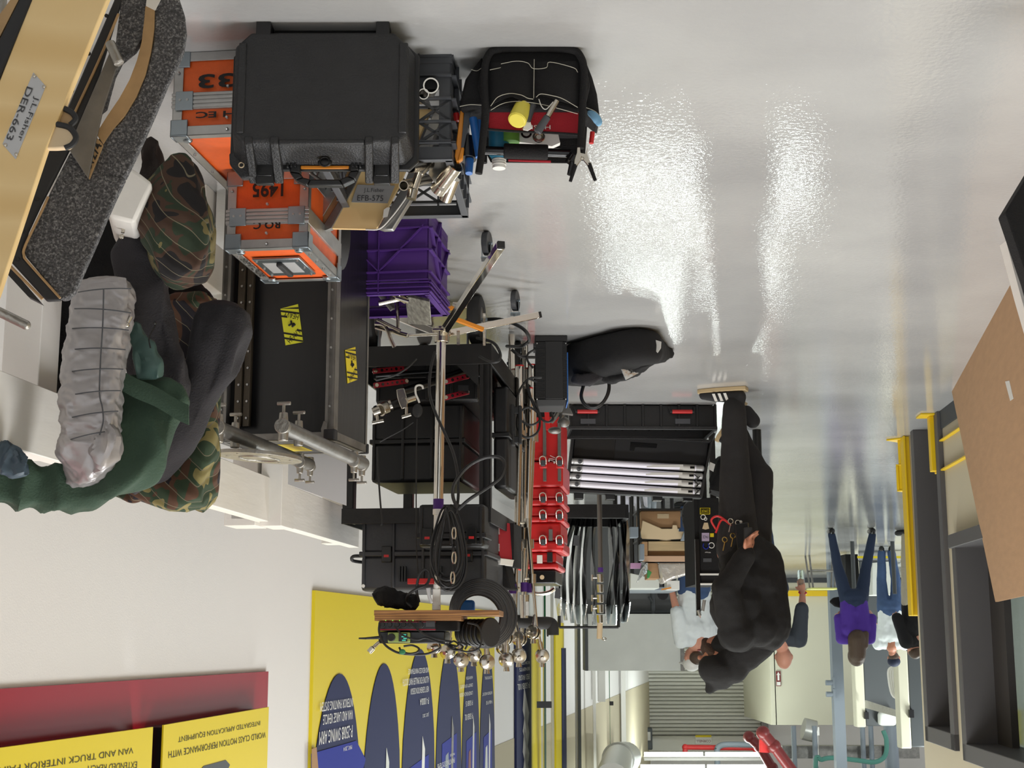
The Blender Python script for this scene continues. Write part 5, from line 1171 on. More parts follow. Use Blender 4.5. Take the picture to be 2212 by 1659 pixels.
# split the plate around the cut-out
ch_([(300, -420), (385, -10), (398, 30), (402, 68), (396, 108), (382, 142), (362, 180), (330, 255), (300, 322), (270, 384), (234, 378), (225, 292), (262, 262), (296, 208), (318, 150), (332, 90), (334, 24), (318, 0)], 0, 0.018, m_carpet, 'carpet_pad', bevel=0.003)
ch_([(318, 0), (316, 24), (308, 80), (292, 106), (262, 130), (200, 290), (190, 385), (234, 378), (270, 384), (248, 430), (228, 475), (205, 530), (185, 575), (160, 632), (146, 645), (133, 647), (56, 555), (50, 540), (88, 455), (150, 320), (245, 130), (272, 50), (262, 0), (300, -420)], 0.001, 0.018, m_carpet, 'carpet_pad', bevel=0.003) if False else None
ch_([(262, 0), (300, -420), (320, -420), (318, 0), (316, 24), (308, 80), (292, 106), (262, 130), (246, 162), (228, 230), (205, 250), (150, 320), (245, 130)], 0.0, 0.018, m_carpet, 'carpet_pad')
ch_([(214, 300), (226, 292), (238, 384), (188, 386), (196, 330)], 0.0015, 0.016, m_carpet, 'carpet_pad')
ch_([(150, 330), (182, 320), (190, 385), (225, 375), (270, 384), (248, 430), (228, 475), (205, 530), (185, 575), (160, 632), (146, 645), (133, 647), (56, 555), (50, 540), (88, 455)], 0.0, 0.018, m_carpet, 'carpet_pad', bevel=0.003)
# curved ply strip round the cut-out
oa = [(334, 10), (333, 60), (326, 110), (314, 160), (294, 208), (270, 248), (244, 278), (222, 310)]
ia = [(314, 14), (312, 40), (306, 90), (296, 130), (280, 172), (258, 212), (232, 250), (208, 288)]
mb = MB()
for i in range(len(oa)-1): mb.prism([PC.hit(*ia[i], -0.004), PC.hit(*oa[i], -0.004), PC.hit(*oa[i+1], -0.004), PC.hit(*ia[i+1], -0.004)], PC.y*0.03)
mb.build('curved_ply_edge', m_plyedge, t)
ch_([(318, -10), (352, -10), (335, 22), (315, 12)], -0.006, 0.002, m_offw, 'barcode_label')
ch_([(204, 290), (222, 312), (192, 386), (184, 372)], -0.006, 0.02, m_plyedge, 'ply_end')
ptext('C1274', 200, 340, 66, 16, PC, -0.0065, m_ink, t, -65)
ch_([(237, 112), (262, 138), (250, 150), (222, 238), (208, 300), (190, 385), (148, 322), (160, 290)], -0.012, 0.006, m_alud, 'metal_arm', bevel=0.001)
mb = MB(); mb.cyl(PC.hit(238, 94, -0.02), PC.hit(257, 136, -0.03), 0.0085, 0.0085, 16); mb.build('pin', m_cast, t)
# rubber edge trim and ply edge along the left
ch_([(262, 0), (300, -420), (286, -420), (246, 0), (150, 222), (100, 330), (44, 455), (12, 545), (18, 560), (100, 650), (133, 648), (50, 556), (48, 540), (60, 500), (88, 440), (150, 320), (200, 205)], -0.004, 0.012, m_rub, 'rubber_trim', bevel=0.003)
mb = MB(); mb.tube([PC.hit(x, y, -0.006) for x, y in ((256, 30), (214, 130), (162, 242))], 0.0022, 6, 4); mb.build('edge_piping', m_plyedge, t); mb = MB(); mb.tube([PC.hit(x, y, -0.006) for x, y in ((104, 425), (92, 452), (55, 530), (52, 552), (62, 568), (130, 644))], 0.0022, 6, 4); mb.tube([PC.hit(x, y, -0.006) for x, y in ((28, 520), (10, 556), (14, 566), (92, 646))], 0.0025, 6, 4)
mb.build('edge_piping', m_plyedge, t)
ch_([(0, 575), (8, 560), (90, 655), (60, 640)], 0.01, 0.02, m_rub, 'underside_trim')
# plywood seat arm, nearest
PD = PL(W(80, 240, 1.98), -6)
t = thing('plywood_board', 'pale birch plywood board with an engraved plate reading DER-663', 'board', PD.hit(150, -560)); t.location.z = 0
def cd_(pts, off, dep, m, nm, par=None, bevel=0):
    mb = MB(); mb.prism([PD.hit(x, y, off) for x, y in pts], PD.y*dep); return mb.build(nm, m, par or t, bevel=bevel)
cd_([(330, -560), (330, -250), (230, 0), (100, 320), (0, 622), (-100, 900), (-100, 400), (0, 172), (68, 0), (240, -560)], 0, 0.019, m_ply, 'board', bevel=0.0015)
cd_([(240, -560), (68, 0), (0, 165), (-60, 300), (-60, 150), (0, 80), (40, 0), (180, -560)], -0.003, 0.03, m_rub, 'rubber_trim', bevel=0.003)
cd_([(180, -560), (40, 0), (0, 78), (-60, 150), (-60, 60), (0, 30), (22, 0), (150, -560)], 0.0, 0.03, m_plyedge, 'ply_edge')
pl_ = cd_([(72, 156), (99, 186), (34, 344), (5, 311)], -0.001, 0.0015, m_plate, 'name_plate', bevel=0.0003)
mb = MB()
for p in ((74, 164), (95, 187), (11, 313), (35, 333)): mb = MB(); mb.ball(PD.hit(*p, -0.002), 0.0028, 1, 0.4, 1); mb.build('screw', m_nick, pl_)
ptext('J.L.Fisher', 60, 256, 102, 14, PD, -0.0022, m_inkg, pl_, 112); ptext('DER-663', 42, 245, 122, 14, PD, -0.0022, m_inkg, pl_, 112)
# tabs with rounded ends
cd_([(112, 270), (128, 262), (150, 280), (162, 296), (160, 308), (148, 318), (120, 320), (98, 320)], 0.004, 0.014, m_card2, 'tab', bevel=0.002)
cd_([(135, 232), (140, 236), (160, 252), (158, 266), (146, 272), (124, 262)], 0.010, 0.012, m_plyedge, 'tab', bevel=0.002)
mb = MB(); mb.tube([PD.hit(x, y, 0.004) for x, y in ((122, 268), (150, 276), (164, 296), (156, 312), (140, 320))], 0.0045, 8, 4); mb.build('tab_edging', m_rub, t)
mb = MB(); mb.tube([PD.hit(x, y, 0.008) for x, y in ((134, 232), (156, 244), (163, 258), (152, 270))], 0.0045, 8, 4); mb.build('tab_edging', m_rub, t)
for x, y in ((230, 34), (192, 116), (156, 196), (80, 430), (50, 500), (38, 560)): mb = MB(); mb.cyl(PC.hit(x, y, -.0045), PC.hit(x, y, -.0055), .0035, .003, 10); mb.build('screw', m_ink, t)
# metal handle over the grey gap
mb = MB(); a0, a1 = W(-40, 655, 2.4), W(56, 702, 2.42); mb.cyl(a0, a1, 0.0085, 0.0085, 16); mb.ball(a1, 0.0085); mb.cyl(a0, V((a0.x, a0.y, 0)), 0.0085)
solo(mb, 'metal_bar', m_cast, 'rounded bare metal bar poking in at the left edge under the boards', 'bar')
# speed rail pipes with clamps, on the rail and rack case
t = thing('pipe_rig', 'two grey pipes joined by clamps with wing handles and a round disc plate', 'pipe frame', W(620, 960, 4.25))
def rail_clamp(c, dn_, sz=1.0):           # fitting with T handle; dn_ = direction of the handle
    c = V(c); mb = MB(); dn_ = V(dn_).normalized()
    mb.cyl(c - V((0, .03, 0))*sz, c + V((0, .03, 0))*sz, 0.030*sz, 0.030*sz, 18); mb.cyl(c, c + dn_*0.055*sz, 0.020*sz, 0.016*sz); mb.cyl(c, c - dn_*0.055*sz, 0.022*sz, 0.020*sz)
    cl = mb.build('clamp', m_cast, t, bevel=0.002)
    mb = MB(); mb.cyl(c + dn_*0.05*sz, c + dn_*0.085*sz, 0.006*sz); e = c + dn_*0.09*sz; s_ = V((1, 0.2, 0)); mb.cyl(e - s_*0.026*sz, e + s_*0.026*sz, 0.0075*sz, 0.0075*sz, 10); mb.build('wing_handle', m_cast, cl, bevel=0.001)
    return c
cA = W(472, 925, 3.85); cA2 = W(668, 1004, 4.5); cB = W(612, 922, 3.85); cB2 = W(785, 1002, 4.5)
mb = MB(); mb.pipe(cA, cA2, 0.0205, 0.015, 20); mb.build('pipe', m_alud, t)
mb = MB(); mb.pipe(cB, cB2, 0.0205, 0.015, 20); mb.build('pipe', m_alud, t)
DN = (0, 0, -1)
rail_clamp(cA, DN, 0.72); rail_clamp(cB, DN, 0.72); rail_clamp(W(508, 940, 3.98), DN, 0.66); rail_clamp(W(645, 936, 3.98), DN, 0.66)
rail_clamp(W(648, 1000, 4.4), (0, 0, 1), 0.6); rail_clamp(W(670, 1008, 4.5), (0, 0, 1), 0.55); rail_clamp(W(765, 998, 4.4), (0, 0, 1), 0.62); rail_clamp(W(782, 1006, 4.5), (0, 0, 1), 0.6)
c = W(560, 990, 4.0); zt0 = c.z; r = 0.121
mb = MB(Mx.Translation(c) @ Mx.Rotation(R_(4), 4, 'Y')); mb.lathe([(0.052, -0.010), (r, -0.010), (r, 0.0), (0.052, 0.0)], n=48)
for k in range(6): aa = k*pi/3; mb.cyl((cos(aa)*0.09, sin(aa)*0.09, 0.0), (cos(aa)*0.09, sin(aa)*0.09, 0.0012), 0.006, 0.006, 10)
mb.torus((0, 0, 0.0), 0.055, 0.004, (0,0,1))
mb.build('disc_plate', m_cast, t, bevel=0.001)
# ================================================================ EQUIPMENT CART
PCt = PL(W(1060, 760, 5.60), 7.5); MCt = PCt.frame() @ Mx.Translation((0, 0, -PCt.p.z))
def cl_(px, py, off=0.0):                 # cart-local x, z for a photo point on the plane `off` behind the cart front
    h = PCt.hit(px, py, off) - PCt.p; return h.dot(PCt.x), h.z + PCt.p.z
xF, zu = cl_(739, 1132); _, zl1 = cl_(900, 1097); _, zb1 = cl_(900, 790); _, zb0 = cl_(900, 746)
dC = 1.22
t = thing('equipment_cart', 'black steel equipment cart on four pneumatic wheels with two open shelves', 'cart', MCt @ V((xF/2, dC/2, 0)))
pw = 0.045
for x in (0, xF-pw):
    for y in (0, dC-pw):
        mb = MB(MCt); mb.box(x, x+0.006, y, y+pw, zb0, zu); mb.box(x, x+pw, y, y+0.006, zb0, zu); mb.build('post', m_steelblk, t, bevel=0.001)
for z0, z1 in ((zb0, zb1), (zl1, zu)):
    for y in (0, dC-0.006): mb = MB(MCt); mb.box(-0.003, xF+0.003, y-0.002, y+0.006, z0, z1); mb.build('rail', m_steelblk, t, bevel=0.001)
    for x in (0, xF-0.006): mb = MB(MCt); mb.box(x-0.002, x+0.006, 0, dC, z0, z1); mb.build('rail', m_steelblk, t, bevel=0.001)
    MB(MCt).box(0.004, xF-0.004, 0.004, dC-0.004, z0+0.004, z0+0.010).build('shelf', m_steelblk, t)
mb = MB(MCt); mb.prism([(0.05, 0, zb1), (0.14, 0, zb1), (0.05, 0, zb1+0.09)], (0, 0.006, 0)); mb.build('gusset', m_steelblk, t)
mb = MB(MCt); x, z = cl_(1060, 1095); mb.box(xF*0.02, 0.03, 0.0, 0.006, zb1, zl1); mb.build('post', m_steelblk, t)
def cart_wheel(x, y):
    r = 0.102; c = MCt @ V((x, y, r)); ax = PCt.x
    A = Mx.Translation(c) @ ax.to_track_quat('Z', 'Y').to_matrix().to_4x4()
    mb = MB(A); pr = [(0.055, -0.026), (0.085, -0.028), (0.097, -0.022), (r, -0.010), (r, 0.010), (0.097, 0.022), (0.085, 0.028), (0.055, 0.026), (0.052, 0)]
    n = 48; v = []; f = []
    for k, (rr_, zz) in enumerate(pr):
        for i in range(n): a = 2*pi*i/n; q = rr_ + (0.0022*(1 if (i + (k % 2)) % 2 else -1) if 1 < k < 6 else 0); v.append((cos(a)*q, sin(a)*q, zz))
    m = len(pr)
    for k in range(m):
        for i in range(n): f.append((k*n+i, k*n+(i+1) % n, ((k+1) % m)*n+(i+1) % n, ((k+1) % m)*n+i))
    mb.add(v, f); wh = mb.build('wheel', m_rub, t)
    mb = MB(A); mb.lathe([(0.0, -0.018), (0.05, -0.020), (0.056, -0.024), (0.056, 0.024), (0.05, 0.020), (0.0, 0.018)], n=24); mb.build('hub', m_alu, wh)
    mb = MB(MCt)
    for s_ in (-1, 1): mb.box(x+s_*0.036-0.002, x+s_*0.036+0.002, y-0.02, y+0.02, r-0.02, zb0)
    mb.box(x-0.038, x+0.038, y-0.035, y+0.035, zb0-0.006, zb0); mb.cyl((x-0.045, y, r), (x+0.045, y, r), 0.007); mb.build('fork', m_zinc, wh)
xw, _ = cl_(1021, 700); cart_wheel(xw, 0.10)
cart_wheel(0.03, dC-0.18); cart_wheel(xF-0.08, 0.10); cart_wheel(xF-0.12, dC-0.18)
# strap bracing bars at the back corner
mb = MB(); mb.prism([W(1062, 800, 6.0), W(1072, 792, 6.0), W(1115, 870, 6.6), W(1112, 882, 6.6)], (0, 0.01, 0)); mb.build('brace', m_steelblk, t)
# --- things on the lower shelf
def hardcase(label, px0, px1, py0, py1, off, dep, m=m_blk2, handle=None, lidpy=None, grp='black protective cases', pl=PCt, name='protective_case', latches=(), fins=True):
    def cz(px, py): h = pl.hit(px, py, off) - pl.p; return h.dot(pl.x), h.z
    x0, z0 = cz(px0, py0); x1, z1 = cz(px1, py1); M = pl.frame()
    t2 = thing(name, label, 'case', M @ V(((x0+x1)/2, off+dep/2, min(z0, z1))), grp)
    xa, xb = min(x0, x1), max(x0, x1); zl = cz(px0, lidpy)[1] if lidpy else z0+(z1-z0)*0.55
    mb = MB(M); mb.box(xa+.008, xb-.008, off, off+dep, z0, zl-.004); mb.build('body', m, t2, bevel=0.012)
    mb = MB(M); mb.box(xa+.008, xb-.008, off, off+dep, zl+.006, z1); mb.build('lid', m, t2, bevel=0.015)
    mb = MB(M); mb.box(xa, xb, off-.008, off+dep+.008, zl-.010, zl+.010); mb.build('rim', m, t2, bevel=0.004)
    if fins:
        n = max(2, int((xb-xa)/0.11))
        for k in range(n+1):
            x = xa+.02+(xb-xa-.04)*k/n; mb = MB(M); mb.box(x-.006, x+.006, off-.009, off+.01, z0+.01, z1-.012); mb.build('rib', m, t2, bevel=0.003)
    for px in latches:
        x, _ = cz(px, py0); mb = MB(M); mb.box(x-.020, x+.020, off-.016, off+.004, zl-.030, zl+.034); la = mb.build('latch', m_dark, t2, bevel=0.003)
        mb = MB(M); mb.box(x-.010, x+.010, off-.018, off-.015, zl+.004, zl+.014); mb.build('release', m_red, la)
    return t2, M, xa, xb, z0, z1, cz
r = hardcase('dark plastic case lying on the lower cart shelf, behind the clamps', 812, 992, 0, 1040, 0.16, 0.5, handle=None, lidpy=945) if False else None
def shelfcase(label, px0, px1, py1, off, dep, lidpy, zbase, latches=(), grp='black protective cases', m=m_blk2):
    # bottom sits on zbase
    def py_for(z):
        lo, hi = 400, 1659
        for _ in range(40):
            mid = (lo+hi)/2
            if (PCt.hit((px0+px1)/2, mid, off)).z < z: lo = mid
            else: hi = mid
        return lo
    return hardcase(label, px0, px1, py_for(zbase), py1, off, dep, m=m, lidpy=lidpy, latches=latches, grp=grp)
shelfcase('low black case on the lower shelf, under the perforated red arms', 808, 1040, 868, 0.30, 0.55, 815, zb0+0.011)
shelfcase('black case stacked on the low case, seen behind the hanging strap', 800, 1005, 1040, 0.34, 0.5, 955, W(900, 872, 5.95).z)
t2, M_, xa, xb, z0_, z1_, cz = hardcase('grey-black case standing at the right end of the lower shelf, carry handle facing out', 1062, 1102, 835, 1055, 0.45, 0.5, lidpy=940, fins=False)
mb = MB(M_); x, z = cz(1082, 910)
mb.box(xa-0.004, xa+0.012, 0.55, 0.60, z-0.09, z+0.09); mb.box(xa-0.03, xa, 0.555, 0.575, z-0.08, z-0.05); mb.box(xa-0.03, xa, 0.555, 0.575, z+0.05, z+0.08); mb.box(xa-0.036, xa-0.022, 0.55, 0.58, z-0.085, z+0.085); mb.build('handle', m_rub, t2, bevel=0.004)
# perforated red arms
def redarm(p0, p1, lab, wd=0.022):
    p0, p1 = V(p0), V(p1); d = (p1-p0); L = d.length; x = d.normalized(); z = V((0, 0, 1)); z = (z - x*z.dot(x)).normalized(); y = z.cross(x)
    M = Mx(((x.x, y.x, z.x, p0.x), (x.y, y.y, z.y, p0.y), (x.z, y.z, z.z, p0.z), (0, 0, 0, 1)))
    t2 = thing('perforated_arm', lab, 'arm', p0, 'red perforated arms')
    mb = MB(M); mb.box(0, L, -0.006, 0.006, -wd/2, wd/2); mb.build('bar', m_redan, t2, bevel=0.002)
    mb = MB(M); n = int(L/0.022)
    for k in range(n): q = (k+0.7)*L/n; rr_ = 0.0065 if k % 3 == 1 else 0.004; s_ = -1 if y.y > 0 else 1; mb.cyl((q, s_*0.0062, 0), (q, s_*0.0068, 0), rr_, rr_, 12)
    mb.build('hole', m_dark, t2)
    mb = MB(M)
    for q in (0.008, L-0.008): mb.cyl((q, -0.010, 0), (q, 0.010, 0), 0.008, 0.008, 12)
    mb.build('bolt', m_nick, t2)
redarm(W(808, 833, 5.66), W(880, 823, 5.74), 'red perforated arm beside the rack case edge, middle one')
redarm(W(806, 802, 5.70), W(878, 795, 5.78), 'short red perforated arm nearest the lower shelf edge')
redarm(W(958, 826, 5.68), W(1012, 812, 5.72), 'red perforated arm to the right of the chrome stand, upper in the photo')
redarm(W(958, 860, 5.72), W(1012, 846, 5.76), 'red perforated arm to the right of the chrome stand, lower in the photo')
mb = MB(); mb.cyl(W(868, 848, 5.70), W(1012, 800, 5.82), 0.018); mb.cyl(W(812, 812, 5.78), W(960, 802, 5.8), 0.012); mb.box(W(1012, 830, 5.7).x, W(990, 830, 5.7).x, 5.68, 5.74, W(1000, 834, 5.7).z, W(1000, 846, 5.7).z)
solo(mb, 'black_tube', m_dark, 'black tubes lying between the red perforated arms', 'tube')
# junior pin and knuckle
t2 = thing('stand_adapter', 'silver stand adapter with a purple ring and wing handle on the lower shelf', 'adapter', W(840, 885, 5.60))
mb = MB(); mb.cyl(W(806, 892, 5.58), W(822, 886, 5.58), 0.020); mb.cyl(W(822, 886, 5.58), W(834, 881, 5.6), 0.027, 0.027, 18); mb.build('socket', m_nick, t2, bevel=0.002)
mb = MB(); mb.cyl(W(826, 884, 5.595), W(830, 883, 5.6), 0.0278, 0.0278, 18); s_ = mb.build('purple_ring', m_purple, t2)
mb = MB(); mb.cyl(W(834, 881, 5.6), W(872, 868, 5.62), 0.020, 0.022, 18); mb.build('barrel', m_dark, t2)
mb = MB(); mb.cyl(W(842, 877, 5.6), W(847, 875, 5.6), 0.025, 0.025, 18); mb.build('ring', m_nick, t2)
mb = MB(); mb.cyl(W(814, 895, 5.57), W(816, 910, 5.57), 0.006); mb.cyl(W(804, 914, 5.57), W(829, 909, 5.57), 0.0085, 0.0085, 10); mb.build('wing_handle', m_nick, t2)
t2 = thing('pipe_clamp', 'silver hook-shaped pipe clamp on the lower shelf beside the adapter', 'clamp', W(872, 870, 5.56))
mb = MB(); mb.prism([W(*p, 5.56) for p in ((856, 841), (873, 838), (880, 862), (880, 880), (868, 884), (862, 872), (858, 858))], (0, 0.03, 0)); mb.build('jaw', m_nick, t2, bevel=0.003)
mb = MB(); mb.cyl(W(868, 902, 5.56), W(888, 896, 5.56), 0.009); mb.cyl(W(878, 880, 5.56), W(878, 900, 5.56), 0.006); mb.cyl(W(878, 866, 5.56), W(895, 860, 5.58), 0.013); mb.build('screw', m_nick, t2)
mb = MB(); mb.tube([W(914, 840, 5.5), W(912, 834, 5.5), W(905, 832, 5.5), (W(898, 836, 5.5)), W(898, 850, 5.5), W(903, 862, 5.5), W(906, 870, 5.5)], 0.004, 8, 5); solo(mb, 's_hook', m_offw, 'bent white wire hook above the strap toggle', 'hook')
mb = MB(); mb.ball(W(902, 887, 5.5), 0.02, 1, 0.4, 1.4); solo(mb, 'cord_toggle', m_rub, 'dark oval toggle hanging under the wire hook', 'toggle')
def cord(lab, pts, D=5.48, r=0.0028, m=None):
    mb = MB(); mb.tube([W(x, y, D) for x, y in pts], r, 6, 6); solo(mb, 'cord', m or m_grip, lab, 'cord', 'cords on the cart')
cord('dark cord running straight up from the oval toggle past the upper shelf', [(901, 905), (900, 960), (899, 1050), (899, 1120), (899, 1172), (903, 1240)])
cord('dark cord slanting from the toggle towards the rack case', [(893, 912), (870, 928), (838, 945), (820, 955)])
cord('dark cord wrapped round the upper shelf bar near the rack case', [(815, 965), (816, 1000), (818, 1035), (822, 1090), (826, 1126), (822, 1135)], r=0.004)
cord('dark cord crossing under the lower shelf bar', [(900, 775), (880, 795), (850, 812), (812, 822)], D=5.5, r=0.004)
# --- upper shelf
t2, M_, xa, xb, z0_, z1_, cz = shelfcase('wide black hard case with red latches and red handle on the upper cart shelf', 778, 1054, 1276, 0.04, 0.5, 1197, zl1+0.001, latches=(838, 1012), m=mat('case_grey_black', (48, 49, 52), 0.45, bump=0.05, bs=100))
for px in (871, 948):
    for k in range(3):
        x, z = cz(px-6+6*k, 1240); mb = MB(M_); mb.box(x-.003, x+.003, 0.018, 0.045, z-.03, z+.03); mb.build('handle_fin', m_dark, t2)
x0, z0 = cz(883, 1250); x1, z1 = cz(940, 1262); mb = MB(M_); mb.box(x0, x1, 0.012, 0.026, z0, z1); mb.build('handle', m_red, t2, bevel=0.002)
for px in (786,):
    x, z = cz(px, 1266); mb = MB(M_); mb.cyl((x, 0.030, z), (x, 0.028, z), 0.007); mb.build('eyelet', m_offw, t2)
x, z = cz(760, 1210); mb = MB(M_); mb.tube([M_.inverted() @ (M_ @ V(p)) for p in ((x-0.03, 0.1, z-.02), (x+0.01, 0.1, z-.018), (x+0.015, 0.12, z-0.002), (x-0.03, 0.16, z+0.004))], 0.007, 8, 4); mb.build('side_handle', m_rub, t2)
shelfcase('small black case with two latches in front on the upper cart shelf', 900, 1050, 1182, -0.13, 0.15, 1158, zl1+0.001, latches=(925, 1020))
# red box
P6 = PL(W(1070, 1170, 6.0), 25)
t2 = thing('red_box', 'red carton with a white half-sun mark on the cart beside the hard cases', 'box', W(1068, 1130, 6.05))
mb = MB(); mb.prism([P6.hit(*p) for p in ((1055, 1122), (1076, 1126), (1081, 1212), (1062, 1208))], P6.y*0.12); rb = mb.build('carton', m_redf, t2, bevel=0.002)
for yc, sg_ in ((1153, -1), (1176, 1)):
    mb = MB()
    for k in range(5):
        hw = 11*sqrt(max(0.05, 1-(k/5)**2)); yy = yc + sg_*k*3.4
        mb.prism([P6.hit(1079-hw, yy-1.1, -0.002), P6.hit(1079, yy-1.1, -0.002), P6.hit(1079, yy+1.1, -0.002), P6.hit(1079-hw, yy+1.1, -0.002)], P6.y*0.001)
    mb.build('half_sun_mark', m_offw, rb)
mb = MB(); mb.prism([P6.hit(*p, -0.003) for p in ((1062, 1204), (1083, 1206), (1081, 1220), (1064, 1217))], P6.y*0.13); mb.build('base_tray', m_offw, t2, bevel=0.002)
P7 = PL(W(1100, 1230, 6.1), 10)
t2 = thing('black_box', 'black box with white print between the cart and the chrome stands', 'box', W(1100, 1180, 6.15))
mb = MB(); mb.prism([P7.hit(*p) for p in ((1086, 1130), (1110, 1130), (1110, 1225), (1090, 1222))], P7.y*0.2); bb = mb.build('box', m_fab, t2, bevel=0.003)
mb = MB(); mb.prism([P7.hit(*p, -0.002) for p in ((1091, 1213), (1107, 1213), (1107, 1224), (1091, 1222))], P7.y*0.002); mb.build('label', m_label, bb)
ptext('LITE', 1096, 1200, 14, 8, P7, -0.001, m_offw, bb, 172)
mb = MB(); mb.prism([P7.hit(*p, 0.05) for p in ((1060, 1222), (1090, 1218), (1104, 1275), (1066, 1270))], P7.y*0.2); solo(mb, 'black_pouch', m_fab, 'black pouch under the red carton, above the cable coil', 'pouch', bevel=0.01)
# ================================================================ CHROME ROLLER STAND WITH BOARD
DS = 5.28
hub = W(954, 712, DS); t = thing('roller_stand', 'chrome roller stand with square tube legs and casters, cable bundle on its column', 'light stand', V((hub.x, hub.y, 0)))
sx_, sy_ = hub.x, hub.y
def zc_(py): return W(950, py, DS).z
def lerpx(py): return W(954 + (943-954)*(py-720)/(1300-720), py, DS)
top1 = lerpx(1078); mb = MB(); mb.cyl(lerpx(722), top1, 0.0178, 0.0178, 20); mb.build('column', m_chrome, t)
mb = MB(); mb.cyl(lerpx(722)+V((.0135, -.008, 0)), top1+V((.0135, -.008, 0)), 0.005, 0.005, 8); mb.build('brace_rod', m_chrome, t)
mb = MB(); mb.cyl(lerpx(1078), lerpx(1100), 0.0195, 0.0195, 20); o = mb.build('purple_band', m_purple, t)
mb = MB(); mb.cyl(lerpx(1100), lerpx(1112), 0.0205, 0.0205, 20); mb.cyl(lerpx(1112), lerpx(1150), 0.016, 0.016, 20); mb.cyl(lerpx(1150), lerpx(1178), 0.0125, 0.0125, 16); mb.build('collar', m_offw, t, bevel=0.001)
mb = MB(); mb.cyl(lerpx(1178), lerpx(1300), 0.0095, 0.0095, 14); mb.build('riser', m_nick, t)
mb = MB(); mb.box(*(lambda c: (c.x-.014, c.x+.014, c.y-.014, c.y+.014, c.z-.03, c.z+.03))(lerpx(1290))); mb.cyl(lerpx(1300), lerpx(1318), 0.016); mb.cyl(lerpx(1262), lerpx(1276), 0.013); mb.build('clamp_block', m_offw, t, bevel=0.002)
mb = MB(); mb.prism([W(920, 1270, DS-.05), W(930, 1269, DS-.05), W(931, 1290, DS-.05), (W(936, 1302, DS-.05)), W(930, 1304, DS-.05), W(924, 1292, DS-.05)], (0, .015, 0)); mb.build('clip', m_plate, t, bevel=0.002)
hz = hub.z
mb = MB(); mb.cyl((sx_, sy_, hz-.01), (sx_, sy_, hz+.05), 0.032, 0.028, 18); mb.box(sx_-.035, sx_+.035, sy_-.035, sy_+.035, hz+.0, hz+.012); mb.build('hub', m_nick, t, bevel=0.003)
def sqbar(mb, a, b, w_):
    a, b = V(a), V(b); d = (b-a).normalized(); s_ = d.cross(V((0,0,1))).normalized()*w_/2; u = s_.cross(d).normalized()*w_/2
    return mb.prism([a-s_-u, a+s_-u, a+s_+u, a-s_+u], b-a)
def leg(tip, caster=None):
    mb = MB(); sqbar(mb, hub + (V(tip)-hub)*0.02 + V((0,0,.02)), tip, 0.026); l = mb.build('leg', m_chrome, t, bevel=0.002)
    d = (V(tip)-hub).normalized(); mb = MB(); sqbar(mb, V(tip), V(tip)+d*0.012, 0.024); mb.build('end_plug', m_dark, l)
    if caster is not None:
        c = V(caster); r = 0.042; k = V((c.x, c.y, r)); az = FL(*([0, 0])) if False else None
        ax = V((1, 0.25, 0)).normalized()
        mb = MB(Mx.Translation(k) @ ax.to_track_quat('Z', 'Y').to_matrix().to_4x4()); mb.lathe([(0.0, -0.008), (0.03, -0.009), (r, -0.011), (r, 0.011), (0.03, 0.009), (0.0, 0.008)], n=24); cs = mb.build('caster_wheel', m_crate, l, bevel=0.002)
        mb = MB()
        for s_ in (-1, 1):
            o_ = ax*0.016*s_; mb.prism([k + o_ + V((0, -.012, -.006)), k + o_ + V((0, .012, -.006)), k + o_ + V((0, .026, .055)), k + o_ + V((0, -.022, .055))], ax*0.003)
        mb.box(k.x-.02, k.x+.02, k.y-.024, k.y+.028, k.z+.053, k.z+.057); mb.cyl(k + V((0, 0, .055)), V((k.x, k.y, 0.125)), 0.006); mb.cyl(k - ax*0.02, k + ax*0.02, 0.005); mb.build('caster_fork', m_zinc, cs)
ca = FL(1052, 501); tipA = FL(1081, 531, 0.125)
leg(tipA, ca); cb = FL(1113, 628); leg(FL(1161, 681, 0.125), cb)
tc_ = FL(795, 660, 0.125); leg(tc_, None)
for pts in (((1044, 712), (986, 690)), ((990, 662), (948, 672))):
    mb = MB(); sqbar(mb, W(*pts[0], DS-.04), W(*pts[1], DS-.08), 0.016); o = mb.build('brace', m_ora2, t, bevel=0.002); o['label'] = 'orange leg brace'
mb = MB(); mb.cyl(W(978, 657, DS-.1), W(1008, 661, DS-.1), 0.009); mb.build('brace_pin', m_nick, t)
mb = MB(); sqbar(mb, W(990, 715, DS), W(990, 745, DS), 0.012); mb.build('tab', m_nick, t)
mb = MB(); sqbar(mb, W(1046, 678, DS+.1), W(1046, 745, DS+.2), 0.01); mb.build('tab', m_nick, t)
# cable bundle hanging on the column
t = thing('cable_bundle', 'long bundle of black cable loops hanging on the chrome stand', 'cable', W(970, 1180, 5.2))
for k in range(10):
    rr = random.Random(k); cx = 968 + rr.uniform(-7, 7); w_ = 26 + rr.uniform(-12, 8); y0 = 1090 + rr.uniform(0, 25); y1 = 1278 - rr.uniform(0, 35); D = 5.19 + rr.uniform(-0.02, 0.02)
    pts = [W(cx + w_*cos(a)*(0.9+0.1*rr.random()) + 6*sin(2*a), (y0+y1)/2 + (y1-y0)/2*sin(a), D + 0.02*cos(a+k)) for a in [2*pi*i/12 for i in range(12)]]
    mb = MB(); mb.tube(cat(pts + [pts[0]], 4)[:-1], 0.0042, 7, 0, True); mb.build('loop', m_grip, t)
for cx, cy, an in ((981, 1152, 0.2), (981, 1205, 0), (978, 1248, -0.3)):
    c = W(cx, cy, 5.14); mb = MB(); mb.tube([c + V((0.007*cos(a), -0.004, 0.022*sin(a))) for a in [2*pi*i/10 for i in range(10)]], 0.003, 6, 0, True); mb.build('carabiner', m_nick, t)
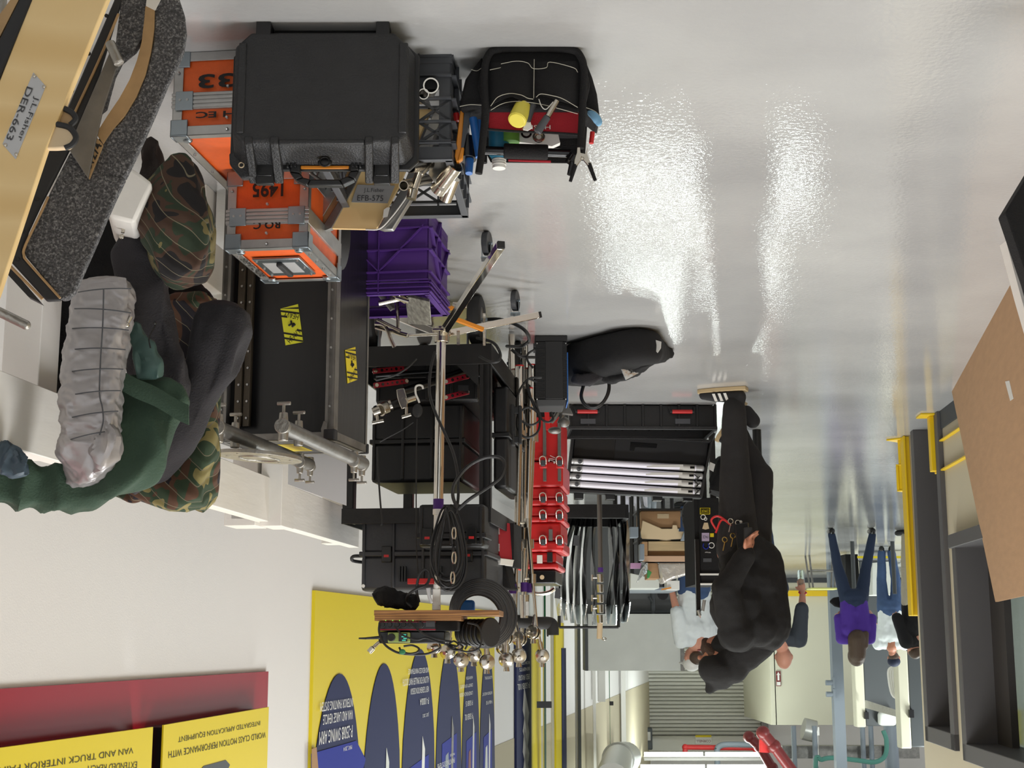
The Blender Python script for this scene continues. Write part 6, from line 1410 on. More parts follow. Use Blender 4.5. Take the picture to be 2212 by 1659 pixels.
def cable(lab, pts, r=0.0055, m=None, n=6, nm='cable'):
    mb = MB(); mb.tube([W(*p) for p in pts], r, 8, n); return solo(mb, nm, m or m_grip, lab, 'cable', 'loose black cables')
cable('black cable running up the column and swinging out in a wide loop by the cart', [(940, 760, 5.22), (930, 800, 5.2), (928, 850, 5.2), (940, 890, 5.19), (958, 930, 5.18), (978, 975, 5.18), (988, 1020, 5.18), (990, 1070, 5.18), (985, 1110, 5.18)])
cable('thick black cable loop bulging to the right of the column', [(988, 1098, 5.17), (978, 1070, 5.16), (984, 1040, 5.15), (1010, 1008, 5.15), (1045, 989, 5.15), (1078, 988, 5.15), (1090, 1003, 5.15), (1082, 1030, 5.15), (1055, 1052, 5.15), (1015, 1078, 5.15), (990, 1100, 5.17)], 0.0065)
cable('black cable looping on the floor between the cart wheels', [(1045, 690, 5.9), (1080, 690, 5.85), (1112, 700, 5.8), (1135, 715, 5.75), (1143, 735, 5.8), (1125, 748, 5.85), (1095, 748, 6.2)], 0.0075)
cable('grey cable hanging at the corner of the lower shelf', [(1035, 770, 5.5), (1060, 782, 5.48), (1078, 778, 5.48), (1080, 762, 5.5), (1065, 740, 5.52), (1030, 730, 5.6)], 0.006)
cable('cable running to the finned ballast box', [(1105, 755, 6.2), (1125, 770, 6.2), (1155, 772, 6.25)], 0.007)
cable('thin cable curling down the side of the ballast box', [(1155, 755, 6.2), (1140, 765, 6.2), (1140, 780, 6.2), (1152, 795, 6.2)], 0.005)
cable('cable ring hanging on the chrome stands, largest of the loops', [(1170, 815, 6.2), (1140, 820, 6.2), (1118, 855, 6.2), (1120, 900, 6.2), (1145, 918, 6.2), (1165, 908, 6.2), (1160, 890, 6.2), (1140, 880, 6.2), (1120, 895, 6.2), (1118, 925, 6.2), (1135, 945, 6.2), (1160, 935, 6.2), (1166, 905, 6.2), (1150, 870, 6.2), (1140, 830, 6.2)], 0.005)
cable('cable draped from the ballast box over the red handle', [(1160, 825, 6.2), (1140, 820, 6.2), (1142, 850, 6.2), (1160, 880, 6.2), (1170, 905, 6.2), (1185, 912, 6.2), (1195, 905, 6.2), (1190, 890, 6.2)], 0.005)
# wooden board on the stand
PBd = PL(W(945, 1330, 5.22), 3)
t = thing('wooden_board', 'two-layer wooden board mounted flat on top of the chrome stand', 'board', lerpx(1318))
def bz(px, py, off=0): h = PBd.hit(px, py, off) - PBd.p; return h.dot(PBd.x), h.z
MBd = PBd.frame()
x0, z0 = bz(808, 1318); x1, _ = bz(1078, 1318, .0); _, z1 = bz(900, 1330); _, z2 = bz(900, 1341)
mb = MB(MBd); mb.box(x1, x0, 0, 0.28, z0, z1); mb.build('lower_layer', m_oak, t, bevel=0.001)
xm, _ = bz(996, 1330); mb = MB(MBd); mb.box(xm, x0-.002, 0.002, 0.28, z1+.0005, z2); mb.build('upper_layer', m_oak, t, bevel=0.001)
# mixer
t = thing('audio_mixer', 'black audio mixer with red trim, knobs and green lights on the board', 'mixer', MBd @ V((bz(900, 1341)[0], 0.12, z2)))
xa, _ = bz(818, 1350); xb, _ = bz(988, 1350); xc, _ = bz(941, 1350); _, zt2 = bz(900, 1363); zb2 = z2+.001
mb = MB(MBd); mb.box(xb, xa, 0.012, 0.24, zb2, zt2); bo = mb.build('body', m_fab, t, bevel=0.003)
mb = MB(MBd); mb.box(xc, xa, 0.006, 0.012, zb2, zt2); fp = mb.build('front_panel', m_dark, t, bevel=0.002)
mb = MB(MBd); mb.box(xc, xa-.003, 0.004, 0.006, zt2-.007, zt2-.003); mb.box(xc, xa-.003, 0.004, 0.006, zb2+.002, zb2+.004); mb.build('red_trim', m_redan, t)
for k, px in enumerate((826, 842, 858, 872, 886, 908)):
    x, z = bz(px, 1349); rr_ = 0.011 if k == 5 else 0.009; mb = MB(MBd); mb.cyl((x, 0.007, z), (x, -0.008, z), rr_, rr_*.85, 16); kn = mb.build('knob', m_rub, t)
    mb = MB(MBd); mb.torus((x, 0.005, z), rr_*1.15, 0.0012, (0,1,0), 18, 6); mb.build('ring', m_crate, kn)
for px in (833, 848, 863, 879, 892):
    x, z = bz(px, 1340); mb = MB(MBd); mb.ball((x, 0.004, z), 0.0022); mb.build('green_light', m_led, t)
x0_, z0_ = bz(920, 1342); x1_, z1_ = bz(939, 1354); mb = MB(MBd); mb.box(x1_, x0_, 0.004, 0.006, z0_, z1_); mb.build('screen', m_crate, t)
# recorder / transmitter
t = thing('wireless_receiver', 'small black receiver with a lime green front, dial and glowing display', 'receiver', MBd @ V((bz(870, 1365)[0], 0.1, zt2)))
xa, zb3 = bz(816, 1364.5); xb, zt3 = bz(960, 1390); zb3 = zt2+.001
mb = MB(MBd); mb.box(xb, xa, 0.02, 0.20, zb3, zt3); mb.build('body', m_dark, t, bevel=0.004)
x0_, z0_ = bz(838, 1366); x1_, z1_ = bz(885, 1388); mb = MB(MBd); mb.box(x1_, x0_, -0.004, 0.02, z0_, z1_); mb.build('front_panel', mat('lime_panel', (150, 170, 90), 0.45), t, bevel=0.003)
x0_, z0_ = bz(862, 1368); x1_, z1_ = bz(880, 1386); mb = MB(MBd); mb.box(x1_, x0_, -0.007, -0.004, z0_, z1_); sc_ = mb.build('display', m_dark, t)
for k, (pa, pb_) in enumerate(((870, 878), (868, 878), (872, 879), (869, 877))):
    a0, za = bz(pa, 1370+k*4); a1, zb__ = bz(pb_, 1372.4+k*4); mb = MB(MBd); mb.box(a1, a0, -0.0085, -0.007, za, zb__); mb.build('readout_bar', m_lcd, sc_)
x, z = bz(846, 1377); mb = MB(MBd); mb.cyl((x, -0.004, z), (x, -0.022, z), 0.0145, 0.013, 20); mb.build('dial', m_rub, t)
mb = MB(); mb.cyl(W(775, 1379, 5.2), W(790, 1379, 5.2), 0.003, 0.004); mb.cyl(W(790, 1379, 5.2), W(820, 1377, 5.22), 0.004, 0.006); mb.build('antenna', m_rub, t)
mb = MB(); mb.cyl(W(797, 1409, 5.2), W(806, 1399, 5.2), 0.010, 0.010, 14); mb.cyl(W(806, 1399, 5.2), W(818, 1388, 5.22), 0.0065); mb.build('coax_plug', m_nick, t, bevel=0.001)
# wires round the mixer
for i, (lab, pts, r) in enumerate((
    ('thin black wire curving from the mixer end under the receiver', [(820, 1345, 5.19), (819, 1365, 5.17), (828, 1388, 5.17), (845, 1403, 5.17), (870, 1412, 5.17), (920, 1413, 5.17), (952, 1400, 5.17)], 0.0042),
    ('looped black wire with a green tie below the receiver', [(862, 1398, 5.16), (868, 1407, 5.16), (885, 1412, 5.16), (903, 1408, 5.16), (904, 1400, 5.16), (890, 1394, 5.16), (872, 1396, 5.16)], 0.0036),
    ('thin wire slanting across the mixer knobs to the right', [(852, 1352, 5.18), (870, 1372, 5.17), (900, 1382, 5.17), (920, 1378, 5.17), (950, 1388, 5.17), (985, 1395, 5.17)], 0.0034),
    ('second thin wire slanting from the mixer to the drum', [(886, 1345, 5.18), (905, 1362, 5.17), (935, 1378, 5.17), (975, 1386, 5.18)], 0.0034),
    ('wire loop hanging from the board edge by the drum', [(1010, 1345, 5.18), (1032, 1352, 5.17), (1040, 1375, 5.17), (1035, 1400, 5.17), (1012, 1408, 5.17), (985, 1402, 5.17), (960, 1390, 5.17)], 0.0034),
    ('tangle of thin black wires beside the drum', [(965, 1390, 5.18), (975, 1400, 5.16), (990, 1393, 5.16), (980, 1385, 5.17), (968, 1395, 5.16), (985, 1405, 5.16), (1000, 1398, 5.17), (990, 1388, 5.17), (1008, 1392, 5.16), (1005, 1402, 5.17)], 0.0034))):
    cable(lab, pts, r, nm='wire')
mb = MB(); mb.ball(W(869, 1408, 5.155), 0.012, 1, .6, .8); solo(mb, 'velcro_tie', mat('green_tie', (50, 120, 80), 0.8), 'green cable tie on the wire loop below the receiver', 'cable tie')
# drum
P8 = W(1056, 1366, 5.3)
t = thing('black_drum', 'black round drum with a flat end plate at the right end of the board', 'drum', P8 - V((0, 0, 0.05)))
ax = V((-0.75, -0.62, 0)).normalized(); A = Mx.Translation(P8) @ ax.to_track_quat('Z', 'Y').to_matrix().to_4x4()
mb = MB(A); mb.lathe([(0.0, 0.0), (0.054, 0.0), (0.054, 0.012), (0.0, 0.014)], n=36); mb.build('end_plate', m_rub, t, bevel=0.002)
mb = MB(A); mb.lathe([(0.044, -0.13), (0.050, -0.12), (0.042, -0.10), (0.046, -0.06), (0.042, -0.03), (0.046, 0.0)], n=32)
for k in range(5): mb.torus((0, 0, -0.03-0.02*k), 0.046, 0.004, (0,0,1), 28, 6)
mb.build('barrel', m_grip, t)
# big cable coil
t = thing('cable_coil', 'big coil of thick grey-black cable behind the wooden board', 'cable', W(1050, 1330, 5.5))
for k in range(8):
    rr = random.Random(k+40); Rr = 0.086 + 0.0065*k; c = W(1036+k*1.2, 1330 - k*0.8, 5.47 + 0.016*k)
    mb = MB(); mb.torus(c, Rr, 0.0075, (0.35+rr.uniform(-.06, .06), 1, 0.25+rr.uniform(-.06, .06)), 40, 8); mb.build('loop', mat('cable_sheath', (52, 52, 54), 0.4) if k == 0 else bpy.data.materials['cable_sheath'], t)
garment('fabric_bag', 'black fabric bag under the left end of the wooden board', 'bag', [(W(812, 1300, 5.35), 0.05, 0.08), (W(830, 1290, 5.35), 0.07, 0.10), (W(862, 1295, 5.35), 0.06, 0.10), (W(905, 1300, 5.35), 0.05, 0.10)], m_blkcloth, soft(0.006, 20), sd=(0, 0, 1))
mb = MB(); mb.box(W(1025, 1300, 5.62).x, W(975, 1300, 5.62).x, 5.62, 5.72, W(1000, 1296, 5.62).z, W(1000, 1322, 5.62).z); solo(mb, 'blue_pouch', m_blue, 'blue pouch glimpsed through the cable coil', 'pouch', bevel=0.01)
cable('folded black cable hank hanging in front of the hard case handle', [(905, 1300, 5.3), (900, 1275, 5.28), (905, 1245, 5.27), (918, 1230, 5.27), (928, 1240, 5.27), (922, 1262, 5.27), (900, 1272, 5.27), (882, 1285, 5.28), (878, 1300, 5.3), (890, 1312, 5.3)], 0.0055)
# ================================================================ C-STANDS AND GRIP HEADS
def cstand(lab, pts, D, thick=0.0125, base=True):
    """pts: photo points from the foot up"""
    P = [W(x, y, D) for x, y in pts]; P[0].z = max(P[0].z, 0.05)
    t2 = thing('c_stand', lab, 'light stand', V((P[0].x, P[0].y, 0)), 'folded chrome stands')
    n = len(P)
    for i in range(n-1): mb = MB(); rr_ = thick*(1 - 0.26*i); mb.cyl(P[i], P[i+1], max(rr_, .0065), max(rr_, .0065), 16); mb.build('tube', m_nick if i else m_chrome, t2)
    mb = MB(); c = P[0]; mb.cyl(c, c + V((0, 0, -0.006)), thick*1.05); mb.build('red_cap', m_red, t2)
    for i in range(1, n-1): mb = MB(); mb.cyl(P[i]-V((0,0,.02)), P[i]+V((0,0,.02)), thick*1.5, thick*1.5, 14); mb.cyl(P[i], P[i]+V((.035, -.01, 0)), 0.005); mb.build('collar', m_nick, t2)
    if base:
        for a in (20, 35, 50): mb = MB(); d = V((cos(R_(a))*0.045, 0.05+0.0*a, 0)); q = P[0]; mb.tube([q+V((0, .0, .30)), q+V((d.x*0.7, .03, .24)), V((q.x+d.x, q.y+.05, 0.012))], 0.009, 8, 4); mb.build('leg', m_chrome, t2)
    return t2
cstand('nearest chrome stand of the folded bunch, left one with a red foot cap', [(1122, 792), (1122, 940), (1116, 1180), (1112, 1372)], 6.35, 0.019)
cstand('chrome stand with a red foot cap right next to the ballast box', [(1150, 790), (1150, 945), (1140, 1175), (1127, 1378)], 6.5, 0.019)
cstand('thin chrome stand in the middle of the folded bunch, purple banded', [(1136, 850), (1134, 960), (1130, 1270), (1131, 1330)], 6.6, 0.016)
cstand('slanted chrome stand whose arm reaches the outermost ball grip', [(1146, 840), (1140, 1130), (1150, 1250), (1160, 1360)], 6.25, 0.011, False)
for px, py in ((1107, 1272), (1133, 1268), (1146, 1270)):
    c = W(px, py, 6.3); mb = MB(); mb.cyl(c-V((0,0,.02)), c+V((0,0,.02)), 0.017, 0.017, 14); solo(mb, 'purple_band', m_purple, 'purple marking band on the folded chrome stands', 'band', 'purple bands on the stands')
mb = MB(); mb.cyl(W(1133, 1285, 6.3), W(1133, 1335, 6.3), 0.022, 0.019); mb.cyl(W(1110, 1250, 6.35), W(1110, 1310, 6.35), 0.006); mb.box(W(1142, 1310, 6.3).x, W(1135, 1310, 6.3).x, 6.27, 6.33, W(1140, 1300, 6.3).z, W(1140, 1330, 6.3).z); solo(mb, 'stand_collar', m_nick, 'clustered silver collars near the top of the chrome stands', 'collar')
def griphead(px, py, D, ang, lab, rod=None, r=0.030):
    c = W(px, py, D); t2 = thing('knuckle_clamp', lab, 'grip head', c - V((0, 0, r)), 'round grip heads on the stands')
    ax = V((sin(R_(ang))*0.8, -1, 0.25*cos(R_(ang*3)))).normalized()
    for s_ in (-1, 1):
        A = Mx.Translation(c + ax*0.012*s_) @ (ax*s_).to_track_quat('Z', 'Y').to_matrix().to_4x4()
        mb = MB(A); mb.lathe([(0.0, -0.007), (r*0.96, -0.007), (r, -0.003), (r*0.93, 0.004), (r*0.6, 0.009), (0.0, 0.011)], n=28); mb.cyl((0, 0, 0.01), (0, 0, 0.014), 0.006)
        pl2 = mb.build('plate', m_nick, t2)
    mb = MB(A); mb.cyl((0, 0, -0.05), (0, 0, 0.02), 0.007); mb.build('spindle', m_dark, t2)
    k = ax.cross(V((0, 0, 1))).normalized()
    mb = MB(); e = c + ax*0.045; mb.cyl(c, e, 0.007); mb.prism([e + k*0.026 + V((0,0,.006)), e + k*0.026 - V((0,0,.006)), e - k*0.026 - V((0,0,.009)), e - k*0.026 + V((0,0,.009))], ax*0.012) if False else mb.cyl(c + V((0, 0, r*.8)), c + V((0, 0, r*1.5)), 0.010, 0.013, 10)
    mb.build('t_handle', m_nick, t2)
    mb = MB(); q = W(*rod) if rod else c + V((0, 0, -0.10)); mb.cyl(c + V((0,0,-r*0.2)), q, 0.0075, 0.0075, 12); mb.cyl(c + V((0, 0, -r*.3)), c+(q-c).normalized()*0.06, 0.011, 0.011, 12); mb.build('socket', m_nick, t2)
G_ = [(967, 1408, 5.9, 20, 'leftmost round grip head, half hidden behind the wires', (975, 1350, 5.9)),
 (996, 1426, 5.85, -15, 'grip head hanging lowest left, second from the left', (992, 1370, 5.85)),
 (1024, 1414, 5.9, 10, 'round grip head third from the left along the row', (1022, 1360, 5.9)),
 (1052, 1430, 5.85, -25, 'round grip head in the middle of the row, below the drum', (1050, 1370, 5.85)),
 (1094, 1425, 5.9, 15, 'round grip head right of the middle, rod straight above it', (1094, 1370, 5.9)),
 (1121, 1416, 5.95, -5, 'round grip head second from the right in the row', (1119, 1378, 5.95)),
 (1171, 1417, 6.2, 0, 'outermost ball-shaped grip head hanging alone on the right', (1163, 1370, 6.2)),
 (1092, 1378, 6.0, 40, 'upper grip head beside the drum', (1100, 1340, 6.05)),
 (1086, 1400, 5.95, -35, 'small grip head tucked between the drum and the row', (1085, 1350, 6.0)),
 (1122, 1380, 6.1, 45, 'upper grip head clamped on the left chrome stand', (1113, 1340, 6.3)),
 (1152, 1366, 6.15, 60, 'uppermost grip head clamped on the slanted stand', (1155, 1330, 6.25)),
 (938, 1398, 5.7, 30, 'dark grip head behind the receiver wires', (940, 1360, 5.7))]
for g in G_: griphead(g[0], g[1], g[2], g[3], g[4], g[5], 0.027 if g[0] in (938, 1086) else 0.031)
mb = MB(); mb.tube([W(1085, 1340, 6.4), W(1120, 1342, 6.4), W(1160, 1346, 6.4), W(1185, 1346, 6.45), W(1193, 1352, 6.45), W(1194, 1372, 6.45)], 0.028, 12, 4); mb.cyl(W(1183, 1352, 6.45), W(1183, 1375, 6.45), 0.004)
solo(mb, 'black_bar', m_rub, 'thick black padded bar behind the grip heads', 'bar')
# ================================================================ RED TOOL BOXES, BALLAST, SAND BAG
PTb = PL(W(1166, 900, 7.6), 7)
def tb(px, py, off=0): h = PTb.hit(px, py, off) - PTb.p; return h.dot(PTb.x), h.z
MTb = PTb.frame()
def toolbox(lab, py0, py1, px0=1112, px1=1216, m=m_red, dep=0.45, latches=True, strips=True):
    x0, z0 = tb(px0, py0); x1, z1 = tb(px1, py1); t2 = thing('tool_box', lab, 'tool box', MTb @ V(((x0+x1)/2, dep/2, z0)), 'stacked red tool boxes')
    mb = MB(MTb); mb.box(x1+.012, x0-.012, 0.01, dep, z0+.001, z0+(z1-z0)*0.62); mb.build('body', m, t2, bevel=0.012)
    mb = MB(MTb); mb.box(x1, x0, 0, dep, z0+(z1-z0)*0.64, z1-.001); mb.build('lid', m, t2, bevel=0.012)
    if strips:
        for px in ((px0*0.38+px1*0.62), px1-8):
            x, _ = tb(px, py0); mb = MB(MTb); mb.box(x-.009, x+.009, -0.008, 0.004, z0+.03, z0+(z1-z0)*.92); mb.build('grey_strip', m_alud, t2, bevel=0.002)
    if latches:
        for px in (px0+(px1-px0)*0.60, px1-6):
            x, z = tb(px, py0+(py1-py0)*0.66); mb = MB(MTb); mb.box(x-.022, x+.022, -0.022, 0.004, z-.035, z+.03); la = mb.build('latch', m, t2, bevel=0.006)
            mb = MB(MTb); mb.box(x-.012, x+.012, -0.034, -0.02, z-.012, z+.02); mb.build('catch', m_crate, la, bevel=0.003)
            mb = MB(MTb); mb.tube([(x-.016, -.028, z+.01), (x-.016, -.05, z-.02), (x+.0, -.055, z-.03), (x+.016, -.05, z-.02), (x+.016, -.028, z+.01)], 0.003, 6, 4); mb.build('wire_bail', m_nick, la)
    return t2
zfl = 0
x0, _ = tb(1112, 900); 
toolbox('tall red rolling tool box at the bottom of the stack, white logo on its corner', 900, 1052)
t2 = toolbox('red tool box, second from the bottom of the stack', 1053, 1092, strips=False)
t2 = toolbox('red tool box in the middle of the stack with bright wire latches', 1093, 1128, strips=False)
t2 = toolbox('red tool box near the top of the stack, below the shallow organiser', 1129, 1192, strips=False)
mb = MB(MTb); x, z = tb(1190, 1156); mb.box(x-.01, x+.01, -.012, .0, z-.03, z+.03); mb.build('grey_strip', m_alud, t2)
t2 = toolbox('shallow red organiser with clear lid on top of the stack', 1193, 1230, latches=False, strips=False, px1=1206)
mb = MB(MTb); xa, za = tb(1160, 1199); xb, zb = tb(1172, 1217); mb.box(xb, xa, -.004, 0, za, zb); mb.build('torn_label', m_offw, t2, bevel=0.002)
mb = MB(MTb); xa, za = tb(1182, 1193); xb, zb = tb(1194, 1215); mb.box(xb, xa, -.01, 0, za, zb); mb.build('latch', m_blk2, t2, bevel=0.002)
# handle and wheels under the stack
mb = MB(MTb); xa, za = tb(1175, 876); xb, zb = tb(1186, 930); mb.prism([(xa, -.02, za), (xb, -.02, za+.01), (xb-.01, -.02, zb), (xa-.012, -.02, zb)], (0, .02, 0)); xq, _ = tb(1112, 890); xr2, _ = tb(1216, 890)
zlow = MTb.translation.z
mb2 = MB(MTb); zz = tb(1150, 900)[1]
for x in (xq-.03, xr2+.03): mb2.cyl((x-.02, 0.1, -zlow+0.09), (x+.02, 0.1, -zlow+0.09), 0.09, 0.09, 24); mb2.cyl((x-.02, 0.38, -zlow+0.09), (x+.02, 0.38, -zlow+0.09), 0.09, 0.09, 24)
mb2.box(xr2+.01, xq-.01, 0.05, 0.42, -zlow+0.09, zz)
solo(mb2, 'dolly_base', m_rub, 'black wheeled base under the red tool boxes', 'dolly')
rtb = [o for o in bpy.data.objects if o.get('label', '').startswith('tall red rolling')][0]
mb.build('pull_handle', m_red, rtb, bevel=0.003)
ptext('ΛE', 1200, 995, 14, 30, PTb, -0.002, m_label, rtb, 110)
mb = MB(MTb); xa, za = tb(1165, 1232); xb, zb = tb(1200, 1260); mb.box(xb, xa+.08, 0, .4, za, zb); t3 = solo(mb, 'black_organiser', m_dark, 'black box with a round yellow sticker on top of the red tool boxes', 'box', bevel=0.006)
t3v = t3; mb = MB(MTb); x, z = tb(1171, 1247); mb.cyl((x, -.001, z), (x, -.003, z), .012, .012, 18); mb.build('round_sticker', m_card2, t3v)
mb = MB(); mb.tube([W(1140, 1275, 7.4), W(1160, 1283, 7.4), (W(1185, 1280, 7.4)), W(1198, 1272, 7.4)], 0.010, 8, 4); solo(mb, 'bent_strip', m_nick, 'curved bright metal strip above the black organiser', 'strip')
# ballast
PBl = PL(W(1190, 735, 6.34), 0); fl_ = FL(1190, 724); PBl = PL(fl_, 0)
def bl(px, py, off=0): h = PBl.hit(px, py, off) - PBl.p; return h.dot(PBl.x), h.z
xa, _ = bl(1156, 800); xb, _ = bl(1226, 800); _, zt4 = bl(1190, 876)
t = thing('ballast_box', 'black finned ballast box with blue edges standing on the floor beside the sand bag', 'ballast', fl_ + V((0, 0.1, 0)))
MBl = PBl.frame()
mb = MB(MBl); mb.box(xb+.006, xa-.006, 0.004, 0.20, 0.03, zt4-.03); mb.build('core', m_fab, t)
mb = MB(MBl); mb.box(xb, xa, 0, 0.21, 0, 0.03); mb.prism([(xb+.004, 0.0, zt4-.03), (xa-.002, 0.0, zt4-.03), (xa-.012, 0.02, zt4), (xb+.02, 0.02, zt4+.0)], (0, .18, 0)); mb.build('end_cap', m_rub, t, bevel=0.004)
m_, _ = bl(1178, 800); m2_, _ = bl(1216, 800)
mb = MB(MBl); mb.box(m2_, m_, -0.004, 0.01, 0.03, zt4-.03); mb.build('face_plate', m_rub, t, bevel=0.002)
for k in range(44):
    z = 0.036 + (zt4-.072)*k/43; mb = MB(MBl); mb.box(m_, xa, -0.004, 0.006, z-.0022, z+.0022); mb.box(xb+.003, m2_, -0.004, 0.006, z-.0022, z+.0022); mb.build('fin', m_rub, t)
for px in (1160, 1222):
    for py in (742, 862): x, z = bl(px, py); mb = MB(MBl); mb.ball((x, -.004, z), .004); mb.build('screw', m_alu, t)
mb = MB(MBl); mb.box(xb-.003, xb+.002, 0.01, 0.20, 0.08, zt4-.02); o = mb.build('side_strip', m_blue, t)
mb = MB(); mb.cyl(W(1152, 747, 6.4), W(1157, 747, 6.4), .012); mb.cyl(W(1152, 757, 6.4), W(1157, 757, 6.4), .012); mb.build('connector', m_rub, t)
mb = MB(); mb.tube([W(x, y, 6.9) for x, y in ((1190, 912), (1200, 900), (1208, 888), (1215, 895), (1208, 915))], 0.012, 8, 4); mb.ball(W(1218, 912, 6.9), 0.03, 1, .6, .9); mb.ball(W(1198, 930, 6.9), 0.03, 1.1, .6, .6); mb.prism([W(1218, 880, 6.8), W(1232, 882, 6.8), W(1238, 895, 6.8), W(1215, 892, 6.8)], (0, .05, 0))
solo(mb, 'shackle', m_alud, 'dull metal shackles piled between the ballast box and the tube case', 'shackle')
# sand bag
t = thing('sand_bag', 'black canvas sand bag lying on the floor with silver taped labels', 'sand bag', FL(1330, 712) + V((0, .12, 0)))
zf = lambda px, py, D: W(px, py, D)
mb = MB()
def bagpt(px, pyc, hpx, th):
    yb = pyc; b_ = FL(px, yb); c = V((b_.x, b_.y + th/2, 0)); h = W(px, yb+hpx, b_.y).z; return (c + V((0, 0, h/2)), h, th)
path = []
for px, py, hp_, th in ((1226, 742, 62, 0.10), (1245, 738, 86, 0.22), (1290, 724, 92, 0.26), (1340, 711, 88, 0.26), (1378, 702, 82, 0.24), (1400, 712, 68, 0.16), (1430, 738, 40, 0.06), (1454, 757, 12, 0.02)):
    c, h, th = bagpt(px, py, hp_, th); path.append((c, h, th))
loft(mb, path, sd=(0, 0, 1), p=0.62, k=7, n=36, disp=lambda u, v, q: 0.010*nz(q, 9) + 0.004*nz(q, 30)); mb.build('pouch', m_fab, t, smooth=60)
mb = MB(); loft(mb, [(W(1300, 820, 6.5), 0.03, 0.03), (W(1318, 812, 6.5), 0.075, 0.06), (W(1360, 800, 6.45), 0.07, 0.07), (W(1392, 786, 6.4), 0.05, 0.06), (W(1414, 778, 6.4), 0.02, 0.03)], sd=(0, 0, 1), p=0.6, disp=soft(0.004, 20)); fl2 = mb.build('upper_pouch', m_fab, t)
mb = MB(); loft(mb, [(W(1236, 820, 6.55), 0.04, 0.05), (W(1270, 820, 6.5), 0.055, 0.07), (W(1300, 808, 6.5), 0.04, 0.05)], sd=(0, 0, 1), disp=soft(0.004, 20)); mb.build('strap_fold', m_char, t)
P9 = PL(W(1370, 800, 6.40), -20)
mb = MB(); mb.prism([P9.hit(*p) for p in ((1342, 797), (1385, 783), (1396, 797), (1352, 821))], P9.y*0.004); lb = mb.build('tape_label', m_foil, fl2)
ptext('PNS', 1370, 797, 24, 12, P9, -0.003, m_ink, t, 155)
P10 = PL(W(1415, 738, 6.3), 30)
mb = MB(); mb.prism([P10.hit(*p) for p in ((1401, 716), (1412, 733), (1428, 738), (1427, 752), (1420, 762), (1399, 742))], P10.y*0.004); mb.build('tape_label', m_label, t)
mb = MB(); mb.tube([W(x, y, 6.55) for x, y in ((1305, 812), (1314, 828), (1311, 852), (1298, 872), (1280, 880), (1264, 872), (1257, 855), (1262, 832))], 0.005, 8, 6); mb.tube([W(x, y, 6.56) for x, y in ((1309, 815), (1317, 830), (1314, 853), (1299, 875), (1280, 883), (1262, 875), (1254, 856), (1259, 832))], 0.005, 8, 6); mb.build('carry_loop', m_grip, t)
# ================================================================ OPEN CASE WITH LIGHT TUBES
PQ = PL(FL(1390, 873), -1.5); MQ = PQ.frame()
def qc(px, py, off=0): h = PQ.hit(px, py, off) - PQ.p; return h.dot(PQ.x), h.z
xa, _ = qc(1232, 900); xb, _ = qc(1545, 900); ht = 0.155; dq = 0.42
t = thing('tube_case', 'open black hard case on the floor holding four white light tubes in its raised lid', 'case', PQ.p + V((0, .2, 0)))
mb = MB(MQ)
mb.box(xb, xa, 0, 0.012, 0.01, ht); mb.box(xb, xa, dq-.012, dq, 0.01, ht); mb.box(xb, xb+.012, 0, dq, 0.01, ht); mb.box(xa-.012, xa, 0, dq, 0.01, ht); mb.box(xb, xa, 0, dq, 0.008, 0.02)
mb.build('tray', m_blk2, t, bevel=0.004)
mb = MB(MQ)
for y0_, y1_ in ((-.012, .012), (dq-.012, dq+.012)): mb.box(xb-.01, xa+.01, y0_, y1_, ht-.02, ht)
for x in (xb, xa): mb.box(x-.012, x+.012, 0, dq, ht-.02, ht)
mb.build('tray_rim', m_blk, t, bevel=0.003)
for k in range(9): x = xb+(xa-xb)*k/8; mb = MB(MQ); mb.box(x-.008, x+.008, -.01, .004, 0, ht-.02); mb.build('rib', m_blk2, t, bevel=0.003)
mb = MB(MQ); mb.box(xb+.014, xa-.014, .014, dq-.014, .02, ht*0.62); mb.build('foam', m_rub, t)
for k in range(9): x = xb+.1+(xa-xb-.2)*k/8; mb = MB(MQ); mb.box(x-.004, x+.004, .02, dq-.02, ht*.62, ht*.68); mb.build('foam_slot', m_dark, t)
for px in (1268, 1472):
    x, z = qc(px, 891); mb = MB(MQ); mb.tube([(x+.075, -.01, z-.03), (x+.07, -.03, z), (x-.07, -.03, z), (x-.075, -.01, z-.03)], 0.008, 8, 0); hd = mb.build('handle', m_rub, t)
    mb = MB(MQ); mb.cyl((x+.06, -.032, z), (x-.06, -.032, z), 0.012, 0.012, 14); mb.build('red_grip', m_red, hd)
    mb = MB(MQ); mb.box(x-.05, x+.04, -.012, -.002, z+.04, z+.07); mb.build('plate', m_crate, t)
for i in range(12):
    rr = random.Random(i); x, z = qc(1355+4*i, 930); mb = MB(MQ); y = .1+.02*(i % 3); mb.cyl((x, y, ht*.62), (x, y, ht*.62+.04), 0.006, 0.006, 8); mb.build('connector', m_nick, t)
# raised lid
def lidpt(px, py, off=0.0): return PLd.hit(px, py, off)
PLd = PL(MQ @ V((0, dq+.03, ht)), -1.5)
LQ = [(1236, 932), (1540, 950), (1517, 1076), (1222, 1062)]
def lid(pts, off, dep, m, nm, par=t, bevel=0):
    mb = MB(); mb.prism([lidpt(x, y, off) for x, y in pts], PLd.y*dep); return mb.build(nm, m, par, bevel=bevel)
ld = lid(LQ, 0.06, 0.06, m_blk2, 'lid', bevel=0.006)
def inset(pts, k):
    cx = sum(p[0] for p in pts)/4; cy = sum(p[1] for p in pts)/4
    return [(x + k*(1 if x < cx else -1), y + k*(1 if y < cy else -1)) for x, y in pts]
o_, i_ = LQ, inset(LQ, 6)
for a in range(4):
    b = (a+1) % 4; lid([o_[a], o_[b], i_[b], i_[a]], -0.01, 0.09, m_blk, 'lid_rim', ld, 0.003)
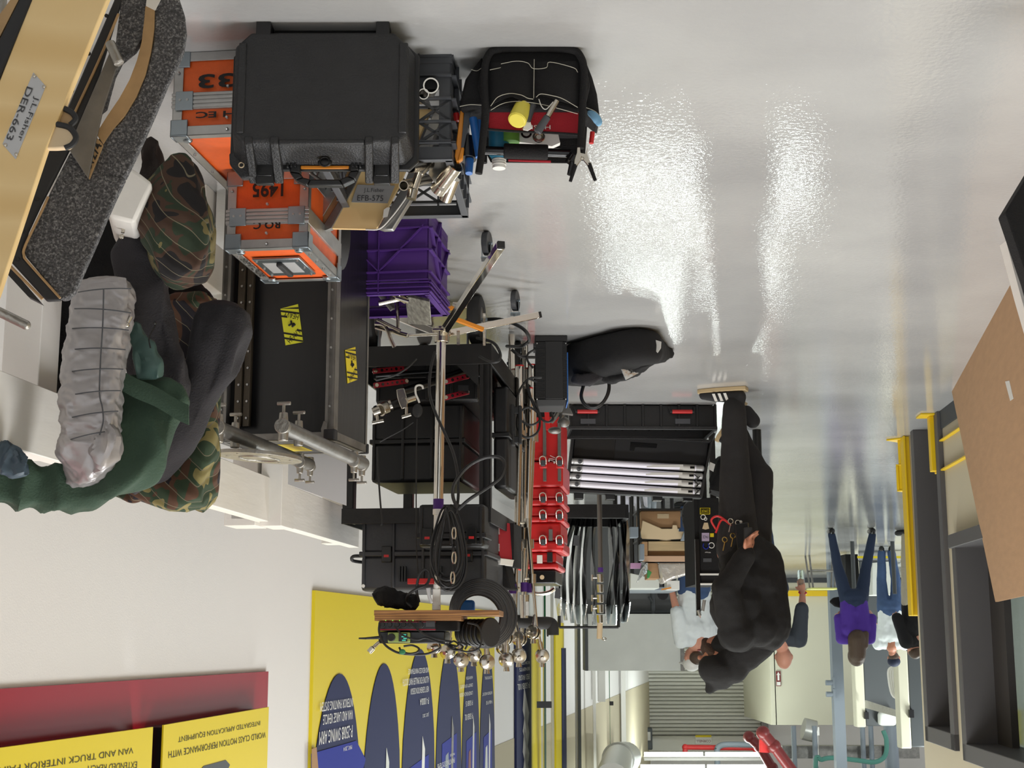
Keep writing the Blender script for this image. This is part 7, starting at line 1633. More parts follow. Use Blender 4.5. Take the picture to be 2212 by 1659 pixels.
lid([(1243, 940), (1330, 944), (1326, 1000), (1238, 992)], 0.035, 0.03, mat('foam_grey', (42, 40, 38), 0.95), 'foam_panel', ld, 0.002)
lid([(1330, 944), (1530, 956), (1524, 1006), (1326, 998)], 0.035, 0.03, m_rub, 'foam_panel', ld, 0.002)
lid([(1362, 955), (1420, 959), (1418, 968), (1372, 966), (1370, 974), (1360, 973)], 0.033, 0.004, m_dark, 'slot', ld)
for px in (1250, 1318, 1420, 1485):
    x = px; mb = MB(); c = lidpt(x, 1074 - (1540-x)*0.02, 0.05); mb.box(c.x-.03, c.x+.03, c.y-.02, c.y+.05, c.z-.01, c.z+.03); mb.build('latch', m_dark, ld, bevel=0.004)
mb = MB(); mb.tube([lidpt(1548, 930, -.05), lidpt(1541, 948, 0), lidpt(1534, 965, .03), lidpt(1526, 1000, .03)], .003, 6, 4); mb.build('stay_cord', m_crate, ld)
for k in range(4):
    ya = 996 + 16.3*k; yb = ya + 14 + 1.0*k; xl_k = 1231 - 2.3*k; xr_k = 1516 - 1.8*k if k < 3 else 1512
    a = lidpt(xl_k, ya, 0.012); b = lidpt(xr_k, yb+2, 0.012)
    a1 = a.lerp(b, 0.10); b1 = a.lerp(b, 0.955)
    t2 = thing('light_tube', ['white light tube lowest in the raised lid, nearest the foam', 'white light tube second from the foam in the raised lid', 'white light tube third from the foam in the raised lid', 'white light tube farthest from the foam, along the lid edge'][k], 'light tube', a.lerp(b, .5), 'light tubes in the case')
    mb = MB(); mb.cyl(a1, b1, 0.0205, 0.0205, 20); mb.build('tube', m_tubew, t2)
    mb = MB(); mb.cyl(a, a.lerp(b, .03), 0.0205, 0.0205, 20); mb.cyl(a.lerp(b, .03), a1, 0.0215, 0.0215, 20); mb.build('end_cap', m_plate, t2, bevel=0.002)
    mb = MB(); mb.cyl(b1, b, 0.0205, 0.0205, 20); mb.ball(b, 0.0205); mb.build('end_cap', m_plate, t2)
    mb = MB(); q = a.lerp(b, .075) + V((0, -.021, 0)); mb.ball(q, .010, 1, .5, 1); mb.torus(q, .013, .002, (0,1,0), 16, 6); mb.build('eyebolt', m_crate, t2)
    mb = MB(); q0 = a.lerp(b, .83); q1 = a.lerp(b, .945); mb.pipe(q0, q1, 0.0212, 0.0205, 20); lbk = mb.build('label_band', m_label, t2)
    q = a.lerp(b, .925) + V((0, -.0215, 0)); mb = MB(); mb.box(q.x-.014, q.x+.014, q.y-.0008, q.y+.002, q.z-.007, q.z+.007); mb.build('small_screen', m_dark, lbk)
    q = a.lerp(b, .70) + V((0, -.0215, 0)); mb = MB(); mb.box(q.x-.13, q.x+.10, q.y-.0006, q.y+.004, q.z-.008, q.z+.008); tp = mb.build('tape_strip', m_offw, t2)
for k in range(3):
    y = 1025 + 14*k; mb = MB(); mb.tube([lidpt(1500, y, -.01), lidpt(1508, y+8, -.02), lidpt(1502, y+14, -.01), lidpt(1512, y+4, -.015)], .003, 6, 4)
    solo(mb, 'elastic_loop', m_grip, 'thin black elastic loop over the tube ends in the case lid', 'elastic loop', 'elastic loops')
# pole with couplers
t = thing('riser_pole', 'dark steel pole with silver couplers standing behind the tube case', 'pole', FL(1292, 850) )
D = 9.3; pA_ = W(1294, 1068, D); t.location = V((pA_.x, D, 0))
mb = MB(); mb.cyl((pA_.x, D, 0), W(1297, 1225, D), 0.016, 0.016, 16); mb.build('pole', mat('dark_steel', (110, 104, 98), 0.35, metal=0.7), t)
mb = MB(); mb.cyl(W(1297, 1226, D), W(1297, 1236, D), 0.018, 0.018, 16); mb.build('purple_band', m_purple, t)
for i in range(5):
    y = 1240+22*i; mb = MB(); mb.cyl(W(1296, y, D), W(1297, y+18, D), 0.022, 0.020, 16); cc = mb.build('coupler', m_nick, t, bevel=0.002)
    if i in (0, 2, 3): mb = MB(); c = W(1296, y+8, D); mb.cyl(c, c + V((.05, 0, 0)), .006); mb.cyl(c + V((.05, 0, -.02)), c + V((.05, 0, .02)), .007); mb.build('wing_screw', m_nick, cc)
mb = MB(); mb.cyl(W(1296, 1345, D), W(1295, 1380, D), 0.018, 0.018, 16); s_ = mb.build('brass_spigot', m_card2, t); mb = MB(); mb.torus(W(1305, 1380, D), .014, .003, (0,0.6,1)); mb.build('pin_ring', m_nick, t)
# flags: sheets of black film hanging on a rack
t = thing('film_rack', 'black rack frame that carries the rolls of shiny black film', 'rack', FL(1290, 840))
D = 9.9; a = W(1205, 1120, D); b = W(1352, 1096, D); t.location = V(((a.x+b.x)/2, D+.4, 0))
zr0, zr1 = b.z-.02, a.z
mb = MB()
for y in (D, D+.75): mb.box(b.x, a.x, y-.02, y+.02, zr0, zr1)
for x in (a.x, b.x): mb.box(x-.02, x+.02, D, D+.75, zr0, zr1)
mb.build('shelf_frame', m_steelblk, t, bevel=0.004)
for x in (a.x-.02, b.x+.02):
    for y in (D, D+.75): MB().cyl((x, y, 0), (x, y, zr0), 0.018).build('leg', m_steelblk, t)
zt_ = W(1280, 1354, D+.3).z
for x in (W(1212, 1350, D+.3).x, W(1345, 1350, D+.3).x): mb = MB(); mb.cyl((x, D+.7, zr0), (x, D+.7, zt_), .012); mb.build('upright', m_steelblk, t)
mb = MB(); mb.cyl((W(1212, 1350, D+.3).x, D+.7, zt_), (W(1345, 1350, D+.3).x, D+.7, zt_), .010); mb.build('top_bar', m_steelblk, t)
LF = [(1232, 1105, 1208, 1330, -14), (1243, 1110, 1222, 1340, -14), (1252, 1110, 1236, 1346, -10), (1262, 1112, 1250, 1348, -9), (1272, 1112, 1264, 1348, -6), (1284, 1112, 1284, 1350, -3), (1318, 1112, 1312, 1348, 5), (1330, 1110, 1326, 1350, 5), (1342, 1105, 1344, 1346, 6), (1350, 1102, 1352, 1344, 5)]
for i, (x0, y0, x1, y1, bow) in enumerate(LF):
    rr = random.Random(i*3+1); ph = rr.random()*6
    Dd = D - .05 + 0.03*i
    t2 = thing('film_sheet', ['leftmost shiny black film sheet beside the red tool boxes', 'second black film sheet from the red tool boxes, silver edged', 'third black film sheet from the red tool boxes', 'bulging black film sheet left of the steel pole', 'black film sheet just left of the steel pole', 'black film sheet directly behind the steel pole', 'first black film sheet right of the steel pole', 'second black film sheet right of the steel pole', 'third black film sheet right of the steel pole', 'rightmost black film sheet of the rack, seen edge on'][i], 'film sheet', W(x0, y0, Dd+.3), 'black film sheets in the rack')
    def fn(u, v, va=0.0, vb=1.0, am=1.0):
        vv = va+(vb-va)*v
        x = x0+(x1-x0)*vv + bow*sin(pi*vv) + am*(3.0*sin(vv*9+u*5+ph) + 5*(u-.5)*sin(vv*4+ph))
        return W(x, y0+(y1-y0)*vv, Dd + 0.62*u + 0.04*sin(vv*7+ph))
    mb = MB(); sheet(mb, lambda u, v: fn(u, v, 0, .84), 10, 22, 0.006); mb.build('film', m_film, t2, smooth=80)
    mb = MB(); sheet(mb, lambda u, v: fn(u, v, .82, 1.0, 1.5), 8, 8, 0.008); mb.build('crinkled_edge', m_foil, t2, smooth=50)
for px, py in ((1246, 1168), (1206, 1282)):
    mb = MB(); P = PL(W(px, py, 9.8), 0); mb.prism([P.hit(px-6, py-12), P.hit(px+5, py-11), P.hit(px+3, py+11), P.hit(px-8, py+10)], (0, .02, 0)); solo(mb, 'bracket_plate', m_crate, 'small grey punched bracket plate on the leftmost film sheets', 'bracket', 'bracket plates')
# white tubes on the floor behind
for i, (x0, y0, x1, y1) in enumerate(((1330, 1072, 1338, 1090), (1345, 1072, 1355, 1101), (1357, 1072, 1364, 1088), (1368, 1072, 1379, 1101), (1393, 1074, 1398, 1089), (1402, 1076, 1400, 1100), (1412, 1080, 1411, 1100))):
    mb = MB(); a = FL(x0, y0-25, .03); b = FL(x1, y1, .03); mb.cyl(a, b, 0.034, 0.034, 14); mb.ball(b, .034)
    solo(mb, 'plastic_tube', m_tubew if i < 5 else m_gsteel, ['first', 'second', 'third', 'fourth', 'fifth', 'sixth, greyish', 'seventh, greyish'][i] + ' tube from the left of those lying on the floor behind the tube case', 'tube', 'tubes lying on the floor')
# ================================================================ MIDDLE DISTANCE: CARDS, CRATES, CABINET, BENCH
def slab(name, m, lab, c_, pts, D, dep, yaw=0, grp=None, parts=(), bevel=0.004):
    P = PL(W(sum(p[0] for p in pts)/len(pts), sum(p[1] for p in pts)/len(pts), D), yaw)
    if not parts:
        mb = MB(); mb.prism([P.hit(*p) for p in pts], P.y*dep); return solo(mb, name, m, lab, c_, grp, bevel=bevel)
    q = [P.hit(*p) for p in pts]; z = min(p.z for p in q); t2 = thing(name, lab, c_, V((sum(p.x for p in q)/len(q), sum(p.y for p in q)/len(q)+dep/2, z)), grp)
    mb = MB(); mb.prism(q, P.y*dep); mb.build('body', m, t2, bevel=bevel)
    for nm, mm, pp, off in parts: mb = MB(); mb.prism([P.hit(x, y, off) for x, y in pp], P.y*0.008); mb.build(nm, mm, t2)
    return t2
DW = 11.6
t = thing('shelf_cart', 'low dark wire shelf cart carrying cardboard, timber and bags beyond the film rack', 'cart', (W(1435, 1100, DW).x, DW+.3, 0))
xa = W(1380, 1160, DW).x; xb = W(1508, 1160, DW).x
for z in (W(1400, 1103, DW).z, W(1400, 1167, DW).z, W(1400, 1214, DW).z): MB().box(xb, xa, DW, DW+.6, z-.018, z-.002).build('shelf', m_steelblk, t)
for x in (xa, xb):
    for y in (DW+.02, DW+.58): MB().cyl((x, y, 0), (x, y, W(1400, 1216, DW).z), .012, n=8).build('post', m_steelblk, t)
slab('cardboard_box', m_card, 'open cardboard box with torn flaps on the low shelf cart', 'box', [(1385, 1104), (1470, 1104), (1470, 1140), (1385, 1140)], DW+.05, .45, parts=(('tape_patch', m_card2, [(1420, 1110), (1445, 1110), (1445, 1120), (1420, 1120)], -.004),))
slab('cardboard_flap', m_card2, 'torn pale cardboard piece leaning in front of the open box', 'cardboard', [(1386, 1165), (1384, 1150), (1388, 1124), (1430, 1142), (1452, 1142), (1453, 1134), (1462, 1134), (1466, 1148), (1485, 1148), (1476, 1165), (1440, 1167)], DW-.0, .03)
slab('plastic_sheet', m_gsteel, 'translucent grey plastic piece beside the torn cardboard', 'plastic sheet', [(1470, 1168), (1484, 1132), (1508, 1130), (1500, 1168)], DW-.03, .02)
slab('timber_plank', m_pine, 'pale pine plank lying flat, lower of the two on the cart', 'plank', [(1400, 1169), (1498, 1169), (1498, 1190), (1400, 1190)], DW+.02, .4, grp='timber on the cart')
slab('timber_plank', m_card, 'shaded pine plank in the middle of the timber stack', 'plank', [(1400, 1190.5), (1498, 1190.5), (1498, 1200), (1400, 1200)], DW+.06, .4, grp='timber on the cart')  # shade between the planks put in as a darker brown
slab('timber_plank', mat('pink_pine', (196, 160, 132), 0.7), 'reddish pine plank on top of the timber stack', 'plank', [(1388, 1200.5), (1500, 1200.5), (1500, 1213), (1388, 1213)], DW-.02, .4, grp='timber on the cart')
slab('timber_plank', m_card, 'short upright timber end on the left of the stack', 'plank', [(1387, 1170), (1399, 1170), (1399, 1200), (1387, 1200)], DW-.02, .2, grp='timber on the cart')
slab('foil_bag', m_poly, 'crinkled clear plastic bag hanging below the timber stack', 'plastic bag', [(1421, 1216), (1500, 1216), (1501, 1236), (1480, 1243), (1450, 1252), (1432, 1262), (1425, 1240)], DW-.02, .25, bevel=.02)
slab('small_carton', m_card, 'brown carton beside the crinkled plastic bag', 'box', [(1399, 1216), (1421, 1216), (1424, 1250), (1400, 1250)], DW+.03, .3)
slab('magazine', mat('pink_print', (196, 150, 190), 0.5), 'pink printed sheet beside the film rack', 'paper', [(1362, 1216), (1386, 1216), (1384, 1228), (1362, 1228)], DW, .05)
slab('foil_scrap', m_foil, 'white crinkled scrap of foil beside the brown carton', 'foil', [(1376, 1259), (1384, 1232), (1396, 1216), (1400, 1216), (1399, 1238), (1388, 1245)], DW-.05, .05)
slab('green_scrap', mat('green_print', (60, 140, 70), 0.5), 'small green printed packet against the carton', 'packet', [(1399, 1230), (1408, 1236), (1402, 1249), (1398, 1249)], DW-.06, .03)
slab('gear_case', m_cab, 'light grey flat box below the brown carton', 'box', [(1362, 1238), (1424, 1252), (1424, 1271), (1362, 1271)], 12.4, .4)
for i, (x0, x1) in enumerate(((1361, 1379), (1382, 1392))):
    slab('film_holder', m_gsteel, ('wider' if i == 0 else 'narrower') + ' small grey box on the dark shelf right of the film sheets', 'box', [(x0, 1138 if i == 0 else 1175), (x1, 1138 if i == 0 else 1175), (x1, 1161 if i == 0 else 1210), (x0, 1161 if i == 0 else 1210)], 11.2, .12)
# table with dark underside
t = thing('work_table', 'grey topped work table in front of the tall grey cabinet', 'table', (W(1415, 1280, 13.4).x, 13.8, 0))
z = W(1415, 1275, 13.4).z; xa = W(1356, 1275, 13.4).x; xb = W(1468, 1275, 13.4).x
MB().box(xb, xa, 13.4, 14.3, z-.03, z).build('tabletop', m_gsteel, t, bevel=.004)
for x in (xa-.05, xb+.05):
    for y in (13.45, 14.25): MB().cyl((x, y, 0), (x, y, z-.03), .02, n=8).build('leg', m_steelblk, t)
slab('paper_stack', m_offw, 'white paper pile with an orange pen on the grey work table', 'paper', [(1440, 1254), (1468, 1254), (1468, 1274), (1440, 1274)], 12.9, .2, parts=(('orange_pen', m_ora2, [(1429, 1272), (1450, 1268), (1450, 1271), (1429, 1275)], -.02),))
# cabinet
DC = 15.6
t = thing('steel_cabinet', 'tall plain grey steel cabinet panel standing beyond the work table', 'cabinet', (W(1372, 1330, DC).x, DC+.3, 0))
xa = W(1270, 1400, DC).x; xb = W(1470, 1400, DC).x; z0 = W(1370, 1326, DC).z; z1 = W(1370, 1449, DC).z
MB().box(xb, xa, DC, DC+.55, z0, z1).build('body', m_cab, t, bevel=.004)
MB().box(xa, xa+.03, DC-.01, DC+.55, z0-.0, z1).build('side_trim', m_mach, t)
MB().box(xb-.04, xb, DC-.01, DC+.55, z0, z1).build('side_trim', m_alud, t)
MB().box(xb, xa, DC+.25, DC+.5, 0, z0).build('gap_shade_panel', mat('shaded_grey', (96, 98, 98), .6), t)  # darker grey fill paints the shade of the gap under the cabinet
mb = MB(); x = W(1412, 1300, DC).x; mb.cyl((x, DC+.1, 0), (x, DC+.1, z0), .025, n=10); mb.cyl((x, DC+.1, z0-.12), (x+.05, DC+.0, z0-.18), .014, n=8); mb.cyl((x-.45, DC+.1, z0-.02), (x+.45, DC+.1, z0-.02), .02); mb.build('pipe_frame', m_mach, t)
mb = MB(); mb.cyl(W(1432, 1284, DC+.2), W(1432, 1284, DC+.15), .06); mb.build('round_knob', m_dark, t)
# sticker covered case tower
P = PL(W(1525, 1200, 9.6), 0)
t = thing('equipment_rack', 'tall black equipment rack covered with stickers, half hidden by the man in the black hoodie', 'rack', V((W(1530, 1200, 9.6).x, 9.9, 0)))
x0, x1 = W(1512, 1200, 9.6).x, W(1556, 1200, 9.6).x; zT_ = W(1525, 1262, 9.6).z; zB_ = W(1525, 1075, 9.6).z
MB().box(x1, x0, 9.6, 10.2, zB_, zT_).build('body', m_fab, t, bevel=.006)
MB().box(x0, x0+.03, 9.62, 10.2, zB_, zT_).build('side_panel', m_fab, t)
for z in (W(1520, 1241, 9.6).z, W(1520, 1262, 9.6).z): MB().box(x1, x0+.01, 9.58, 9.6, z-.006, z+.006).build('edge_strip', m_offw, t)
for x in (x0-.03, x1+.03):
    for y in (9.66, 10.14): MB().box(x-.02, x+.02, y-.02, y+.02, 0, zB_).build('leg', m_steelblk, t)
mb = MB(); x = W(1506, 1200, 9.6).x
MB().box(x-.014, x+.014, 9.58, 9.62, W(1506, 1165, 9.6).z, W(1506, 1330, 9.6).z).build('tall_post', m_dark, t)
mb = MB(); mb.cyl(W(1522, 1296, 9.55), W(1518, 1320, 9.55), .012); mb.cyl(W(1508, 1318, 9.55), W(1512, 1330, 9.55), .012); mb.build('silver_rods', m_alu, t)
for nm, m_, pts in (('sticker', m_poster, [(1512, 1097), (1534, 1097), (1534, 1111), (1512, 1111)]), ('sticker', m_card2, [(1517, 1142), (1521, 1129), (1529, 1129), (1532, 1142), (1524, 1144)]), ('sticker', mat('lilac_print', (176, 160, 186), .5), [(1516, 1151), (1532, 1151), (1532, 1169), (1516, 1169)]), ('sticker', m_poster, [(1534, 1152), (1542, 1152), (1542, 1160), (1534, 1160)]), ('sticker', m_crate, [(1519, 1206), (1537, 1206), (1537, 1214), (1519, 1214)])):
    mb = MB(); mb.prism([P.hit(x, y, -.004) for x, y in pts], (0, .003, 0)); s_ = mb.build(nm, m_, t)
mb = MB(); mb.prism([P.hit(x, y, -.0065) for x, y in ((1513.5, 1098.5), (1532.5, 1098.5), (1532.5, 1109.5), (1513.5, 1109.5))], (0, .002, 0)); mb.build('sticker_field', m_dark, t)
ptext('COMFORT', 1523, 1104, 17, 7, P, -.0075, m_poster, t, 180); ptext('PACE', 1524, 1160, 12, 6, P, -.0045, m_ink, t, 180); ptext('Whisper', 1529, 1193, 13, 4, P, -.0015, m_label, t, 180)
for cx, cy, r_, m_ in ((1519, 1117, .016, m_offw), (1537, 1178, .018, m_offw), (1524, 1121, .009, m_offw)):
    mb = MB(); mb.torus(P.hit(cx, cy, -.004), r_, .003, (0,1,0), 20, 6); mb.build('round_sticker', m_, t)
mb = MB(); mb.tube([P.hit(x, y, -.004) for x, y in ((1520, 1174), (1519, 1181), (1525, 1186), (1531, 1181), (1530, 1174))], .004, 6, 4); mb.build('horseshoe_sticker', m_pblue, t)
mb = MB(); mb.ball(W(1490, 1115, 10.3), .11, .55, .8, 1.0); mb.box(W(1505, 1115, 10.3).x, W(1478, 1115, 10.3).x, 10.25, 10.45, W(1490, 1090, 10.3).z, W(1490, 1140, 10.3).z); 
m_mesh = ramp_mat('punched_mesh', [(0.0, (26, 26, 26)), (0.5, (34, 34, 34)), (0.6, (96, 96, 96))], 60, 0.6)
solo(mb, 'mesh_speaker', m_mesh, 'black mesh covered speaker between the cardboard box and the sticker rack', 'speaker', bevel=.03)
mb = MB(); mb.box(W(1657, 1115, 9.4).x, W(1625, 1115, 9.4).x, 9.4, 9.6, W(1640, 1062, 9.4).z, W(1640, 1118, 9.4).z); solo(mb, 'mesh_speaker', m_mesh, 'second mesh covered speaker, showing behind the right hip of the man in black', 'speaker', bevel=.03)
mb = MB(); mb.cyl((W(1640, 1100, 9.5).x, 9.5, 0), (W(1640, 1100, 9.5).x, 9.5, W(1640, 1062, 9.4).z), .03); solo(mb, 'speaker_stand', m_steelblk, 'black stand under the second mesh speaker', 'stand')
mb = MB(); loft(mb, [(W(1560, 985, 9.1), .08, .1), (W(1565, 1010, 9.1), .16, .2), (W(1570, 1050, 9.1), .22, .25), (W(1565, 1075, 9.1), .2, .25)], disp=soft(.01, 10)); tg = thing('black_backpack', 'black bag with a white paper tag hanging behind the tube case', 'bag', W(1565, 985, 9.1)); mb.build('bag', m_fab, tg)
mb = MB(); P = PL(W(1538, 1008, 9.0), 0); mb.prism([P.hit(*p) for p in ((1534, 998), (1545, 1003), (1541, 1019), (1530, 1013))], (0, .004, 0)); mb.build('paper_tag', m_offw, tg)
# ================================================================ RIGHT FOREGROUND: CARDBOARD, DARK PANEL
A0 = FL(2056, 846); B0 = FL(2196, 590)
mb = MB(); d = (B0-A0).normalized(); tA = WR(2150, 1300, -0.03); tB = W(2262, 1268, B0.y + 1.0)
n_ = V((-d.y, d.x, 0)); n_ = n_ if n_.x < 0 else -n_
C_ = A0 + d*4.0; tC = tA + d*4.0 + V((0, 0, 0))
mb.prism([A0, C_, tC, tA], n_*0.012)
t = thing('cardboard_sheet', 'large brown cardboard sheet leaning against the tan wall', 'cardboard', A0); mb.build('sheet', m_card, t)
def on_card(px, py, off=-.003):
    nn = ((C_-A0).cross(tA-A0)).normalized(); r = ray(px, py); tt = (A0 - C0).dot(nn)/r.dot(nn); return C0 + r*(tt*0.999)
mb = MB(); mb.prism([on_card(*p) for p in ((2171, 824), (2180, 822), (2189, 861), (2182, 866))], n_*0.002); mb.build('white_label', m_label, t)
P = PL(W(2190, 480, 2.9), 0)
mb = MB(); mb.prism([P.hit(*p) for p in ((2172, 458), (2240, 345), (2420, 300), (2420, 900), (2300, 880), (2222, 605))], (0, .05, 0))
t = thing('dark_case', 'black hard-edged case corner intruding at the right edge of the photo', 'case', W(2290, 400, 2.9)); t.location.z = 0; mb.build('panel', m_fab, t, bevel=.004)
mb = MB(); x_, y_ = t.location.x - .1, t.location.y + .05; mb.cyl((x_, y_, 0), (x_, y_, P.hit(2300, 400).z), .02); mb.build('leg', m_steelblk, t)
mb = MB(); mb.prism([P.hit(x, y, .101) for x, y in ((2173, 520), (2182, 512), (2230, 640), (2300, 830), (2260, 830), (2205, 640))], (0, .04, 0)); solo(mb, 'white_board', m_white, 'white painted board edge behind the black case corner at the right edge', 'board')
# ================================================================ PEOPLE
def person(name, label, base, yaw, S, J, clothes, skin, hair=None, extra=None):
    """J: joints in body space (x = body's left, y = back, z up; the body faces -y), scaled by S and turned by yaw"""
    M = fr(base, yaw) @ Mx.Scale(S, 4); t = thing('person', label, 'person', base)
    def P(n): return M @ V(J[n]) if isinstance(n, str) else M @ V(n)
    mb = MB(); s = S
    cap(mb, P('neck'), P('chin'), .055*s, .050*s); mb.ball(P('head'), .092*s, .86, 1.0, 1.2, n=20); mb.ball(P(V(J['head'])+V((0, -.015, -.055))), .068*s, .85, .95, 1.0, n=16)
    h = V(J['head']); mb.ball(P(h+V((0, -.098, -.02))), .016*s); 
    for sx in (-1, 1): mb.ball(P(h+V((sx*.083, .01, -.012))), .022*s, .4, .8, 1.3)
    for sd in ('L', 'R'):
        if 'wrist'+sd not in J: continue
        cap(mb, P('elbow'+sd), P('wrist'+sd), .043*s, .029*s); cap(mb, P('should'+sd), P('elbow'+sd), .052*s, .043*s)
        wv = V(J['wrist'+sd]); hv = V(J['hand'+sd]); dr_ = (hv-wv).normalized(); side = dr_.cross(V((0.15, -1, 0.1))).normalized(); pm = wv + dr_*.075
        cap(mb, P(wv), P(pm - side*.014), .024*s, .026*s); cap(mb, P(wv), P(pm + side*.014), .024*s, .026*s)
        cl = dr_.cross(side)
        for q, ln in ((-.030, .060), (-.010, .074), (.010, .070), (.030, .055)):
            b0 = pm + side*q; b1 = b0 + dr_*ln*.55 + cl*.008; b2 = b1 + dr_*ln*.4 + cl*.022
            cap(mb, P(b0), P(b1), .0095*s, .0085*s, 8); cap(mb, P(b1), P(b2), .0085*s, .0075*s, 8)
        th0 = wv + dr_*.025 + side*.022; th1 = th0 + dr_*.030 + side*.030; th2 = th1 + dr_*.030 + side*.008
        cap(mb, P(th0), P(th1), .012*s, .010*s, 8); cap(mb, P(th1), P(th2), .010*s, .0085*s, 8)
    cap(mb, P('neck'), P('hip'), .09*s, .09*s)
    for sd in ('L', 'R'): cap(mb, P('thigh'+sd), P('knee'+sd), .065*s, .048*s); cap(mb, P('knee'+sd), P('ankle'+sd), .046*s, .034*s)
    fuse(mb, 'body', skin, t, vox=.009, sm=3)
    for mm, up in (('eye', 1),):
        for sx in (-1, 1): mb = MB(); mb.ball(P(h+V((sx*.033, -.084, .008))), .011*s, 1, .5, .7); mb.build('eye', m_ink, t)
    mb = MB(); mb.ball(P(h+V((0, -.090, -.062))), .018*s, 1.2, .35, .35); mb.build('mouth', m_brownpipe, t)
    for nm, m_, parts, vx, wr in clothes:
        mb = MB()
        for p in parts:
            if len(p) == 4: cap(mb, P(p[0]), P(p[1]), p[2]*s, p[3]*s, 16)
            else: mb.ball(P(p[0]), p[1]*s, p[2], p[3], p[4], n=20)
        fuse(mb, nm, m_, t, vox=vx, sm=4, disp=(lambda q, wr=wr: wr*(NZ.noise(V((q.x*14, q.y*14, q.z*7))) + .5*NZ.noise(q*26))) if wr else None)
    if hair: 
        mb = MB()
        for p in hair[1]:
            if len(p) == 4: cap(mb, P(p[0]), P(p[1]), p[2]*s, p[3]*s, 14)
            else: mb.ball(P(p[0]), p[1]*s, p[2], p[3], p[4], n=20)
        fuse(mb, hair[2] if len(hair) > 2 else 'hair', hair[0], t, vox=.010, sm=3)
    if extra: extra(t, P, s)
    return t
def stand(**k):                            # neutral standing joints, 1.75 m
    J = dict(head=(0, -.02, 1.64), chin=(0, -.01, 1.55), neck=(0, .01, 1.45), hip=(0, 0, .98), shouldL=(.18, .01, 1.42), shouldR=(-.18, .01, 1.42), elbowL=(.25, .03, 1.13), elbowR=(-.25, .03, 1.13), wristL=(.26, -.05, .88), wristR=(-.26, -.05, .88), handL=(.26, -.08, .78), handR=(-.26, -.08, .78),
             thighL=(.09, 0, .92), thighR=(-.09, 0, .92), kneeL=(.10, -.01, .50), kneeR=(-.10, -.01, .50), ankleL=(.11, .02, .09), ankleR=(-.11, .02, .09)); J.update(k); return J
def trousers(J, a=.098, b=.072, c=.058):
    L = []
    for s_ in 'LR': L += [('thigh'+s_, 'knee'+s_, a, b), ('knee'+s_, 'ankle'+s_, b, c)]
    return L + [((.05, .01, J['hip'][2]-.03), (-.05, .01, J['hip'][2]-.03), .115, .115), ((.07, .03, J['hip'][2]-.10), (-.07, .03, J['hip'][2]-.10), .10, .10)]
def shoes(J, fl=None):
    out = []
    for s_ in 'LR':
        a = V(J['ankle'+s_]); tz = a.z - .05; out += [((a.x, a.y+.03, tz), (a.x, a.y-.15, tz-.005), .042, .036), ((a.x, a.y, a.z), (a.x, a.y, tz), .044, .044)]
    return out
def shirt(J, w=.15, arm=1.0, z0=None, long=True):
    z0 = z0 or J['hip'][2]; nk = V(J['neck']); L = [((.06, 0, z0), (-.06, 0, z0), .115, .115), ((.07, 0, z0+.15), (-.07, 0, z0+.15), .115, .115), ((w*.62, 0, nk.z-.16), (-w*.62, 0, nk.z-.16), .125, .125), ('shouldL', 'shouldR', .075, .075), ('neck', (nk.x, nk.y, nk.z-.1), .07, .10)]
    for a, b in (((.06, 0, z0), (.08, 0, nk.z-.16)), ((-.06, 0, z0), (-.08, 0, nk.z-.16))): L.append((a, b, .115, .12))
    for s_ in 'LR':
        if 'elbow'+s_ not in J: continue
        L.append(('should'+s_, 'elbow'+s_, .074*arm, .058*arm))
        if long and 'wrist'+s_ in J: L.append(('elbow'+s_, 'wrist'+s_, .056*arm, .044*arm))
    return L
# --- man in the black hoodie: faces photo left (world +X)
b0 = FL(1592, 842); kx = 1.0
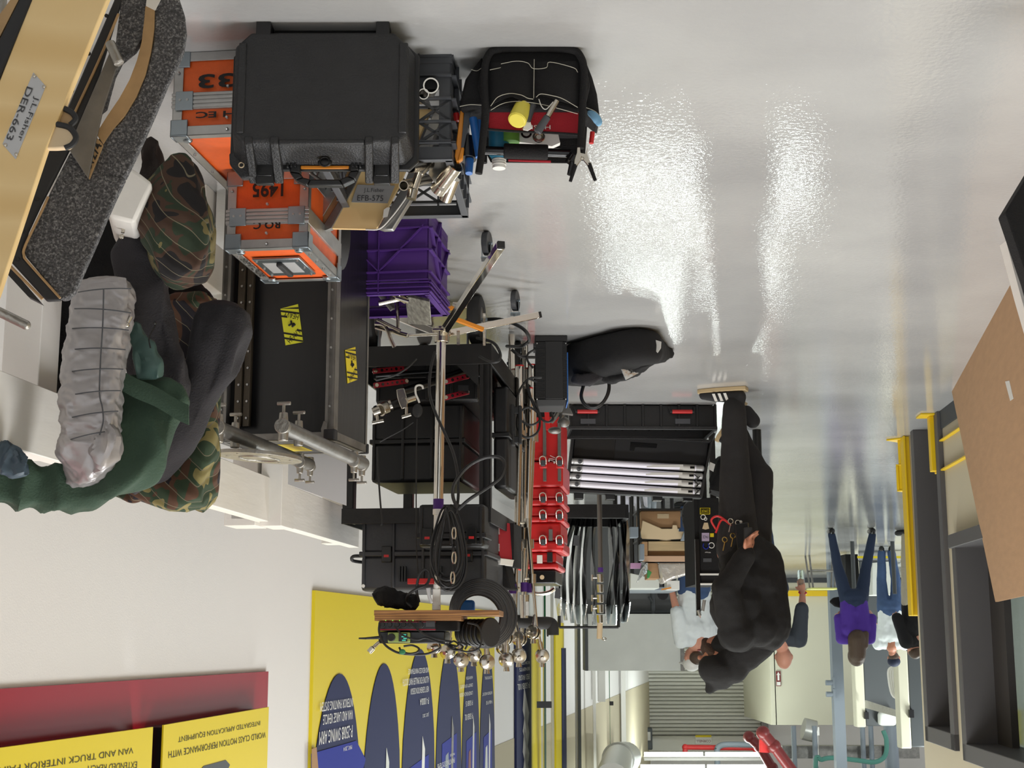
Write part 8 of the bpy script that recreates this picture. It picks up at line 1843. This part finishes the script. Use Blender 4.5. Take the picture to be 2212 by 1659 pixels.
# body space of person(): faces -y ; yaw +90 turns -y to +x
J = dict(head=(0, -.155, 1.515), chin=(0, -.175, 1.43), neck=(0, -.05, 1.39), hip=(0, .02, .92), shouldL=(.17, .0, 1.36), shouldR=(-.19, .0, 1.36), elbowL=(.22, -.05, 1.12), elbowR=(-.28, -.03, 1.13), wristL=(.15, -.12, .98), wristR=(-.235, .075, .95), handL=(.13, -.15, .9), handR=(-.235, .105, .85),
         thighL=(.10, .03, .86), thighR=(-.08, .0, .86), kneeL=(.13, .08, .48), kneeR=(-.08, -.005, .48), ankleL=(.13, -.05, .20), ankleR=(-.08, .0, .09))
def hood_extra(t, P, s):
    def bx_(nm, m, pts, dep, b=.002): mb = MB(); mb.prism([P(p) for p in pts], dep); return mb.build(nm, m, t, bevel=b)
    # near shoe on the floor, pointing photo left
    for nm, (ax_, ay, az), tilt in (('shoe', (-.08, .0, .0), 0), ('shoe', (.13, -.04, .10), 52)):
        R0 = Mx.Translation((ax_, ay, az)) @ Mx.Rotation(R_(-tilt), 4, 'X')
        def Q(x, y, z): return P(R0 @ V((x, y, z)))
        mb = MB(); cap(mb, Q(0, .03, .055), Q(0, -.10, .042), .040*s, .034*s); cap(mb, Q(0, -.10, .042), Q(0, -.175, .034), .036*s, .026*s); cap(mb, Q(0, .03, .055), Q(0, .01, .115), .040*s, .044*s)
        sh = fuse(mb, nm, mat('black_suede', (34, 34, 36), .8) if tilt == 0 else bpy.data.materials['black_suede'], t, vox=.007)
        mb = MB(); o_ = [(-.038, .075), (-.044, 0), (-.040, -.10), (-.030, -.175), (-.012, -.208), (.012, -.208), (.030, -.175), (.042, -.10), (.044, 0), (.038, .075)]
        mb.prism([Q(x, y, .0) for x, y in o_], Q(0, 0, .024)-Q(0, 0, 0)); mb.build('sole', m_sole, sh, bevel=.004)
        for k in range(3): mb = MB(); y = -.055-.032*k + .02; sx = -.0415; mb.prism([Q(sx-.0035, y, .036), Q(sx-.0035, y-.016, .036), Q(sx+.004, y-.002, .078), Q(sx+.004, y+.014, .078)], Q(.006, 0, 0)-Q(0, 0, 0)); mb.build('stripe', m_offw, sh)
    mb = MB(); c = P((-.19, .06, .93)); mb.tube([P((-.17, -.10, .80)), P((-.19, -.12, .75)), P((-.19, -.08, .73)), P((-.18, -.02, .77)), P((-.18, .01, .78))], .006, 8, 5); mb.tube([P((-.18, -.1, .82)), P((-.19, -.06, .75)), P((-.185, 0, .79))], .006, 8, 5); o = mb.build('red_lanyard', m_red, t)
    for k, (y, z) in enumerate(((-.01, .76), (.03, .77), (0, .84), (-.045, .86))):
        mb = MB(); mb.torus(P((-.20, y, z)), .014*s, .0028, (0.2, 1, .2), 18, 6); mb.cyl(P((-.20, y, z+.012)), P((-.205, y-.01, z+.06)), .0035); mb.build('key_ring', m_nick if k < 2 else mat('brass', (190, 160, 90), .3, metal=1) if k == 2 else bpy.data.materials['brass'], t)
    mb = MB(); mb.prism([P((-.20, .02, .78)), P((-.20, .09, .77)), P((-.20, .10, .92)), P((-.20, .03, .93))], P((-.03, 0, 0)) - P((0, 0, 0))); mb.build('leather_pouch', m_dark, t, bevel=.004)
    mb = MB(); mb.cyl(P((-.195, .045, .77)), P((-.195, .045, .83)), .006); mb.ball(P((-.195, .045, .765)), .008); mb.build('antenna', m_label, t)
    mb = MB(); mb.box(*(lambda a, b: (a.x, b.x, a.y, b.y, a.z, b.z))(P((-.215, .06, .80)), P((-.245, .12, .90)))); mb.build('two_way_radio', m_rub, t, bevel=.006)
person('person', 'person in a black hooded sweatshirt and black trousers, keys at the belt', b0, 112, 1.0, J,
    [('trousers', m_trou, [('thighR', 'kneeR', .118, .086), ('kneeR', (-.08, .0, .14), .084, .070), ('thighL', 'kneeL', .118, .085), ('kneeL', 'ankleL', .076, .056), ((.06, .02, .90), (-.08, .0, .90), .125, .125), ((-.08, 0, .12), (-.08, -.0, .17), .066, .064)], .010, .005),
     ('hooded_sweatshirt', m_hood, [((.05, .02, .93), (-.07, .02, .93), .138, .138), ((.05, .03, 1.08), (-.07, .03, 1.08), .150, .150), ((.08, .02, 1.22), (-.09, .0, 1.22), .165, .165), ((.05, .12, 1.27), (-.05, .10, 1.10), .13, .13), ((.1, .10, 1.33), (-.1, .10, 1.33), .11, .11), ('shouldL', 'shouldR', .105, .105), ('shouldR', 'elbowR', .092, .075), ('elbowR', 'wristR', .072, .052), ('shouldL', 'elbowL', .085, .07), ('elbowL', 'wristL', .07, .05), ((-.0, .06, 1.40), (0, -.02, 1.42), .11, .11), ((0, -.03, 1.40), (0, -.12, 1.445), .10, .080), ((0, .07, 1.0), (0, .09, 1.3), .165, .175)], .010, .007),
     ('hood', m_hood, [((0, -.14, 1.555), .128, .95, 1.08, .78), ((0, -.14, 1.57), (0, -.20, 1.665), .10, .03), ((0, -.01, 1.45), (0, -.08, 1.53), .10, .11), ((0, .07, 1.40), (0, .0, 1.46), .11, .11)], .009, .004)],
    m_skin2, (m_beard, [((0, -.200, 1.445), (0, -.215, 1.41), .048, .028), ((-.065, -.165, 1.47), (-.04, -.19, 1.44), .026, .028)], 'beard'), hood_extra)
def clr(nm, rgb): return bpy.data.materials.get(nm) or mat(nm, rgb, .8)
# --- man in white shirt and white cap beyond the sticker rack (back turned, facing away to the left)
b0 = W(1500, 1300, 14.6); b0.z = 0
J = stand(wristL=(.20, -.25, 1.05), handL=(.16, -.34, 1.06), elbowL=(.25, -.02, 1.12), head=(.0, -.07, 1.62), chin=(0, -.05, 1.53))
def cap_extra(m, col2=None, brim=True):
    def f(t, P, s):
        h = None
    return f
def mkcap(h, m, brimdir=-1):
    def f(t, P, s):
        hv = V(h); mb = MB(); mb.ball(P(hv+V((0, .0, .035))), .101*s, .92, 1.04, .82, n=20); cap(mb, P(hv+V((-.05, -.09*1, .035))), P(hv+V((.05, -.09, .035))), .014*s, .014*s, 8); cap(mb, P(hv+V((-.04, -.15, .03))), P(hv+V((.04, -.15, .03))), .011*s, .011*s, 8); cap(mb, P(hv+V((-.05, -.09, .035))), P(hv+V((-.04, -.15, .03))), .012*s, .011*s); cap(mb, P(hv+V((.05, -.09, .035))), P(hv+V((.04, -.15, .03))), .012*s, .011*s); cap(mb, P(hv+V((0, -.09, .035))), P(hv+V((0, -.155, .03))), .012*s, .011*s)
        fuse(mb, 'cap', m, t, vox=.008)
    return f
person('person', 'person in a loose white shirt, blue jeans and white cap, behind the sticker covered rack', b0, 150, .985, J,
    [('jeans', m_denim, trousers(J), .012, .005), ('shoes', m_dark, shoes(J), .010, 0), ('shirt', m_wshirt, shirt(J, .17, 1.15, .90, False), .011, .010)], m_skin, (m_hair, [((0, .02, 1.60), .088, .9, .9, .8)]), mkcap((0, -.07, 1.62), m_offw))
# --- bald man in slate shirt holding a bottle, behind the hoodie man on the right
b0 = W(1650, 1300, 14.0); b0.z = 0
J = stand(head=(0, -.03, 1.60), elbowL=(.27, -.02, 1.12), wristL=(.30, -.14, .96), handL=(.30, -.18, .88), ankleL=(.03, .02, .09), ankleR=(-.07, .02, .09), kneeL=(.05, 0, .5), kneeR=(-.06, 0, .5))
for k_ in J:
    if J[k_][2] > .5: J[k_] = (J[k_][0] + .16*(J[k_][2]-.5), J[k_][1], J[k_][2])
def bott(t, P, s):
    p = P(V(J['handL']) + V((0, 0, .05))); mb = MB(p and Mx.Translation(p + V((0, 0, -.19)))); mb.lathe([(0.0, 0), (.03, .0), (.034, .02), (.034, .12), (.02, .17), (.013, .18), (.013, .20), (0, .20)], n=18)
    solo(mb, 'water_bottle', m_pane, 'clear plastic water bottle held in the hand of the bald person', 'bottle')
    mb = MB(); w0 = P('wristL'); mb.torus(w0, .036*s, .008, (0, .4, 1), 20, 6); mb.build('red_wristband', m_red, t)
person('person', 'bald person in a slate T-shirt, just right of the person in the black hoodie', b0, 195, .98, J,
    [('jeans', m_denimd, trousers(J), .012, .005), ('shoes', m_dark, shoes(J), .010, 0), ('shirt', m_gshirt, shirt(J, .17, 1.15, .92, False), .011, .007)], m_skin, None, bott)
# --- woman in purple
b0 = FL(1838, 1141); sc_w = (W(1850, 1437, b0.y).z)/1.755
J = stand(ankleL=(.27, .02, .09), ankleR=(-.26, .04, .09), kneeL=(.18, -.01, .5), kneeR=(-.19, .0, .5), elbowL=(.22, .02, 1.16), wristL=(.22, -.14, 1.08), handL=(.16, -.22, 1.08), elbowR=(-.21, .0, 1.16), wristR=(-.2, -.15, 1.12), handR=(-.12, -.2, 1.12))
person('person', 'person with long brown hair in a purple top and tight dark jeans, standing legs apart', b0, 182, sc_w, J,
    [('jeans', m_denimd, trousers(J, .096, .068, .050), .011, .004), ('shoes', m_dark, shoes(J), .010, 0), ('top', m_pshirt, shirt(J, .14, 1.0, .93, False), .011, .005)], m_skin,
    (m_hair, [((0, .01, 1.64), .118, .95, 1.0, 1.12), ((0, .06, 1.62), (0, .10, 1.42), .11, .12), ((.07, .10, 1.5), (.11, .12, 1.36), .07, .04), ((-.05, .10, 1.5), (-.06, .12, 1.38), .07, .04)]))
mb = MB(); P = PL(W(1812, 1303, b0.y+.1), 0); mb.prism([P.hit(*p) for p in ((1792, 1300), (1800, 1291), (1818, 1288), (1820, 1314), (1804, 1310))], (0, .06, 0)); sb = solo(mb, 'shoulder_bag', m_fab, 'grey and white bag at the left hip of the person in purple', 'bag', bevel=.02)
# --- white T-shirt and dark cap
b0 = FL(1916, 1180); s_t = (W(1925, 1443, b0.y).z)/1.76
J = stand(head=(.02, -.08, 1.63), ankleL=(.06, .02, .09), ankleR=(-.08, .0, .09), elbowL=(.27, -.03, 1.15), elbowR=(-.27, .0, 1.16), wristL=(.2, -.18, 1.05), handL=(.15, -.25, 1.02), wristR=(-.26, -.2, 1.10), handR=(-.25, -.28, 1.13))
person('person', 'person in a white T-shirt, blue jeans and navy cap beside the yellow guard', b0, 196, s_t, J,
    [('jeans', m_denim, trousers(J), .012, .005), ('shoes', m_dark, shoes(J), .010, 0), ('shirt', m_wshirt, shirt(J, .18, 1.2, .93, False), .011, .008)], m_skin2, (m_hair, [((.02, -.05, 1.60), .086, .9, .9, .8)]), mkcap((.02, -.08, 1.63), clr('navy_cap', (24, 32, 56))))
# --- person in black, half behind the yellow guard, khaki trousers
b0 = W(1968, 1165, 18.4); b0.z = 0
J = stand(elbowR=(-.26, -.05, 1.12), wristR=(-.14, -.22, 1.08), handR=(-.06, -.26, 1.1), head=(-.02, -.03, 1.52), chin=(0, -.02, 1.47), neck=(0, 0, 1.40))
person('person', 'person in a black T-shirt and pale khaki trousers, half hidden behind the yellow guard', b0, 150, 1.0, J,
    [('trousers', m_khaki, trousers(J), .012, .006), ('shoes', m_dark, shoes(J), .010, 0), ('shirt', m_fab, shirt(J, .17, 1.2, .95, False), .011, .006)], m_skin, (m_hair, [((-.02, -.01, 1.55), .095, .9, 1, .9)]))
# machinery clutter low between the far people
slab('floor_machine', m_cab, 'white boxy machine on the floor behind the person in the white T-shirt', 'machine', [(1885, 1216), (1950, 1210), (1950, 1285), (1885, 1285)], 22.5, .6, parts=(('hazard_strip', m_poster, [(1852, 1201), (1950, 1201), (1950, 1206), (1852, 1206)], -.3),))
slab('black_bin', m_fab, 'black bin on the floor beyond the legs of the person in purple', 'bin', [(1826, 1197), (1853, 1197), (1858, 1270), (1828, 1275)], 23, .5)
for i, px in enumerate((1842, 1929)):
    D = 20.5; x = W(px, 1200, D).x; mb = MB(); mb.cyl((x, D, 0), (x, D, W(px, 1283, D).z), .03); solo(mb, 'machine_post', m_mach, ('thin dark post between the legs of the person in purple', 'thin dark post right of the person in the white T-shirt')[i], 'post')
# whiteboard and poster seen through the office window
mb = MB(); P = [WR(x, y, 2.58) for x, y in ((2150, 1462), (2198, 1462), (2200, 1532), (2155, 1532))]; mb.prism(P, rn*0.02); solo(mb, 'wall_sheet', m_offw, 'white sheet on the office wall seen through the window', 'sheet')
mb = MB(); P = [WR(x, y, 2.58) for x, y in ((2155, 1533), (2205, 1533), (2210, 1610), (2165, 1600))]; mb.prism(P, rn*0.02); solo(mb, 'wall_picture', m_poster, 'yellow and blue poster on the office wall seen through the window', 'poster')
